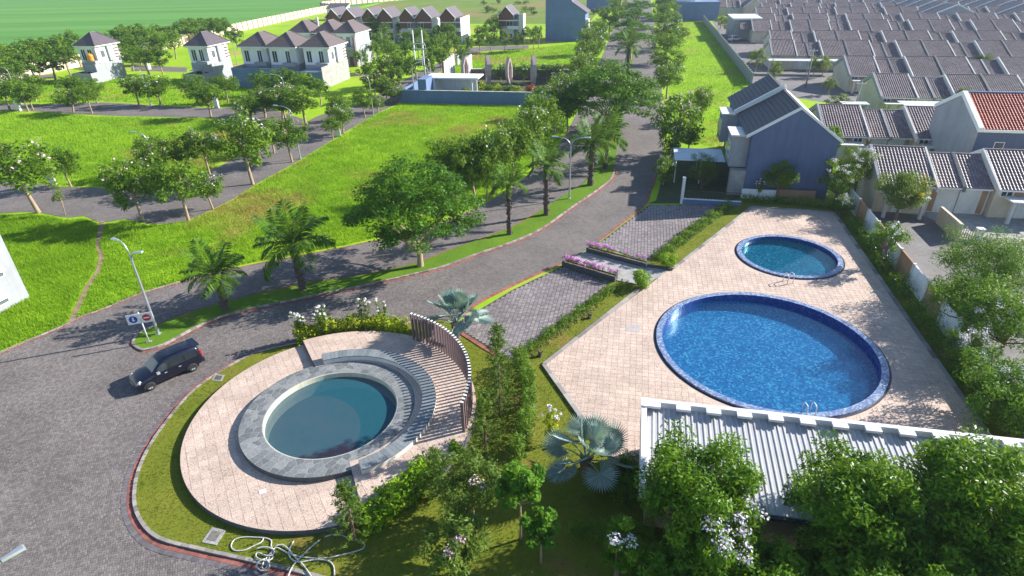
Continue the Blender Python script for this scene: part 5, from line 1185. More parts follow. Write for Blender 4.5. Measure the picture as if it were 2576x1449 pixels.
# ---- small tiled row houses on the right
HW, LWD = 5.2, 2.75
def row_house(name, label, group, o, mirror=False, singles_=False, back=True, detail=True, ang=TH, dark=False):
    t = frame_obj(name, label, 'house', o, ang, group); s = -1 if mirror else 1
    def X(a, b): return (a, b) if not mirror else (-b, -a)
    def bx(nm, mat, a, b, y0, y1, z0, z1): x0, x1 = X(a, b); return MB().box(x0, x1, y0, y1, z0, z1).build(nm, mat, t)
    def wallprof(nm, mat, a, b, prof): x0, x1 = X(a, b); return MB().xprism(prof, x0, x1).build(nm, mat, t)
    # frame: x along the row, y=0 ridge, front towards -y
    eh, el_, rh, rl = 3.05, 2.85, 5.6, 5.05; fh, fl_ = ((-6.2, -5.5) if back else (-5.0, -4.4)); bk = 5.0 if back else 2.2; zb = 3.3 if back else 4.5
    wallprof('wall', M['cream'], .05, HW - .05, [(fh + .45, 0), (bk - .3, 0), (bk - .3, zb - .12), (0, rh - .16), (fh + .45, eh - .02)])
    wallprof('wall', M['offwhite'], HW + .03, HW + LWD - .05, [(fl_ + .5, 0), (bk - .4, 0), (bk - .4, zb - .32), (0, rl - .16), (fl_ + .5, el_ - .02)])
    x0, x1 = X(0.16, HW - .02); run, rise = -fh, rh - eh
    xl0, xl1 = X(HW + .14, HW + LWD - .16)
    if singles_:
        put_single_tiles(t, x1 - x0, run, rise, (x0, fh, eh), M['tile_roof1']); put_single_tiles(t, xl1 - xl0, -fl_, rl - el_, (xl0, fl_, el_), M['tile_roof1'])
    else:
        put_tiles(t, x1 - x0, run, rise, (x0, fh, eh)); put_tiles(t, xl1 - xl0, -fl_, rl - el_, (xl0, fl_, el_))
    if back:
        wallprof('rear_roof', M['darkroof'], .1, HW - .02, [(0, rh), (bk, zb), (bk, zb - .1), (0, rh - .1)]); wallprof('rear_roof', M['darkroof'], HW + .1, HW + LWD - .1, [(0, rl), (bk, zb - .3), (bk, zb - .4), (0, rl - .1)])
    def cap(nm, a, b, z): x0, x1 = X(a, b); return MB().xprism([(-.16, z - .03), (-.1, z + .12), (.1, z + .12), (.16, z - .03)], x0, x1).build(nm, M['darkroof' if dark else 'tile_roof'], t, tint=None)
    cap('ridge_cap', .1, HW - .02, rh); cap('ridge_cap', HW + .12, HW + LWD - .14, rl)
    # parapets: party wall on the high side, gable wall at the step, party wall on the low side
    wallprof('parapet', M['greywall'], -.14, .14, [(fh - .15, eh - .35), (fh - .15, eh + .16), (0, rh + .2), (bk, zb + .2), (bk, zb - .4), (0, rh - .5)])
    wallprof('gable_wall', M['offwhite'], HW - .06, HW + .12, [(fh - .35, eh - .42), (fh - .35, eh + .1), (0, rh + .12), (bk, zb + .1), (bk, zb - .5), (0, rl - .3)])
    wallprof('parapet', M['greywall'], HW + LWD - .14, HW + LWD + .14, [(fl_ - .15, el_ - .35), (fl_ - .15, el_ + .16), (0, rl + .2), (bk, zb - .1), (bk, zb - .7), (0, rl - .5)])
    if detail:
        f = fh + .45; bx('fascia', M['trim'], .1, HW - .06, fh - .04, fh + .03, eh - .17, eh - .01); bx('fascia', M['trim'], HW + .13, HW + LWD - .15, fl_ - .04, fl_ + .03, el_ - .17, el_ - .01)
        for a, b in ((.5, 1.6), (3.6, 4.7)): x0, x1 = X(a, b); window(None, t, x0, x1, 2.2, 2.85, f, 'y', -1, 1)
        bx('panel', M['tan'], 1.75, 3.45, f - .03, f + .01, 2.2, 2.85)
        bx('door', M['white'], 1.9, 2.85, f - .05, f + .02, .1, 2.15); bx('band', M['tan'], HW + .25, HW + .75, fl_ + .45, fl_ + .51, .1, 2.7)
        for a in (.55, 3.9): bx('portico_post', M['offwhite'], a, a + .28, f - 1.7, f - 1.42, 0, 2.2)
        bx('portico_slab', M['offwhite'], .35, 4.4, f - 1.9, f - .002, 2.2, 2.35)
    return t
ROWS = [  # ridge px at the left end, ridge px further right, right limit in photo px, options
    ((2188, 374), 2720, True), ((2055, 269), 2760, False), ((2195, 190), 2760, False), ((2122, 145), 2760, False), ((1935, 104), 2800, False), ((1934, 80), 2820, False), ((1890, 53), 2840, False),
    ((1905, 37), 2850, False), ((1900, 21), 2860, False), ((1915, 10), 2860, False)]
rk = 0
ordn = ['first', 'second', 'third', 'fourth', 'fifth', 'sixth', 'seventh', 'eighth', 'ninth', 'tenth', 'eleventh', 'twelfth']
for ri, (lp, lim, near) in enumerate(ROWS):
    p0 = G(lp[0], lp[1], 5.3)[:2]; k = 0; s_ = 0.0; mirror = False
    while k < 24:
        o = p0 + np.array([UX, UY]) * s_
        px = P((o[0], o[1], 4.0))[0]
        if px > lim: break
        full = HW + LWD
        oo = o if not mirror else o + np.array([UX, UY]) * full
        nearh = ri == 0
        lab = (['brown tiled row house behind the yellow flowered tree by the pool wall', 'brown tiled row house with plain garage front beside the cream yard wall', 'brown tiled row house with tan front in front of the red roofed house', 'brown tiled row house with shaded roof at the lane end'][min(k, 3)] if ri == 0 else f'brown tiled row house with stepped roof in the {ordn[ri]} row behind the pool wall')
        row_house('row_house', lab, 'tiled row houses in the ' + ordn[ri] + ' row', oo, mirror, singles_=(ri == 0 and k < 3), back=(ri != 0), detail=ri < 4)
        s_ += full; mirror = not mirror; k += 1
# further rows to the skyline
pv = G(1915, 10, 5.3)[:2]
for ri in range(1, 9):
    for k in range(14):
        o = pv + np.array([VX, VY]) * (22.0 * ri + (ri // 2) * 5) + np.array([UX, UY]) * ((k - 1 - (ri % 2)) * (HW + LWD)); m = k % 2 == 1
        if m: o = o + np.array([UX, UY]) * (HW + LWD)
        row_house('row_house', 'small tiled row house far off towards the skyline', 'row houses far off', o, m, detail=False)
# block sloping away from the sun, its shade put into dark roof colour
for k in range(7):
    for j in range(3):
        b = G(2330, 33, 5)[:2] + np.array([VX, VY]) * (k * 9 + 1) + np.array([UX, UY]) * (j * 24)
        t = frame_obj('dark_roofed_house', 'long dark roofed house in the block behind the tiled rows', 'house', b, TH, 'dark roofed houses behind the tiled rows')
        MB().yprism([(0, 0), (18, 0), (18, 3.2), (9, 7.2), (0, 3.2)], 0, 8.6).build('wall', M['greywall'], t)
        MB().add([(-.4, 0, 3.05), (-.4, 8.6, 3.05), (9, 8.6, 7.3), (9, 0, 7.3), (18.4, 0, 3.05), (18.4, 8.6, 3.05)], [(3, 2, 1, 0), (3, 4, 5, 2)]).build('roof', M['darkroof'], t)
        MB().yprism([(-.5, 3.0), (-.5, 3.35), (9, 7.6), (18.5, 3.35), (18.5, 3.0), (9, 7.2)], -.12, .16).build('parapet', M['trim'], t)

# ---- red roofed two storey house behind the nearest row
e0 = G(2462, 325, 6.6)[:2]; t = frame_obj('red_roofed_house', 'two storey house with red tiled roof and shade blue front wall', 'house', e0, TH)
RWD, RRUN = 9.5, 5.6
MB().xprism([(.35, 0), (RRUN * 2 - .3, 0), (RRUN * 2 - .3, 6.4), (RRUN, 9.1), (.35, 6.45)], -.1, .25).build('side_wall', M['greywall'], t)
MB().xprism([(.40, 0), (RRUN * 2 - .35, 0), (RRUN * 2 - .35, 6.35), (RRUN, 9.0), (.40, 6.40)], .25, RWD).build('wall', M['shade_navy'], t)
put_single_tiles(t, RWD - .4, RRUN, 2.7, (.35, -.1, 6.62), M['tile_red1'])
MB().xprism([(RRUN, 9.25), (RRUN * 2, 6.6), (RRUN * 2, 6.45), (RRUN, 9.1)], .2, RWD).build('rear_roof', M['tile_red1'], t)
MB().xprism([(-.3, 6.35), (-.3, 6.85), (RRUN, 9.55), (RRUN * 2, 6.9), (RRUN * 2, 6.4), (RRUN, 9.05)], -.16, .34).build('parapet', M['trim'], t)
MB().xprism([(RRUN - .15, 9.3), (RRUN - .15, 9.5), (RRUN + .15, 9.5), (RRUN + .15, 9.3)], .35, RWD).build('ridge_cap', M['shade_blue'], t)
MB().box(.3, RWD, -.32, -.12, 6.35, 6.62).build('gutter', M['trim'], t)
for a in (2.2, 5.6): window(None, t, a, a + 1.0, 4.3, 5.2, .40, 'y', -1, 0, 'trim', 'glass_dim')

# ---- blue house with the blank gable
t = frame_obj('blue_house', 'tall house with blank shade blue gable wall and steep dark roof', 'house', (25.6, 63.3), math.radians(-12)); BD = 20.0
MB().yprism([(.3, 0), (8.9, 0), (8.9, 6.4), (4.6, 9.55), (.3, 6.75)], 0, BD).build('wall', M['shade_navy'], t)
def slope(nm, mat, x0, z0, x1, z1, y0, y1, th=.12): return MB().yprism([(x0, z0), (x1, z1), (x1, z1 + th), (x0, z0 + th)] if x0 < x1 else [(x1, z1), (x0, z0), (x0, z0 + th), (x1, z1 + th)], y0, y1).build(nm, mat, t)
nl_ = 12
for k in range(nl_):                                                       # courses of the dark sheet roof
    for (ya, yb) in ((.18, BD / 2 - .2), (BD / 2 + .2, BD)):
        x0 = -.2 + 4.8 * k / nl_; x1 = -.2 + 4.8 * (k + 1) / nl_ + .06; z0 = 6.55 + 3.06 * k / nl_; z1 = 6.55 + 3.06 * (k + 1) / nl_ + .03
        MB().yprism([(x0, z0 + .03), (x1, z1 - .03), (x1, z1), (x0, z0 + .09)], ya, yb).build('roof_course', M['darkroof'], t)
slope('rear_roof', M['offwhite'], 9.2, 6.15, 4.6, 9.62, .0, BD, .06)
MB().yprism([(-.3, 6.42), (-.3, 6.72), (4.6, 9.84), (9.3, 6.42), (9.3, 6.15), (4.6, 9.55)], -.1, .16).build('parapet', M['trim'], t)
MB().yprism([(-.5, 6.6), (-.5, 7.1), (4.6, 10.2), (4.9, 10.0), (4.9, 9.5), (4.6, 9.6)], BD / 2 - .2, BD / 2 + .2).build('fire_wall', M['trim'], t)
MB().box(4.45, 4.75, .2, BD, 9.6, 9.72).build('ridge_cap', M['darkroof'], t)
for y0 in (1.2, 11.2):
    MB().box(-1.5, .29, y0, y0 + 3.4, 2.9, 6.3).build('bay', M['greywall'], t); MB().box(-1.7, .28, y0 - .2, y0 + 3.6, 6.3, 6.45).build('bay_roof', M['offwhite'], t)
    MB().box(-1.1, .29, y0 + 3.4, y0 + 7.4, 2.9, 3.1).build('balcony', M['offwhite'], t); window(None, t, y0 + 4.0, y0 + 6.6, 3.3, 5.6, .3, 'x', -1, 1); window(None, t, y0 + .6, y0 + 2.8, 3.6, 5.4, -1.5, 'x', -1, 1)
    MB().box(-1.1, -1.02, y0 + 3.42, y0 + 7.4, 3.1, 3.9).build('balcony_rail', M['glass_dim'], t)
MB().box(-1.3, .29, .1, 1.1, 0, 2.8).build('brick_pier', M['concrete'], t)
MB().box(.0, 3.6, -1.05, -.9, 0.05, 1.15).build('garden_wall', M['white'], t); MB().box(3.7, 7.6, -.9, -.6, .05, 1.2).build('garden_wall', M['tan'], t)
aw = thing('carport_awning', 'white corrugated awning over the blue house carport', 'awning', (25.6, 63.3, 0), math.radians(-12))
for k in range(14):
    y0 = 3.2 + k * .36; MB().box(-7.2, -1.55, y0, y0 + .33, 2.75 + .012 * (k % 2), 2.80 + .02 * (k % 2)).build('awning_sheet', plain('white roof sheet', (.62, .70, .76), .5, .1, 1) if k == 0 else bpy.data.materials['white roof sheet'], aw)
for x in (-7.0, -4.2): 
    for y in (3.3, 8.0): MB().box(x - .06, x + .06, y - .06, y + .06, 0, 2.74).build('post', M['trim'], aw)
gw = G(1715, 512)[:2]; gw2 = G(1862, 520)[:2]
t = thing('garden_wall', 'low shade blue garden wall in front of the shaded blue house garden', 'wall', (gw[0], gw[1], 0), math.atan2(gw2[1] - gw[1], gw2[0] - gw[0])); gl = np.linalg.norm(gw2 - gw)
MB().box(0, gl, -.1, .1, 0, .55).build('wall_base', M['shade_blue'], t); MB().box(0, gl, -.13, .13, .55, .61).build('coping', M['trim'], t)
for k in range(int(gl / .35)): MB().box(.15 + k * .35, .19 + k * .35, -.015, .015, .61, 1.5).build('fence_bar', M['frame'], t)
MB().box(0, gl, -.02, .02, 1.46, 1.52).build('fence_rail', M['frame'], t)
tp = thing('gate_pillar', 'tall white square pillar at the corner of the blue house garden', 'pillar', (*G(1714, 512)[:2], 0), .2); MB().box(-.12, .12, -.12, .12, 0, 2.9).build('shaft', M['white'], tp); MB().box(-.15, .15, -.15, .15, 2.9, 2.98).build('cap', M['trim'], tp)
bed = sheet('garden_shade_soil', GP([(1650, 505), (1630, 512), (1715, 512), (1862, 520), (1862, 480), (1840, 400), (1700, 400), (1672, 430)]), .024, M['soil'])  # dark sheet by the carport, shade put into its soil colour

# ---- hip roofed houses on the left
def hip_roof(t, x0, x1, y0, y1, z, rise, mat, n=11):
    """stepped courses up to a short ridge"""
    w, l = x1 - x0, y1 - y0; ins = min(w, l) / 2; V = []; F = []; rl = max(0, (l - w) / 2) if l > w else 0
    mb = MB(); e = .45
    def ring(u, dz): d = (ins + e) * u; return [(x0 - e + d, y0 - e + d, z + rise * u + dz), (x1 + e - d, y0 - e + d, z + rise * u + dz), (x1 + e - d, y1 + e - d, z + rise * u + dz), (x0 - e + d, y1 + e - d, z + rise * u + dz)]
    for k in range(n):
        a = ring(k / n, .05); b = ring((k + 1) / n * .995, .0); c = ring(k / n, -.03)
        mb.add(a + b, [(0, 1, 5, 4), (1, 2, 6, 5), (2, 3, 7, 6), (3, 0, 4, 7)]); mb.add(c + a, [(0, 1, 5, 4), (1, 2, 6, 5), (2, 3, 7, 6), (3, 0, 4, 7)])
    r = mb.build('roof', mat, t); mb = MB()
    a = ring(0, .0); top = ring(.99, .06)
    for i in range(4): mb.tube([tuple(np.array(a[i]) + [0, 0, .06]), tuple(np.array(top[i]) + [0, 0, .03])], .09, 5)
    mb.tube([top[0], top[3]], .1, 5); mb.build('ridge_cap', mat, r)
    mb = MB(); mb.box(x0 - e, x1 + e, y0 - e, y1 + e, z - .22, z - .02); mb.build('fascia', M['trim'], r); return r
M['hiproof'] = plain('charcoal roof tiles', (.105, .085, .10), .6, .25, 3); M['hiproof2'] = plain('brown charcoal roof tiles', (.135, .105, .105), .6, .25, 3)
def hip_house(label, eave_px, Wd, Ln, fence=3.5, group=None, roofm='hiproof', z=7.7, side=True, front=True, wingl=0.0, ang=TH):
    p = G(eave_px[0], eave_px[1], z)[:2]; p = p + np.array([-UX, -UY]) * .45 + np.array([VX, VY]) * .45
    t = frame_obj('hip_roofed_house', label, 'house', p, ang, group)
    MB().box(-Wd, .0, 0, Ln, 0, 4.1).build('lower_wall', M['greywall'], t); MB().box(-Wd + .1, -.12, .1, Ln - .1, 4.1, z - .1).build('upper_wall', M['white'], t)
    hip_roof(t, -Wd, 0, 0, Ln, z, 2.5, M[roofm])
    if front:
        window(None, t, -Wd + .7, -Wd + 1.9, 4.5, 6.9, .1, 'y', -1, 1); window(None, t, -2.5, -1.4, 4.5, 6.9, .1, 'y', -1, 1)
        for k in range(5): MB().box(-1.25 + k * .24, -1.15 + k * .24, -.06, .09, 4.3, 7.1).build('slat', M['trim'], t)
        MB().box(-2.9, -.1, -1.2, -.0, 3.9, 4.6).build('balcony', M['greywall'], t); MB().box(-Wd + .3, -3.1, -1.6, -.0, 2.6, 2.72).build('canopy', M['offwhite'], t)
        window(None, t, -Wd + .8, -Wd + 2.2, .6, 2.3, .0, 'y', -1, 1, 'frame'); MB().box(-2.2, -1.2, -.05, .01, .05, 2.2).build('door', M['wood'], t)
    if side:
        MB().box(-.118, .3, 3.0, 4.0, 4.15, z - .25).build('wall_fin', M['greywall'], t); window(None, t, 1.0, 2.3, 5.0, 6.6, -.12, 'x', 1, 0, 'trim', 'glass_dim')
        for k in range(4): MB().box(-.118, .05, Ln - 1.6 + .0, Ln - .3, 4.6 + k * .62, 4.85 + k * .62).build('slat', M['gbeam'], t)
    if fence:
        MB().box(-.2, -.002, -fence, -.002, 0, 2.3).build('garden_wall', M['greywall'], t); MB().box(-Wd - .2, -.2, -fence, -fence + .2, 0, 2.2).build('garden_wall', M['greywall'], t); MB().box(-Wd - .2, -Wd - .002, -fence + .2, -.002, 0, 2.2).build('garden_wall', M['greywall'], t)
    return t, p
hA, pA = hip_house('white hip roofed house carrying an orange water tank', (238, 116), 5.0, 6.7, 3.6)
MB().box(-2.9, -.004, -1.6, -.001, 2.3, 3.9).build('tank_block', M['greywall'], hA)
tk = pA + np.array([UX, UY]) * -1.5 + np.array([VX, VY]) * -.62
t = thing('water_tank', 'orange ribbed plastic water tank on the house terrace', 'tank', (tk[0], tk[1], 4.58)); mb = MB()
pr = [(0, 0), (.62, 0), (.66, .06)] + [(.66 + .025 * (k % 2), .1 + k * .13) for k in range(9)] + [(.6, 1.28), (.32, 1.5), (.28, 1.52), (.28, 1.62), (0, 1.64)]; mb.lathe(pr, 20); mb.build('tank_shell', M['orange'], t); MB().lathe([(0, 1.63), (.2, 1.63), (.2, 1.72), (0, 1.74)], 12).build('tank_lid', M['orange'], t)
hip_house('white hip roofed house with side window between two neighbours', (522, 116), 5.1, 7.4, 3.4)
for i, (ep, wd, lb) in enumerate([((671, 117.5), 6.3, 'left'), ((743, 119), 6.3, 'middle'), ((828, 119), 6.0, 'right')]):
    lab = {'left': 'hip roofed row house with tan canopy beside the grey yard wall', 'middle': 'hip roofed row house joined between two matching houses', 'right': 'hip roofed row house with plain sunlit end wall and tall yard wall'}[lb]
    h_, p_ = hip_house(lab, ep, wd, 8.4, 0 if lb != 'right' else 0, 'hip roofed row houses', 'hiproof2', side=lb == 'right')
    MB().box(-wd - .1, -.1, -4.6, -4.4, 0, 4.0 if lb != 'right' else 3.4).build('yard_wall', M['shade_blue'], h_)
    if lb == 'right':
        MB().box(-.1, .1, -4.6, 8.0, 0, 4.3).build('yard_wall', M['concrete'], h_); MB().box(-6.0, -.12, -4.38, -.3, 3.0, 3.12).build('yard_roof', M['metal_white'], h_)
    if lb == 'left': MB().box(-wd - .1, -wd + .1, -4.39, -.01, 0, 4.0).build('yard_wall', M['concrete'], h_)
for i, (ep, wd) in enumerate([((780, 82.5), 5.6), ((844, 82.5), 5.6), ((894, 84), 5.2)]):
    lab = ['brown hip roofed house behind the front row with a chimney', 'brown hip roofed house in the middle of the rear row', 'brown hip roofed house with pale stepped end wall in the rear row'][i]
    h_, p_ = hip_house(lab, ep, wd, 9.0, 0, 'rear hip roofed houses', 'hiproof2', side=False)
    if i == 2: MB().box(.02, .25, -.6, 6.0, 0, 7.4).build('end_wall', M['greywall'], h_); MB().box(.02, .25, 6.0, 9.6, 0, 5.0).build('end_wall', M['greywall'], h_); MB().box(-.1, .24, -1.4, -.62, 0, 6.8).build('brown_pier', M['gbeam'], h_)
    if i == 0: MB().lathe([(.35, 7.7), (.35, 10.4), (.42, 10.4), (.42, 10.6), (0, 10.6)], 10, (-1.0, 7, 0)).build('chimney', M['offwhite'], h_)
t = frame_obj('white_shed', 'small house with dark lean roof behind the rear hip roofed row', 'house', G(812, 75)[:2] + np.array([0, 40]), TH)
MB().xprism([(0, 0), (5, 0), (5, 6.2), (0, 4.6)], -9, 0).build('wall', M['white'], t); MB().xprism([(-.4, 4.5), (5.3, 6.3), (5.3, 6.45), (-.4, 4.65)], -9.2, .2).build('roof', M['hiproof'], t)

# ---- gabled row houses
def gable_unit(name, label, group, o, mirror, end=None, ang=TH):
    t = frame_obj(name, label, 'house', o, ang, group); s = -1 if mirror else 1; GW, LK, Dp, ze, za = 4.6, 1.75, 9.0, 7.7, 10.1
    def bx(nm, mat, a, b, y0, y1, z0, z1): a, b = (a * s, b * s) if s > 0 else (b * s, a * s); return MB().box(a, b, y0, y1, z0, z1).build(nm, mat, t)
    h = GW / 2
    MB().yprism([(-h, 0), (h, 0), (h, ze), (0, za - .1), (-h, ze)], .6, Dp).build('wall', M['white'], t)
    MB().yprism([(-h + .05, 4.4), (h - .05, 4.4), (h - .05, ze - .05), (0, za - .2), (-h + .05, ze - .05)], .0, .598).build('timber_front', M['wood'], t)
    for sg in (-1, 1):
        x0, x1 = sg * (h + .45), 0; n = 8
        MB().yprism(([(x0, ze - .42), (x1, za), (x1, za + .14), (x0, ze - .28)] if sg < 0 else [(x1, za), (x0, ze - .42), (x0, ze - .28), (x1, za + .14)]), -.3, Dp + .2).build('roof', M['hiproof'], t)
        MB().yprism(([(x0, ze - .55), (x1, za - .12), (x1, za + .16), (x0, ze - .26)] if sg < 0 else [(x1, za - .12), (x0, ze - .55), (x0, ze - .26), (x1, za + .16)]), -.48, -.302).build('barge_board', M['trim'], t)
    bx('link_wall', M['greywall'], h + .002, h + LK, 1.4, Dp - .3, 0, 6.9); bx('link_roof', M['hiproof'], h + .01, h + LK, 1.0, Dp - .2, 6.9, 7.1)
    bx('balcony_slab', M['trim'], -h - .2, h + LK, -.6, .59, 3.6, 3.8); bx('balcony_rail', M['trim'], h * .2, h + LK, -.58, -.5, 3.82, 4.6)
    bx('lintel', M['trim'], -h, h + LK - .05, -.3, -.01, 6.0, 6.25)
    a, b = sorted((h * .1 * s, h * .9 * s)); window(None, t, a, b, 4.0, 6.0, .0, 'y', -1, 1); a, b = sorted((-h * .9 * s, -h * .1 * s)); window(None, t, a, b, .8, 3.0, .6, 'y', -1, 1, 'frame')
    bx('door', M['wood'], h * .3, h * .75, .54, .61, .05, 2.2)
    if end: bx('end_wall', M['offwhite'], h + LK + .01 if s > 0 else h + LK + .01, h + LK + .2, -.2, Dp + 1.5, 0, 7.4)
    return t
ap = [(833, 21), (874, 21), (927, 20.5), (967, 20.5), (1022, 19.5), (1065, 19), (1123, 19.5)]
g0 = G(1123, 19.5, 10.2)[:2]; gA = G(833, 21, 10.2)[:2]; ta = math.atan2(g0[1] - gA[1], g0[0] - gA[0]); dirg = (g0 - gA) / np.linalg.norm(g0 - gA); Lg = np.linalg.norm(g0 - gA)
fr = [0, .141, .324, .462, .652, .80, 1.0]
gl_lab = ['gabled row house at the end nearest the rice field wall', 'second gabled row house from the rice field end', 'third gabled row house from the rice field end', 'middle gabled house of the seven joined ones', 'fifth gabled row house from the rice field end', 'gabled row house next to the pale end wall', 'gabled end house with tall pale side wall']
for i, f in enumerate(fr): gable_unit('gabled_house', gl_lab[i] + ', brown timber front', 'seven gabled row houses', gA + dirg * Lg * f, i % 2 == 1, end=(i == 6), ang=ta)
gable_unit('gabled_house', 'lone gabled house with brown timber front standing apart', None, G(1272, 15, 10.2)[:2], False, True, ta)
# ---- tall shade blue building and far ones
t = frame_obj('tall_house', 'tall plain shade blue gable building beside the boulevard', 'building', G(1372, 103)[:2], math.radians(-13))
MB().yprism([(0, 0), (12.3, 0), (12.3, 8.2), (8.0, 11.0), (8.0, 13.4), (0, 13.4)], 0, 9).build('wall', M['shade_blue'], t)
MB().yprism([(7.7, 11.2), (12.9, 7.9), (12.9, 8.1), (7.7, 11.4)], -.15, 9.2).build('roof', M['hiproof'], t); MB().box(-.1, 8.05, -.1, 9.1, 13.4, 13.6).build('parapet', M['trim'], t)
MB().box(12.31, 13.3, .5, 3.2, 3.4, 6.2).build('bay', M['offwhite'], t); MB().box(12.31, 13.5, 3.3, 8.0, 0.0, 2.9).build('porch', M['tan'], t); MB().box(12.3, 14.6, 3.0, 8.3, 2.9, 3.1).build('porch_roof', M['metal_white'], t)
t = frame_obj('far_house', 'shade blue house behind the tall shade blue building', 'house', G(1475, 26)[:2], TH); MB().box(0, 16, 0, 9, 0, 6).build('wall', M['shade_blue'], t); MB().box(11, 16.2, -.2, -.001, 2.5, 6.3).build('front_panel', M['cream'], t); window(None, t, 12.5, 14.5, 3, 5, -.2, 'y', -1, 1, 'trim'); MB().xprism([(-.4, 6), (9.4, 6), (4.5, 8.5)], -.4, 16.4).build('roof', M['hiproof'], t)
t = frame_obj('blank_block', 'blank shade blue walled building closing the far end of the grass strip', 'building', G(1698, 52)[:2], math.radians(-9)); bw_ = np.linalg.norm(G(1698, 52)[:2] - G(1766, 52)[:2])
MB().box(0, bw_ + 6, 0, 10, 0, 6.6).build('wall', M['shade_blue'], t); MB().box(.4, bw_ - 3, 3, 10, 6.6, 9.4).build('upper_wall', M['white'], t); MB().xprism([(2.4, 9.4), (10.6, 9.4), (6.5, 11.8)], 0, bw_ - 2.4).build('roof', M['tile_roof'], t, tint=None)
t = frame_obj('corner_house', 'pale blue rendered house at the corner of the tiled rows', 'house', G(1822, 100)[:2] + np.array([2, 0]), TH); MB().box(0, 8, 0, 14, 0, 5.6).build('wall', M['greywall'], t); MB().box(-.2, 8.2, -.2, 14.2, 5.6, 6.0).build('parapet', M['trim'], t); put_tiles(t, 7.0, 5.0, 1.9, (1.6, -5.0, 3.4))
for i, (px, w_) in enumerate([((1790, 30), 14), ((1840, 22), 14), ((1870, 40), 12)]):
    t = frame_obj('gable_cottage', 'cream cottage with white gable trim behind the corner house', 'house', G(px[0], px[1])[:2], TH, 'cream cottages behind the corner house')
    MB().yprism([(0, 0), (w_ * .6, 0), (w_ * .6, 3.6), (w_ * .3, 6.4), (0, 3.6)], 0, 9).build('wall', M['cream'], t)
    MB().add([(-.5, -.4, 3.3), (w_ * .3, -.4, 6.65), (w_ * .3, 9, 6.65), (-.5, 9, 3.3), (w_ * .6 + .5, -.4, 3.3), (w_ * .6 + .5, 9, 3.3)], [(0, 1, 2, 3), (1, 4, 5, 2)]).build('roof', M['hiproof'], t)
    MB().yprism([(-.6, 3.1), (-.6, 3.45), (w_ * .3, 6.8), (w_ * .6 + .6, 3.45), (w_ * .6 + .6, 3.1), (w_ * .3, 6.4)], -.5, -.41).build('barge_board', M['trim'], t)

# ---- grey building cut by the left edge of the frame
t = frame_obj('grey_building', 'plain light grey building standing on the grass by the junction', 'building', (-39.7, 43.2), math.radians(-14.5))
MB().box(-12, 0, -11, 0, 0, 7.2).build('wall', M['greywall'], t)
for y0, z0 in ((-1.95, 3.1), (-2.45, 1.05)): MB().box(0, .32, y0, y0 + 1.0, z0, z0 + .16).build('window_hood', M['white'], t); window(None, t, y0 + .05, y0 + .95, z0 - .5, z0 - .02, 0, 'x', 1, 0, 'trim', 'glass_dim')

# ---- walled compound in the middle distance
c0 = G(1008, 258)[:2]; c1 = G(1372, 266)[:2]; cd = (c1 - c0) / np.linalg.norm(c1 - c0); cn = np.array([-cd[1], cd[0]]); ca = math.atan2(cd[1], cd[0]); CL = np.linalg.norm(c1 - c0)
t = thing('compound_wall', 'long shade blue wall enclosing the gated garden', 'wall', (c0[0], c0[1], 0), ca)
MB().box(0, CL + 3, 0, .22, 0, 2.25).build('wall', M['shade_blue'], t); MB().box(-.02, CL + 3, -.03, .25, 2.25, 2.33).build('coping', M['offwhite'], t)
MB().box(0, .22, .23, 15, 0, 2.2).build('wall', M['shade_blue'], t); MB().box(5.6, CL + 6, 26, 26.25, 0, 1.9).build('rear_wall', M['gbeam'], t); MB().box(5.5, CL + 6.1, 25.9, 26.35, 1.9, 2.0).build('coping', M['offwhite'], t)
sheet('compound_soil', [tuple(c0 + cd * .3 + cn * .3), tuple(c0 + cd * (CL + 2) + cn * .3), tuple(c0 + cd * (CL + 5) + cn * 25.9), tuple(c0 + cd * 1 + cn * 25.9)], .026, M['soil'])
t = thing('guard_shelter', 'white flat roofed shelter inside the garden wall', 'shelter', tuple(c0 + cd * 3.6 + cn * 4.5) + (0,), ca)
MB().box(0, 1.6, -4.2, .0, 0, 4.2).build('side_wall', M['shade_blue'], t); MB().box(0, 10.5, -.2, 4.5, 3.6, 3.85).build('roof', M['white'], t); MB().box(1.62, 9.2, 3.6, 3.9, 0, 3.58).build('rear_wall', M['white'], t); MB().box(1.61, 1.9, -.0, 3.58, 0, 3.58).build('side_wall', M['white'], t)
for x in (9.1, 10.0): MB().box(x, x + .2, .1, .3, 0, 3.58).build('post', M['white'], t)
M['palebeam'] = plain('pale mauve beam', (.46, .37, .36), .7, .2, 1.5)
for i, q in enumerate((.43, .555, .685, .80)):
    o = G((1172, 1229, 1281, 1342)[i], 213)[:2]; sc_ = height_at((*o, 0), (141, 138, 145, 139)[i]) / 7.4; t = thing('rhomb_sculpture', 'tall folded rhomb frame of mauve beams standing in the garden', 'sculpture', (o[0], o[1], 0), ca + math.radians(62 if i % 2 == 0 else 118), 'four rhomb frames in the garden')
    t.scale = (sc_, sc_, sc_)
    for pts in ([(0, 0), (-.9, 2.4), (-.9, 5.2), (0, 7.4)], [(0, 0), (.9, 1.6), (.9, 4.6), (0, 7.4)]):
        for (a, b) in zip(pts[:-1], pts[1:]):
            mb = MB(); mb.yprism([(a[0] - .2, a[1]), (a[0] + .2, a[1]), (b[0] + .2, b[1]), (b[0] - .2, b[1])], -.5, .5); mb.build('beam', M['palebeam'], t)
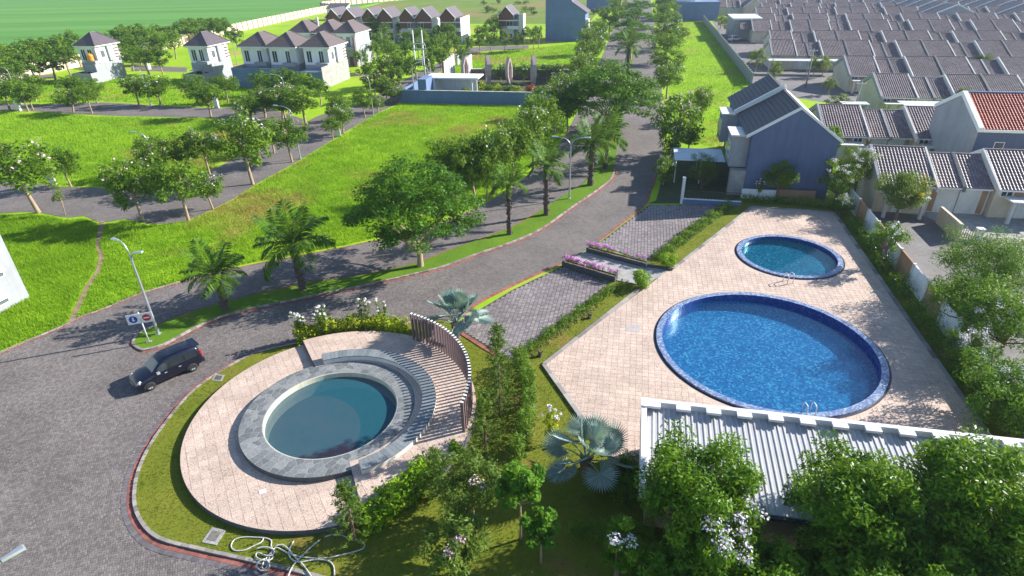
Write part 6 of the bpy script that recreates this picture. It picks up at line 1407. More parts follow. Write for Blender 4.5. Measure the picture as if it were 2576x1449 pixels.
for i, (q, dn) in enumerate(((.10, 20), (.235, 24))):
    o = c0 + cd * CL * q + cn * dn; t = thing('slatted_gate', 'pale slatted pylon beside the compound entrance', 'gate', (o[0], o[1], 0), ca + math.radians(70), 'slatted pylons at the compound entrance')
    for k in range(6 if i == 0 else 4): MB().box(k * .7, k * .7 + .5, -.12, .12, 0, 4.4 + .2 * k).build('slat', M['offwhite'], t)
    MB().box(-.2, -.02, -.2, .2, 0, 4.4).build('post', M['gbeam'], t)
rr_ = np.random.default_rng(4)
for i in range(9):
    o = c0 + cd * CL * (.34 + .07 * i) + cn * rr_.uniform(6, 12); mm = ['leaf_red', 'leaf_gold', 'leaf_gold', 'leaf_dark', 'leaf_gold', 'leaf_dark', 'leaf_gold', 'leaf_red', 'leaf_dark'][i]
    bush('garden_bush', {'leaf_red': 'red leaved bush inside the walled garden', 'leaf_gold': 'yellow green bush inside the walled garden', 'leaf_dark': 'dark green bush inside the walled garden'}[mm], o, rr_.uniform(1.0, 1.5), rr_.uniform(1.6, 2.4), M[mm], .34, 500, 50 + i, 0, group=mm[5:] + ' bushes in the walled garden')
for i in range(7):
    o = c0 + cd * CL * (.45 + .09 * i) + cn * 22; tree('far', 'small white flowering tree inside the walled garden', 'small trees in the walled garden', B=o, h=4.2, wm=3.2, fl=W_, low=.2, seed=700 + i, name='garden_tree')

# ---- walls: rice field boundary, strip wall, pool wall
def panel_wall(name, label, pts, plen, h, mat, mat2=None, post=.18, ph=.15, pm=None):
    q = smooth_path(pts, plen) if len(pts) > 2 else np.array([np.array(pts[0]) + (np.array(pts[1]) - np.array(pts[0])) * u for u in np.linspace(0, 1, max(2, int(np.linalg.norm(np.array(pts[1]) - np.array(pts[0])) / plen) + 1))])
    t = thing(name, label, 'wall', (q[0][0], q[0][1], 0)); me = mp = None
    for i in range(len(q) - 1):
        a, b = q[i], q[i + 1]; d = b - a; L = np.linalg.norm(d); an = math.atan2(d[1], d[0]); m = mat if (mat2 is None or i % 2 == 0) else mat2
        o = MB().box(post / 2, L - post / 2, -.06, .06, 0, h).build('wall_panel', m, t); o.location = (a[0] - q[0][0], a[1] - q[0][1], 0); o.rotation_euler = (0, 0, an)
        o = MB().box(-post / 2, post / 2, -post / 2, post / 2, 0, h + ph).build('wall_post', pm or m, t); o.location = (a[0] - q[0][0], a[1] - q[0][1], 0); o.rotation_euler = (0, 0, an)
    return t
M['fieldwall'] = plain('cream precast panels', (.66, .58, .45), .9, .2, .4)
panel_wall('boundary_wall', 'long pale panelled wall along the edge of the rice field', wallpts + [np.array(wallpts[-1]) + wd * 60], 4.2, 3.0, M['fieldwall'], post=.5, ph=.3, pm=M['tan'])
panel_wall('strip_wall', 'grey precast wall between the grass strip and the tiled houses', [G(1890, 214)[:2], G(1768, 54)[:2]], 2.6, 2.3, M['greywall'], post=.2)
wq0, wq1 = BW0, BW0 + WDIR * 44
t = panel_wall('pool_wall', 'boundary wall behind the pool bed with white and brown panels', [wq0, wq1], 2.9, 2.0, M['white'], M['tan'], post=.24, ph=.06, pm=M['offwhite'])
# lane behind the pool wall and yards
sheet('lane', [tuple(BW0 + np.array([.3, 0])), tuple(G(2330, 545)[:2]), (43.5, 51.2), (62, 47), (60, 5), tuple(wq1 + np.array([.3, 0]))], .02, M['court'])
sheet('house_yard', [tuple(G(2330, 545)[:2]), (43.5, 51.2), (62, 47.0), (64, 58), tuple(BW0 + np.array([6, 2])), tuple(BW0 + np.array([.5, 1]))], .016, M['concrete'])
sheet('estate_lane', [tuple(G(1900, 230)[:2]), tuple(G(1960, 235)[:2] + np.array([6, -10])), tuple(G(1960, 235)[:2] + np.array([120, -40])), (220, 80), (260, 420), tuple(G(1770, 50)[:2] + np.array([3, 0]))], .014, M['court'])
t = thing('yard_wall', 'cream yard wall with black railing before the tan fronted house', 'wall', (*G(2352, 560)[:2], 0), TH)
MB().box(0, .25, -4.5, 0, 0, 1.7).build('wall', M['cream'], t); MB().box(.3, 2.2, -4.5, -4.35, 0, .3).build('kerb', M['concrete'], t)
for k in range(9): MB().box(.4 + k * .2, .44 + k * .2, -4.44, -4.40, .3, 1.3).build('railing_bar', M['frame'], t)
t = thing('gate_pier', 'white rough gate pier in the yard of the tan fronted house', 'pillar', (*G(2455, 610)[:2], 0), TH); MB().box(-.25, .25, -.25, .25, 0, 1.3).build('pier', M['white'], t); MB().box(-.3, .3, -.3, .3, 1.3, 1.42).build('cap', M['offwhite'], t)

# ---- pool pavilion with ribbed metal roof
pf = G(1617, 1000, 3.45)[:2]; pang = math.radians(-11.8); t = frame_obj('pool_pavilion', 'long pavilion with ribbed white metal roof beside the large pool', 'pavilion', pf, pang)
PL, PD = 19.5, 5.9
M['roofmetal'] = plain('white ribbed roofing', (.46, .46, .475), .5, .14, .9, bmp=0.0)
MB().box(.35, PL, -PD + .5, -.25, 0.1, 2.35).build('wall', plain('peach render', (.40, .29, .22), .85, .15, .6), t)
nr = int(PL / .28)
def zr(y): return 3.1 + y * .09
MB().xprism([(-.2, zr(-.2)), (-.2, zr(-.2) - .05), (-PD, zr(-PD) - .05), (-PD, zr(-PD))], .1, PL).build('roof_sheet', M['roofmetal'], t)
for k in range(nr):
    x = .3 + k * (PL - .4) / nr; MB().add([(x - .055, -.2, zr(-.2) + .002), (x - .025, -.2, zr(-.2) + .042), (x + .025, -.2, zr(-.2) + .042), (x + .055, -.2, zr(-.2) + .002), (x - .055, -PD, zr(-PD) + .002), (x - .025, -PD, zr(-PD) + .042), (x + .025, -PD, zr(-PD) + .042), (x + .055, -PD, zr(-PD) + .002)], [(0, 1, 5, 4), (1, 2, 6, 5), (2, 3, 7, 6), (4, 5, 6, 7)]).build('roof_rib', M['roofmetal'], t)
MB().box(.0, PL, -.25, .0, 2.5, 3.45).build('parapet', M['metal_white'], t)
for k in range(13): x = .2 + k * 1.5; MB().box(x, x + .72, -.62, -.251, 3.30, 3.44).build('parapet_tab', M['metal_white'], t)
MB().box(-.05, .22, -PD, -.63, 2.4, 3.38).build('side_parapet', M['metal_white'], t)
MB().box(-.08, .26, -.66, -.02, 3.38, 3.47).build('corner_cap', M['trim'], t); MB().box(.1, PL, -PD - .16, -PD - .001, 2.35, 2.5).build('gutter', plain('dark green gutter', (.03, .055, .05), .5, .2, 3), t)

# ================================================================== OBJECTS
def paintm(name, c):
    m, nt, b = nodes(name); b.inputs['Roughness'].default_value = .28; b.inputs['Metallic'].default_value = .3; b.inputs['Coat Weight'].default_value = .5; b.inputs['Coat Roughness'].default_value = .05
    f = nz(nt, 3, 3, .5, coords(nt)); nt.links.new(ramp(nt, f, [(.3, tuple(np.array(c) * .9)), (.7, tuple(np.array(c) * 1.1))]), b.inputs['Base Color']); return m
M['lamp_red'] = plain('red lamp lens', (.55, .015, .012), .25, .1, 5); M['lamp_clear'] = plain('clear lamp lens', (.55, .58, .60), .15, .1, 5); M['alloy'] = plain('silver alloy', (.62, .62, .64), .3, .1, 5, metal=.5)
M['carglass'] = glassm('car glass', (.02, .025, .03), .05); M['windscreen'] = glassm('car windscreen', (.16, .19, .18), .05)
ST = [  # x, zbottom, zbelt, ztop, half width at belt, half width at top
    (-.78, .42, .74, .82, .74, .70), (-.74, .36, .95, 1.12, .79, .70), (-.66, .32, .98, 1.54, .81, .66), (-.50, .30, .99, 1.62, .82, .655), (.2, .26, .98, 1.675, .83, .65), (1.0, .26, .97, 1.68, .83, .65),
    (1.45, .26, .96, 1.655, .83, .645), (1.70, .26, .96, 1.575, .83, .63), (2.05, .26, .95, 1.28, .83, .66), (2.30, .26, .95, 1.07, .83, .70), (2.75, .28, .88, .985, .82, .68), (3.10, .30, .78, .89, .79, .64), (3.30, .34, .66, .76, .72, .58), (3.40, .40, .56, .60, .62, .52)]
def car(label, loc, rz, paint, group=None, full=True):
    t = thing('parked_car' if not full else 'car', label, 'car', (loc[0], loc[1], .0), rz, group); V = []; F = []
    def sec(s):
        x, zb, zl, zt, w, wt = s
        half = [(0, zb), (w * .84, zb), (w * .97, zb + .10), (w * 1.0, (zb + zl) / 2), (w * .985, zl), (wt + .03, zl + (zt - zl) * .72), (wt * .93, zt - .025), (wt * .6, zt + .005), (0, zt + .015)]
        return [(x, y, z) for y, z in half] + [(x, -y, z) for y, z in half[-2:0:-1]]
    S_ = [sec(s) for s in ST]; n = len(S_[0])
    for s in S_: V += s
    for i in range(len(S_) - 1):
        for k in range(n): a, b = i * n + k, i * n + (k + 1) % n; F.append((a, a + n, b + n, b))
    F.append(tuple(range(n))); F.append(tuple((len(S_) - 1) * n + k for k in range(n - 1, -1, -1)))
    body = mk('body', [(x, y, z) for x, y, z in V], F, paint, t, True)
    def at(x, s, sd, off=.008):
        xs = [q[0] for q in ST]; g = [np.interp(x, xs, [q[k] for q in ST]) for k in range(6)]; y0, z0 = g[4] * .985, g[2]; y1, z1 = g[5] + .03, g[2] + (g[3] - g[2]) * .72
        y = y0 + (y1 - y0) * s; z = z0 + (z1 - z0) * s; return (x, sd * (y + off), z + off * .3)
    for sd in (-1, 1):
        for nm, xs in (('side_window', (1.32, 1.98)), ('side_window', (.36, 1.24)), ('side_window', (-.48, .28))):
            nX = 5; VV = []; FF = []
            for k in range(nX + 1):
                x = xs[0] + (xs[1] - xs[0]) * k / nX; top = .97
                VV += [at(x, .08, sd), at(x if not (nm and xs[1] > 1.9) else x, top, sd)]
            FF = [(2 * k, 2 * k + 2, 2 * k + 3, 2 * k + 1) if sd < 0 else (2 * k, 2 * k + 1, 2 * k + 3, 2 * k + 2) for k in range(nX)]
            mk(nm, VV, FF, M['carglass'], t)
        MB().box(1.92, 2.1, min(sd * .83, sd * 1.0), max(sd * .83, sd * 1.0), .98, 1.10).build('mirror', M['alloy'], t)
        for x in (.62, 1.5): MB().box(x, x + .16, min(sd * .82, sd * .855), max(sd * .82, sd * .855), .80, .84).build('door_handle', M['alloy'], t)
        mb = MB(); mb.tube([(3.02, sd * .66, .80), (3.14, sd * .68, .74), (3.27, sd * .62, .66)], [.10, .115, .07], 8); mb.build('headlight', M['lamp_clear'], t, True)
        MB().box(-.80, -.70, min(sd * .60, sd * .76), max(sd * .60, sd * .76), .80, 1.24).build('tail_light', M['lamp_red'], t)
    def across(xa, xb, off, w0, w1, nm, mat):
        VV = []; FF = []
        for k in range(5):
            u = k / 4; x = xa + (xb - xa) * u; zt = np.interp(x, [q[0] for q in ST], [q[3] for q in ST]) + off; w = w0 + (w1 - w0) * u
            VV += [(x + off * .5, -w, zt - .015), (x + off * .5, 0, zt + .022), (x + off * .5, w, zt - .015)]
        for k in range(4):
            for j in range(2): a = 3 * k + j; FF.append((a, a + 3, a + 4, a + 1))
        mk(nm, VV, FF, mat, t, True)
    across(1.74, 2.27, .014, .58, .63, 'windscreen', M['windscreen'])
    mk('rear_window', [(-.765, -.55, 1.06), (-.765, .55, 1.06), (-.70, .50, 1.48), (-.70, -.50, 1.48)], [(0, 3, 2, 1)], M['carglass'], t)
    MB().box(-.86, -.42, -.58, .58, 1.60, 1.64).build('spoiler', paint, t); MB().box(3.33, 3.42, -.30, .30, .50, .60).build('grille', M['alloy'], t)
    MB().box(-.86, -.74, -.72, .72, .36, .62).build('bumper', paint, t)
    for y in (-.5, .5): mb = MB(); mb.tube([(-.3, y, 1.66), (0.2, y, 1.70), (1.2, y, 1.705), (1.45, y, 1.66)], .018, 5); mb.build('roof_rail', paint, t)
    for x in (0, 2.65):
        for sd in (-1, 1):
            mb = MB(); A = np.linspace(0, 2 * math.pi, 25)[:-1]; VV = []; FF = []; y = sd * .735; w = .10
            prof = [(.20, -w), (.285, -w), (.315, -w * .6), (.315, w * .6), (.285, w), (.20, w)]
            for a in A:
                for r, d in prof: VV.append((x + r * math.cos(a), y + sd * d, .315 + r * math.sin(a)))
            m = len(prof); FF = [(i * m + k, ((i + 1) % 24) * m + k, ((i + 1) % 24) * m + k + 1, i * m + k + 1) for i in range(24) for k in range(m - 1)]
            wh = mk('wheel', VV, FF, M['black'], t, True)
            mb = MB(); VV = []; 
            for a in A: VV += [(x + .205 * math.cos(a), y + sd * .075, .315 + .205 * math.sin(a)), (x + .165 * math.cos(a), y + sd * .085, .315 + .165 * math.sin(a))]
            mb.add(VV, [(2 * i, 2 * ((i + 1) % 24), 2 * ((i + 1) % 24) + 1, 2 * i + 1) for i in range(24)])
            for k in range(6):
                a = k * math.pi / 3; c, s = math.cos(a), math.sin(a); q = [(-.03, .0), (.03, .0), (.045, .18), (-.045, .18)]; mb.add([(x + p * -s + r * c, y + sd * .088, .315 + p * c + r * s) for p, r in q], [(0, 1, 2, 3)])
            mb.build('rim', M['alloy'], wh)
            mb = MB(); mb.add([(x + .2 * math.cos(a), y + sd * .055, .315 + .2 * math.sin(a)) for a in A], [tuple(range(24))]); mb.build('brake_disc', M['frame'], wh)
            mb = MB(); AA = np.linspace(-.15, math.pi + .15, 14); VV = []
            for a in AA: VV += [(x + .34 * math.cos(a), sd * .832, .315 + .34 * math.sin(a)), (x + .41 * math.cos(a), sd * .838, .315 + .41 * math.sin(a))]
            mb.add(VV, [(2 * i, 2 * i + 2, 2 * i + 3, 2 * i + 1) for i in range(13)]); mb.build('wheel_arch', paint, t)
            mb = MB(); mb.add([(x + .345 * math.cos(a), sd * .829, .30 + .345 * math.sin(a)) for a in np.linspace(-.12, math.pi + .12, 18)], [tuple(range(18))]); mb.build('wheel_well', M['black'], t)
    return t
fwp, rwp = G(383, 983)[:2], G(489, 935)[:2]; hd = (fwp - rwp) / np.linalg.norm(fwp - rwp); lf = np.array([-hd[1], hd[0]]); cl_ = rwp - lf * .80
c_ = car('dark blue black people carrier driving onto the paved junction', cl_, math.atan2(hd[1], hd[0]), paintm('midnight car paint', (.008, .010, .026))); c_.location.z = .042; s_ = np.linalg.norm(fwp - rwp) / 2.65; c_.scale = (s_, s_, s_)
car('dark car parked under the carport behind the strip wall', G(1852, 90)[:2], TH + 1.4, paintm('dark parked car paint', (.02, .03, .06)), full=False)
car('white car parked on the yard behind the strip wall', G(1840, 104)[:2], TH + .6, paintm('white parked car paint', (.7, .7, .72)), full=False)
car('white car parked before the gabled row houses', G(1010, 108)[:2], TH + 1.5, bpy.data.materials['white parked car paint'], full=False)

# ---- street lamps
def lamp(label, base, top=None, arms=((0, 1.6),), h=None, group=None, B=None, headkind=0):
    B = G(*base) if B is None else np.array([*B, 0.0]); h = h or height_at(B, top); t = thing('street_lamp', label, 'street lamp', (B[0], B[1], .0), 0, group)
    mb = MB(); mb.tube([(0, 0, 0), (0, 0, h * .6), (0, 0, h - .9)], [.105, .08, .06], 8); mb.box(-.17, .17, -.17, .17, 0, .16); mb.build('pole', M['steel'], t, False)
    H0 = h
    for az, L, *dz_ in arms:
        h = H0 + (dz_[0] if dz_ else 0)
        c, s = math.cos(az), math.sin(az); P_ = lambda r, z: (c * r, s * r, z)
        mb = MB(); mb.tube([P_(0, h - 1.0), P_(.1 * L, h - .55), P_(.32 * L, h - .22), P_(.62 * L, h - .06), P_(L, h)], [.055, .05, .045, .04, .038], 6); mb.build('arm', M['steel'], t, True)
        mb = MB(); a = np.array([c, s]); b = np.array([-s, c])
        def q(r, w, z): return (c * r - s * w, s * r + c * w, z)
        V = [q(L - .1, -.07, h - .03), q(L - .1, .07, h - .03), q(L + .55, .15, h + .0), q(L + .55, -.15, h + .0), q(L - .1, -.05, h + .06), q(L - .1, .05, h + .06), q(L + .5, .11, h + .09), q(L + .5, -.11, h + .09)]
        mb.add(V, [(0, 3, 2, 1), (4, 5, 6, 7), (0, 1, 5, 4), (1, 2, 6, 5), (2, 3, 7, 6), (3, 0, 4, 7)]); hd_ = mb.build('lamp_head', M['steel'], t)
        mb = MB(); mb.add([q(L + .05, -.08, h - .035), q(L + .05, .08, h - .035), q(L + .5, .12, h - .012), q(L + .5, -.12, h - .012)], [(0, 1, 2, 3)]); mb.build('lamp_lens', M['lamp_clear'], hd_)
    return t
lamp('grey street lamp with two short arms on the median tip', (400, 843), 608, ((math.radians(155), .75), (math.radians(5), .35, -.85)))
lamp('slim two armed street lamp on the median between palms', (1432, 502), 345, ((math.radians(170), 1.5), (math.radians(-12), 1.5)))
lamp('two armed street lamp beside the lone palm on the far median', (1573, 190.5), 113, ((math.radians(170), 2.0), (math.radians(-12), 2.0)))
lamp('street lamp on the verge before the hip roofed houses', (380, 264), 170, ((math.radians(160), 1.6),))
lamp('street lamp on the verge near the side street corner', (940, 293), 187, ((math.radians(170), 1.7),))
lamp('street lamp among the pink blossomed side street trees', (756, 400), 267, ((math.radians(165), 2.0),))
lamp('street lamp rising behind the verge trees of the lower street', (402, 455), 332, ((math.radians(175), 1.2),))
for px, h, a in (((710, 195), 7, 170), ((1070, 110), 7, 170), ((958, 75), 7, 20), ((905, 118), 7, 10), ((582, 95), 7, 20), ((352, 115), 7, 20), ((18, 175), 7, 175), ((1035, 165), 7, 20), ((1080, 150), 7, 170)):
    p = G(px[0], px[1], h - .5); lamp('distant curved street lamp rising among the estate trees', None, None, ((math.radians(a), 1.6),), h, 'distant estate street lamps', B=p[:2])
hp = G(30, 1392, 7.45); pb = G(-34, 1462, 7.0)[:2]; az = math.atan2(hp[1] - pb[1], hp[0] - pb[0]); lamp('street lamp whose head reaches over the paved junction corner', None, None, ((az, max(.6, np.linalg.norm(hp[:2] - pb) - .2)),), 7.4, B=pb)
for px in ((1488, 155), (1522, 142)):
    B = G(px[0], px[1] + 24); lamp('short garden lamp beyond the compound', None, None, ((math.radians(100), .5),), 5.0, 'short garden lamps beyond the compound', B=B[:2])

# ---- road sign
B = G(375, 860, .13); t = thing('road_sign', 'white road sign with blue disc and red no entry disc on a post', 'sign', (B[0], B[1], .12), math.radians(18))
MB().tube([(0, 0, 0), (0, 0, 2.5)], .05, 8).build('post', M['metal_white'], t, True); MB().box(-.18, .18, -.12, .12, 0, .06).build('base_plate', M['concrete'], t)
for x, nm in ((-.42, 'blue'), (.42, 'red')):
    pl_ = MB().box(x - .40, x + .40, -.085, -.055, 1.65, 2.42).build('sign_panel', M['trim'], t)
    disc = [(x + .27 * math.cos(a), -.089, 2.03 + .27 * math.sin(a)) for a in np.linspace(0, 2 * math.pi, 28, endpoint=False)]
    mk('disc', disc, [tuple(range(28))], plain('blue sign print', (.02, .05, .35), .5, .05, 2) if nm == 'blue' else plain('red sign print', (.55, .02, .02), .5, .05, 2), pl_)
    if nm == 'red': mk('bar', [(x - .19, -.093, 1.98), (x + .19, -.093, 1.98), (x + .19, -.093, 2.08), (x - .19, -.093, 2.08)], [(0, 1, 2, 3)], M['trim'], pl_)
    else: mk('arrow', [(x - .13, -.093, 1.96), (x + .0, -.093, 1.88), (x + .13, -.093, 1.96), (x + .05, -.093, 1.97), (x + .05, -.093, 2.2), (x - .05, -.093, 2.2), (x - .05, -.093, 1.97)], [(0, 1, 2, 3, 6), (3, 4, 5, 6)], M['trim'], pl_)
MB().box(-.84, .84, -.054, -.02, 2.0, 2.06).build('bracket', M['metal_white'], t)

# ---- utility cabinets, poles, bin
for i, px in enumerate([(49, 279), (546, 272), (851, 344), (134, 467), (402, 166), (377, 176), (1152, 163), (946, 222)]):
    B = G(*px); t = thing('utility_cabinet', ['white utility cabinet with rounded hood beside the upper street trees', 'white utility cabinet by the street bend near the yard walls', 'white utility pillar at the corner of the big green lot', 'white utility pillar behind the pink blossomed street tree', 'white utility pillar on the strip before the boundary trees', 'grey utility pillar beside the tank house yard', 'white utility pillar by the street above the compound', 'white utility pillar beside the pink corner shrub'][i], 'cabinet', (B[0], B[1], 0), TH + .2 * i)
    hh = (1.9, 1.8, 2.2, 2.6, 2.2, 1.9, 2.4, 2.2)[i]; MB().box(-.45, .45, -.28, .28, 0, .18).build('plinth', M['concrete'], t); MB().box(-.40, .40, -.24, .24, .18, hh).build('case', M['offwhite'], t); MB().box(-.46, .46, -.3, .3, hh, hh + .08).build('hood', M['white'], t); MB().box(-.32, .32, -.262, -.241, .35, hh - .25).build('door', M['metal_white'], t)
t = thing('transformer_pole', 'pair of tall concrete poles joined by crossbars behind the compound wall', 'pole', (*G(1050, 218)[:2], 0), ca); 
for x in (0, 1.9): MB().tube([(x, 0, 0), (x, 0, 11)], [.2, .14], 8).build('pole', M['offwhite'], t, True)
for z in (4.2, 7.4, 8.4): MB().box(-.5, 2.4, -.1, .1, z, z + .18).build('crossbar', M['steel'], t)
MB().box(.2, 1.7, -.5, .5, 4.4, 5.4).build('transformer', M['greywall'], t)
for px, top, nm in (((2145, 293), 203, 'leaning concrete power pole before the cream gabled row house'), ((2026, 221), 122, 'power pole with red and white painted foot in the estate lane'), ((2560, 225), 170, 'power pole rising behind the red roofed house')):
    B = G(*px); h = height_at(B, top); t = thing('power_pole', nm, 'pole', (B[0], B[1], 0)); MB().tube([(0, 0, 0), (.1, 0, h)], [.15, .09], 8).build('shaft', M['concrete'], t, True); MB().box(-.7, .9, -.05, .05, h - .5, h - .38).build('crossarm', M['steel'], t)
    for x in (-.6, 0, .8): MB().lathe([(.0, 0), (.06, 0), (.06, .15), (0, .18)], 6, (x, 0, h - .38)).build('insulator', M['white'], t)
    if px[0] == 2026: MB().tube([(0, 0, .4), (0, 0, 1.0)], .165, 8).build('painted_band', M['lamp_red'], t)
B = G(297, 486); t = thing('litter_bin', 'dark litter bin hung on a post at the street edge', 'bin', (B[0], B[1], 0)); MB().lathe([(0, .5), (.22, .5), (.30, 1.15), (.26, 1.15), (.2, .55)], 12).build('bucket', M['frame'], t); MB().tube([(.34, 0, 0), (.34, 0, 1.3)], .035, 6).build('post', M['steel'], t)

# ---- planters and entrance ramp
sheet('ramp', GP([(1436, 652), (1476, 632), (1628, 668), (1692, 682), (1640, 707), (1600, 716), (1552, 706)], .12), .16, M['concrete'])
def planter(label, a, b, w=.55, h=.55, fls=()):
    A, Bq = G(*a)[:2], G(*b)[:2]; d = Bq - A; L = np.linalg.norm(d); an = math.atan2(d[1], d[0]); t = thing('planter', label, 'planter', (A[0], A[1], 0), an)
    for y in (0, w - .1): MB().box(0, L, y, y + .1, .0, h).build('planter_wall', M['stone_dark_shade'], t)
    for x in (0, L - .1): MB().box(x, x + .1, .1, w - .1, 0, h).build('planter_wall', M['stone_dark_shade'], t)
    MB().box(.1, L - .1, .1, w - .1, .0, h - .08).build('soil', M['dirt'], t)
    nrm_ = np.array([-d[1], d[0]]) / L
    for i, (u0, u1, dens) in enumerate(fls):
        p0 = A + d * u0 + nrm_ * w / 2; p1 = A + d * u1 + nrm_ * w / 2; q = np.linspace(0, 1, max(2, int(np.linalg.norm(p1 - p0) / .22))); r = np.random.default_rng(i + int(L * 7)); f_ = thing('bougainvillea', ['magenta bougainvillea thicket filling the road end of the ', 'small magenta bougainvillea in the middle of the ', 'rounded magenta bougainvillea at the deck end of the '][i if len(fls) == 3 else (0, 2)[i]] + ('upper' if 'upper' in label else 'lower') + ' ramp planter', 'shrub', (p0[0], p0[1], h))
        pts = [p0 + (p1 - p0) * k for k in q]; cl = [(x - p0[0] + r.normal() * .1, y - p0[1] + r.normal() * .1, .18 + r.random() * .15) for x, y in pts for _ in range(2)]; V, F, ti = leafcloud(cl, [.24] * len(cl), 30, .10, .6, .8, .6, seed=i); mk('foliage', V, F, M['leaf_street'], f_, tint=ti)
        fc = [(x - p0[0] + r.normal() * .14, y - p0[1] + r.normal() * .14, .32 + r.random() * .22) for x, y in pts for _ in range(3)]; V, F, ti = leafcloud(fc, [.19] * len(fc), int(34 * dens), .085, .8, .8, .6, seed=i + 7); mk('blossom', V, F, M['fl_magenta'], f_, tint=ti)
        mb = MB()
        for x, y in pts[::2]: mb.tube([(x - p0[0], y - p0[1], -.1), (x - p0[0], y - p0[1], .2)], [.02, .01], 4)
        mb.build('stem', M['bark'], f_)
planter('dark stone planter on the upper parking side of the ramp', (1474, 638), (1624, 678), fls=((.02, .45, 1.0), (.62, .68, .7), (.84, .95, 1.0)))
planter('dark stone planter on the lower parking side of the ramp', (1413, 672), (1546, 712), fls=((.02, .72, 1.0), (.86, 1.0, 1.1)))
kline(G(1628, 674)[:2], G(1692, 684)[:2], .25, .1, .35, 'step_kerb', deck, M['stone_dark_shade'])

# ---- hose, manholes, small things
hz_ = []
def hp_(pts, o=(644, 1087)): return [(*G(o[0] + x * .25, o[1] + y * .25, .1)[:2], .135) for x, y in pts]
runs = [hp_([(695, 1060), (770, 1035), (860, 1040), (950, 1075), (1040, 1095), (1095, 1130), (1080, 1175), (1000, 1205), (800, 1255), (660, 1275), (480, 1265), (350, 1235), (250, 1185), (195, 1165), (150, 1220), (100, 1280), (60, 1350), (80, 1390), (120, 1350), (140, 1250), (180, 1200), (150, 1150), (160, 1100), (100, 1072), (0, 1065), (-120, 1062), (-220, 1090), (-250, 1150), (-220, 1195), (-120, 1195), (-20, 1150), (60, 1110), (75, 1075)]),
        hp_([(380, 1105), (340, 1180), (335, 1250), (380, 1300), (450, 1315), (600, 1290), (720, 1300), (780, 1350), (790, 1449), (780, 1500)]), hp_([(655, 1085), (540, 1180), (440, 1280), (370, 1360), (330, 1449), (320, 1510)]), hp_([(190, 1160), (260, 1140), (320, 1180), (400, 1270), (480, 1350), (550, 1449), (580, 1500)]),
        hp_([(0, 1190), (60, 1170), (140, 1175), (190, 1215), (160, 1255), (90, 1250), (20, 1220), (0, 1260), (60, 1300), (150, 1300), (180, 1260)]), hp_([(100, 1290), (40, 1310), (10, 1360), (60, 1410), (130, 1390), (140, 1330), (100, 1290)])]
t = thing('garden_hose', 'pale grey garden hose lying in loops on the lawn by the kerb', 'hose', (0, 0, 0)); mb = MB()
for i, r_ in enumerate(runs): q = smooth_path(r_, .12); q[:, 2] = .135 + .012 * i; mb.tube([tuple(p) for p in q], .034, 6)
mb.build('hose_line', M['hose'], t, True)
for px, lb in ((((2135, 960), (2275, 990), (2180, 1140), (2030, 1110)), 'concrete manhole cover with rim on the lawn below the plaza'),):
    q = [G(x * .25, 1087 + y * .25, .1)[:2] for x, y in px]; c = np.mean(q, 0); t = thing('manhole_cover', lb, 'manhole', (c[0], c[1], .08)); MB().prism([p - c for p in q], 0, .05).build('rim', M['concrete'], t); MB().prism([(p - c) * .62 for p in q], .05, .062).build('lid', M['kerb_one'], t)
q = [G(x * .25, 724.5 + y * .25, .1)[:2] for x, y in ((2170, 870), (2260, 880), (2230, 940), (2130, 930))]; c = np.mean(q, 0); t = thing('manhole_cover', 'sunken drain cover on the lawn near the car', 'manhole', (c[0], c[1], .08)); MB().prism([p - c for p in q], 0, .045).build('rim', M['concrete'], t); MB().prism([(p - c) * .7 for p in q], .045, .055).build('lid', M['stone_dark_shade'], t)
c = G(661, 1237, ZL)[:2]; t = thing('floor_spot', 'small white paper hatch on the plaza tiles', 'spot', (c[0], c[1], ZL + .018), .5); MB().box(-.16, .16, -.13, .13, 0, .018).build('plate', M['white'], t); MB().box(-.05, .05, -.02, .02, .018, .026).build('added_lug', M['steel'], t)  # white sheet of paper lying on the tiles; the steel lug is added
c = G(1592, 825, .18)[:2]; t = thing('floor_spot', 'pale grey tile hatch set in the pool deck', 'spot', (c[0], c[1], .18), TH); MB().box(-.5, .5, -.5, .5, 0, .012).build('plate', plain('pale hatch', (.42, .37, .35), .8, .15, 2), t); MB().box(-.06, .06, -.02, .02, .012, .022).build('added_lug', M['steel'], t)  # pale tile patch in the deck; the steel lug is added
# ---- far rider on the boulevard
B = G(1643, 33); t = thing('motorcycle', 'dark motorcycle far along the right carriageway', 'motorcycle', (B[0], B[1], .02), TH + math.pi / 2)
for x in (-.62, .62): mb = MB(); mb.tube([(x + .3 * math.cos(a), 0, .3 + .3 * math.sin(a)) for a in np.linspace(0, 2 * math.pi, 15)], .055, 6, cap=False); mb.build('wheel', M['black'], t)
mb = MB(); mb.tube([(-.62, 0, .3), (-.2, 0, .62), (.35, 0, .62), (.62, 0, .3)], [.06, .14, .12, .05], 7); mb.tube([(.55, 0, .4), (.42, 0, .98)], .035, 6); mb.tube([(.42, -.32, .98), (.42, .32, .98)], .025, 6); mb.build('frame', M['frame'], t); MB().box(-.62, .12, -.13, .13, .72, .82).build('saddle', M['black'], t)
me = bpy.data.meshes.new('person'); vs = [(-.15, 0, .9), (-.12, 0, 1.15), (-.05, 0, 1.42), (-.03, 0, 1.52), (.0, 0, 1.68), (-.1, .2, 1.38), (.1, .25, 1.15), (.36, .28, 1.02), (-.1, -.2, 1.38), (.1, -.25, 1.15), (.36, -.28, 1.02), (-.12, .12, .88), (.25, .18, .82), (.15, .18, .42), (.28, .18, .36), (-.12, -.12, .88), (.25, -.18, .82), (.15, -.18, .42), (.28, -.18, .36)]
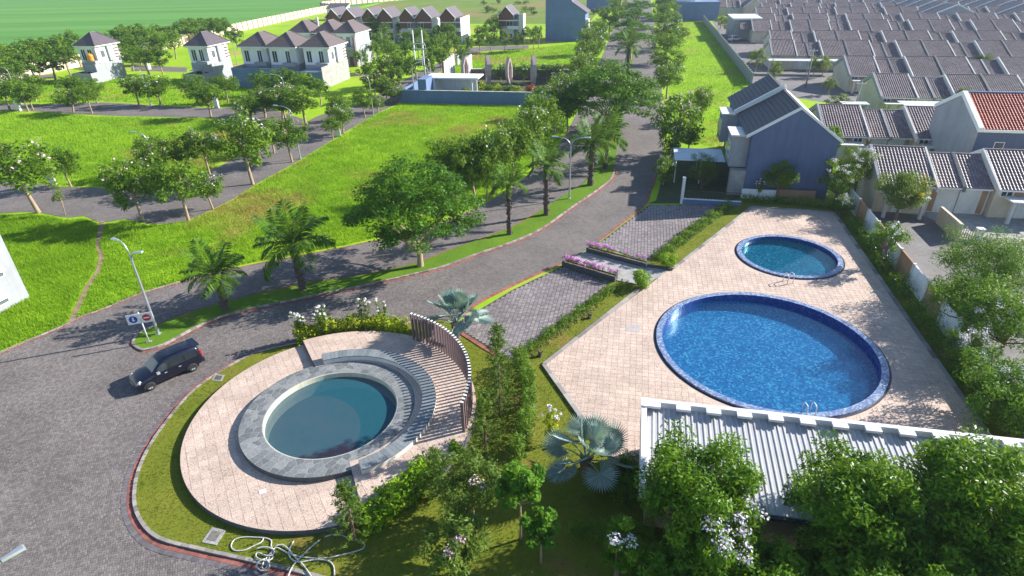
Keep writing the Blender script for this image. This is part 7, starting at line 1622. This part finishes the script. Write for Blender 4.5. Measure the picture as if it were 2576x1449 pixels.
me.from_pydata(vs, [(0, 1), (1, 2), (2, 3), (3, 4), (2, 5), (5, 6), (6, 7), (2, 8), (8, 9), (9, 10), (0, 11), (11, 12), (12, 13), (13, 14), (0, 15), (15, 16), (16, 17), (17, 18)], [])
po = bpy.data.objects.new('person', me); COL.objects.link(po); md = po.modifiers.new('skin', 'SKIN'); sk = me.skin_vertices[0].data
for i, r_ in enumerate([.16, .16, .18, .07, .12, .07, .055, .04, .07, .055, .04, .1, .08, .055, .05, .1, .08, .055, .05]): sk[i].radius = (r_, r_)
sk[0].use_root = True; po.modifiers.new('sub', 'SUBSURF').levels = 1; me.materials.append(plain('dark blue clothes', (.02, .03, .07), .9, .2, 5))
po.location = (B[0], B[1], .02); po.rotation_euler = (0, 0, TH + math.pi / 2); tag(po, 'person in dark clothes riding a motorcycle far along the boulevard', 'person')

# ---- bushes of the far meadow and pots of green among the tiled houses
rb_ = np.random.default_rng(12)
for i in range(26):
    px = (rb_.uniform(1180, 1530), rb_.uniform(2, 40)); B = G(*px)
    if 1355 < px[0] < 1490: continue
    bush('meadow_bush', 'rough olive bush on the far meadow', B, rb_.uniform(1.5, 3.2), rb_.uniform(1.6, 3.0), M['leaf_pale'], .5, 420, 200 + i, 0, group='bushes on the far meadow')
for i, (px, h, w, fl) in enumerate([((2075, 160), 4.5, 44, 'fl_white'), ((2052, 160), 4.5, 30, None), ((1905, 145), 5, 52, None), ((2328, 135), 4.5, 44, None), ((2478, 152), 4, 44, None), ((2130, 140), 3.5, 44, None), ((2110, 255), 3.5, 64, None), ((2225, 285), 2.5, 46, None), ((2430, 250), 4.5, 50, None), ((2125, 30), 4.5, 20, None), ((2490, 45), 4, 50, None), ((1835, 60), 5, 44, None), ((1815, 50), 5, 40, None), ((1950, 175), 5, 36, None), ((2560, 148), 4, 40, None), ((2090, 210), 3.5, 36, None), ((2310, 42), 4, 30, None)]):
    tree('pale', 'small yellow green yard tree between the tiled row houses', 'yard trees among the tiled houses', crown=px, w=w, h=h, low=.2, seed=800 + i, name='yard_tree')
for i in range(40):                                             # far skyline trees
    B = np.array([rb_.uniform(-60, 320), rb_.uniform(420, 900)])
    tree('far', 'distant tree on the skyline beyond the estate', 'distant skyline trees', B=B, h=rb_.uniform(7, 11), wm=rb_.uniform(8, 14), low=.15, seed=900 + i, name='far_tree')
# white roof sheets between the rows
for i, (px, w_, d_, z) in enumerate([((2280, 268), 9, 4, 3.0), ((1935, 153), 16, 3, 2.8), ((2120, 262), 4, 2, 2.4)]):
    p = G(px[0], px[1], z)[:2]; t = frame_obj('yard_canopy', ['broad white canopy roof between the second and first tiled rows', 'long white porch roof in front of the shaded terrace', 'small white porch canopy on the cream gabled house'][i], 'canopy', p, TH)
    for k in range(int(w_ / .5)): MB().box(k * .5, k * .5 + .47, 0, d_, z, z + .04 + .012 * (k % 2)).build('canopy_sheet', M['metal_white'], t)
    for x in (.1, w_ * .5, w_ - .3): MB().box(x, x + .12, .05, .17, 0, z - .002).build('post', M['offwhite'], t)
# short lawn blades near the camera
excl = [circ(PC, PR + .02, 64)]
lx = [p for p in LAWNPOLY]
blades('lawn_grass', lx, 90000, .07, .035, .10, M['lawnblade'], excl=excl + [DECK], dens=lambda p: np.clip(30 / np.maximum(np.hypot(p[:, 0], p[:, 1]), 1), 0, 1))
# ---- the air over the estate
hz = MB().box(-700, 700, -60, 1400, -1.5, 40).build('haze', None); hz['kind'] = 'stuff'
m = bpy.data.materials.new('thin morning haze'); m.use_nodes = True; nt = m.node_tree; nt.nodes.remove(nt.nodes['Principled BSDF'])
pv_ = nt.nodes.new('ShaderNodeVolumePrincipled'); pv_.inputs['Color'].default_value = (.70, .82, 1.0, 1); pv_.inputs['Density'].default_value = .0002; pv_.inputs['Anisotropy'].default_value = .2
nt.links.new(pv_.outputs[0], nt.nodes['Material Output'].inputs['Volume']); hz.data.materials.append(m)
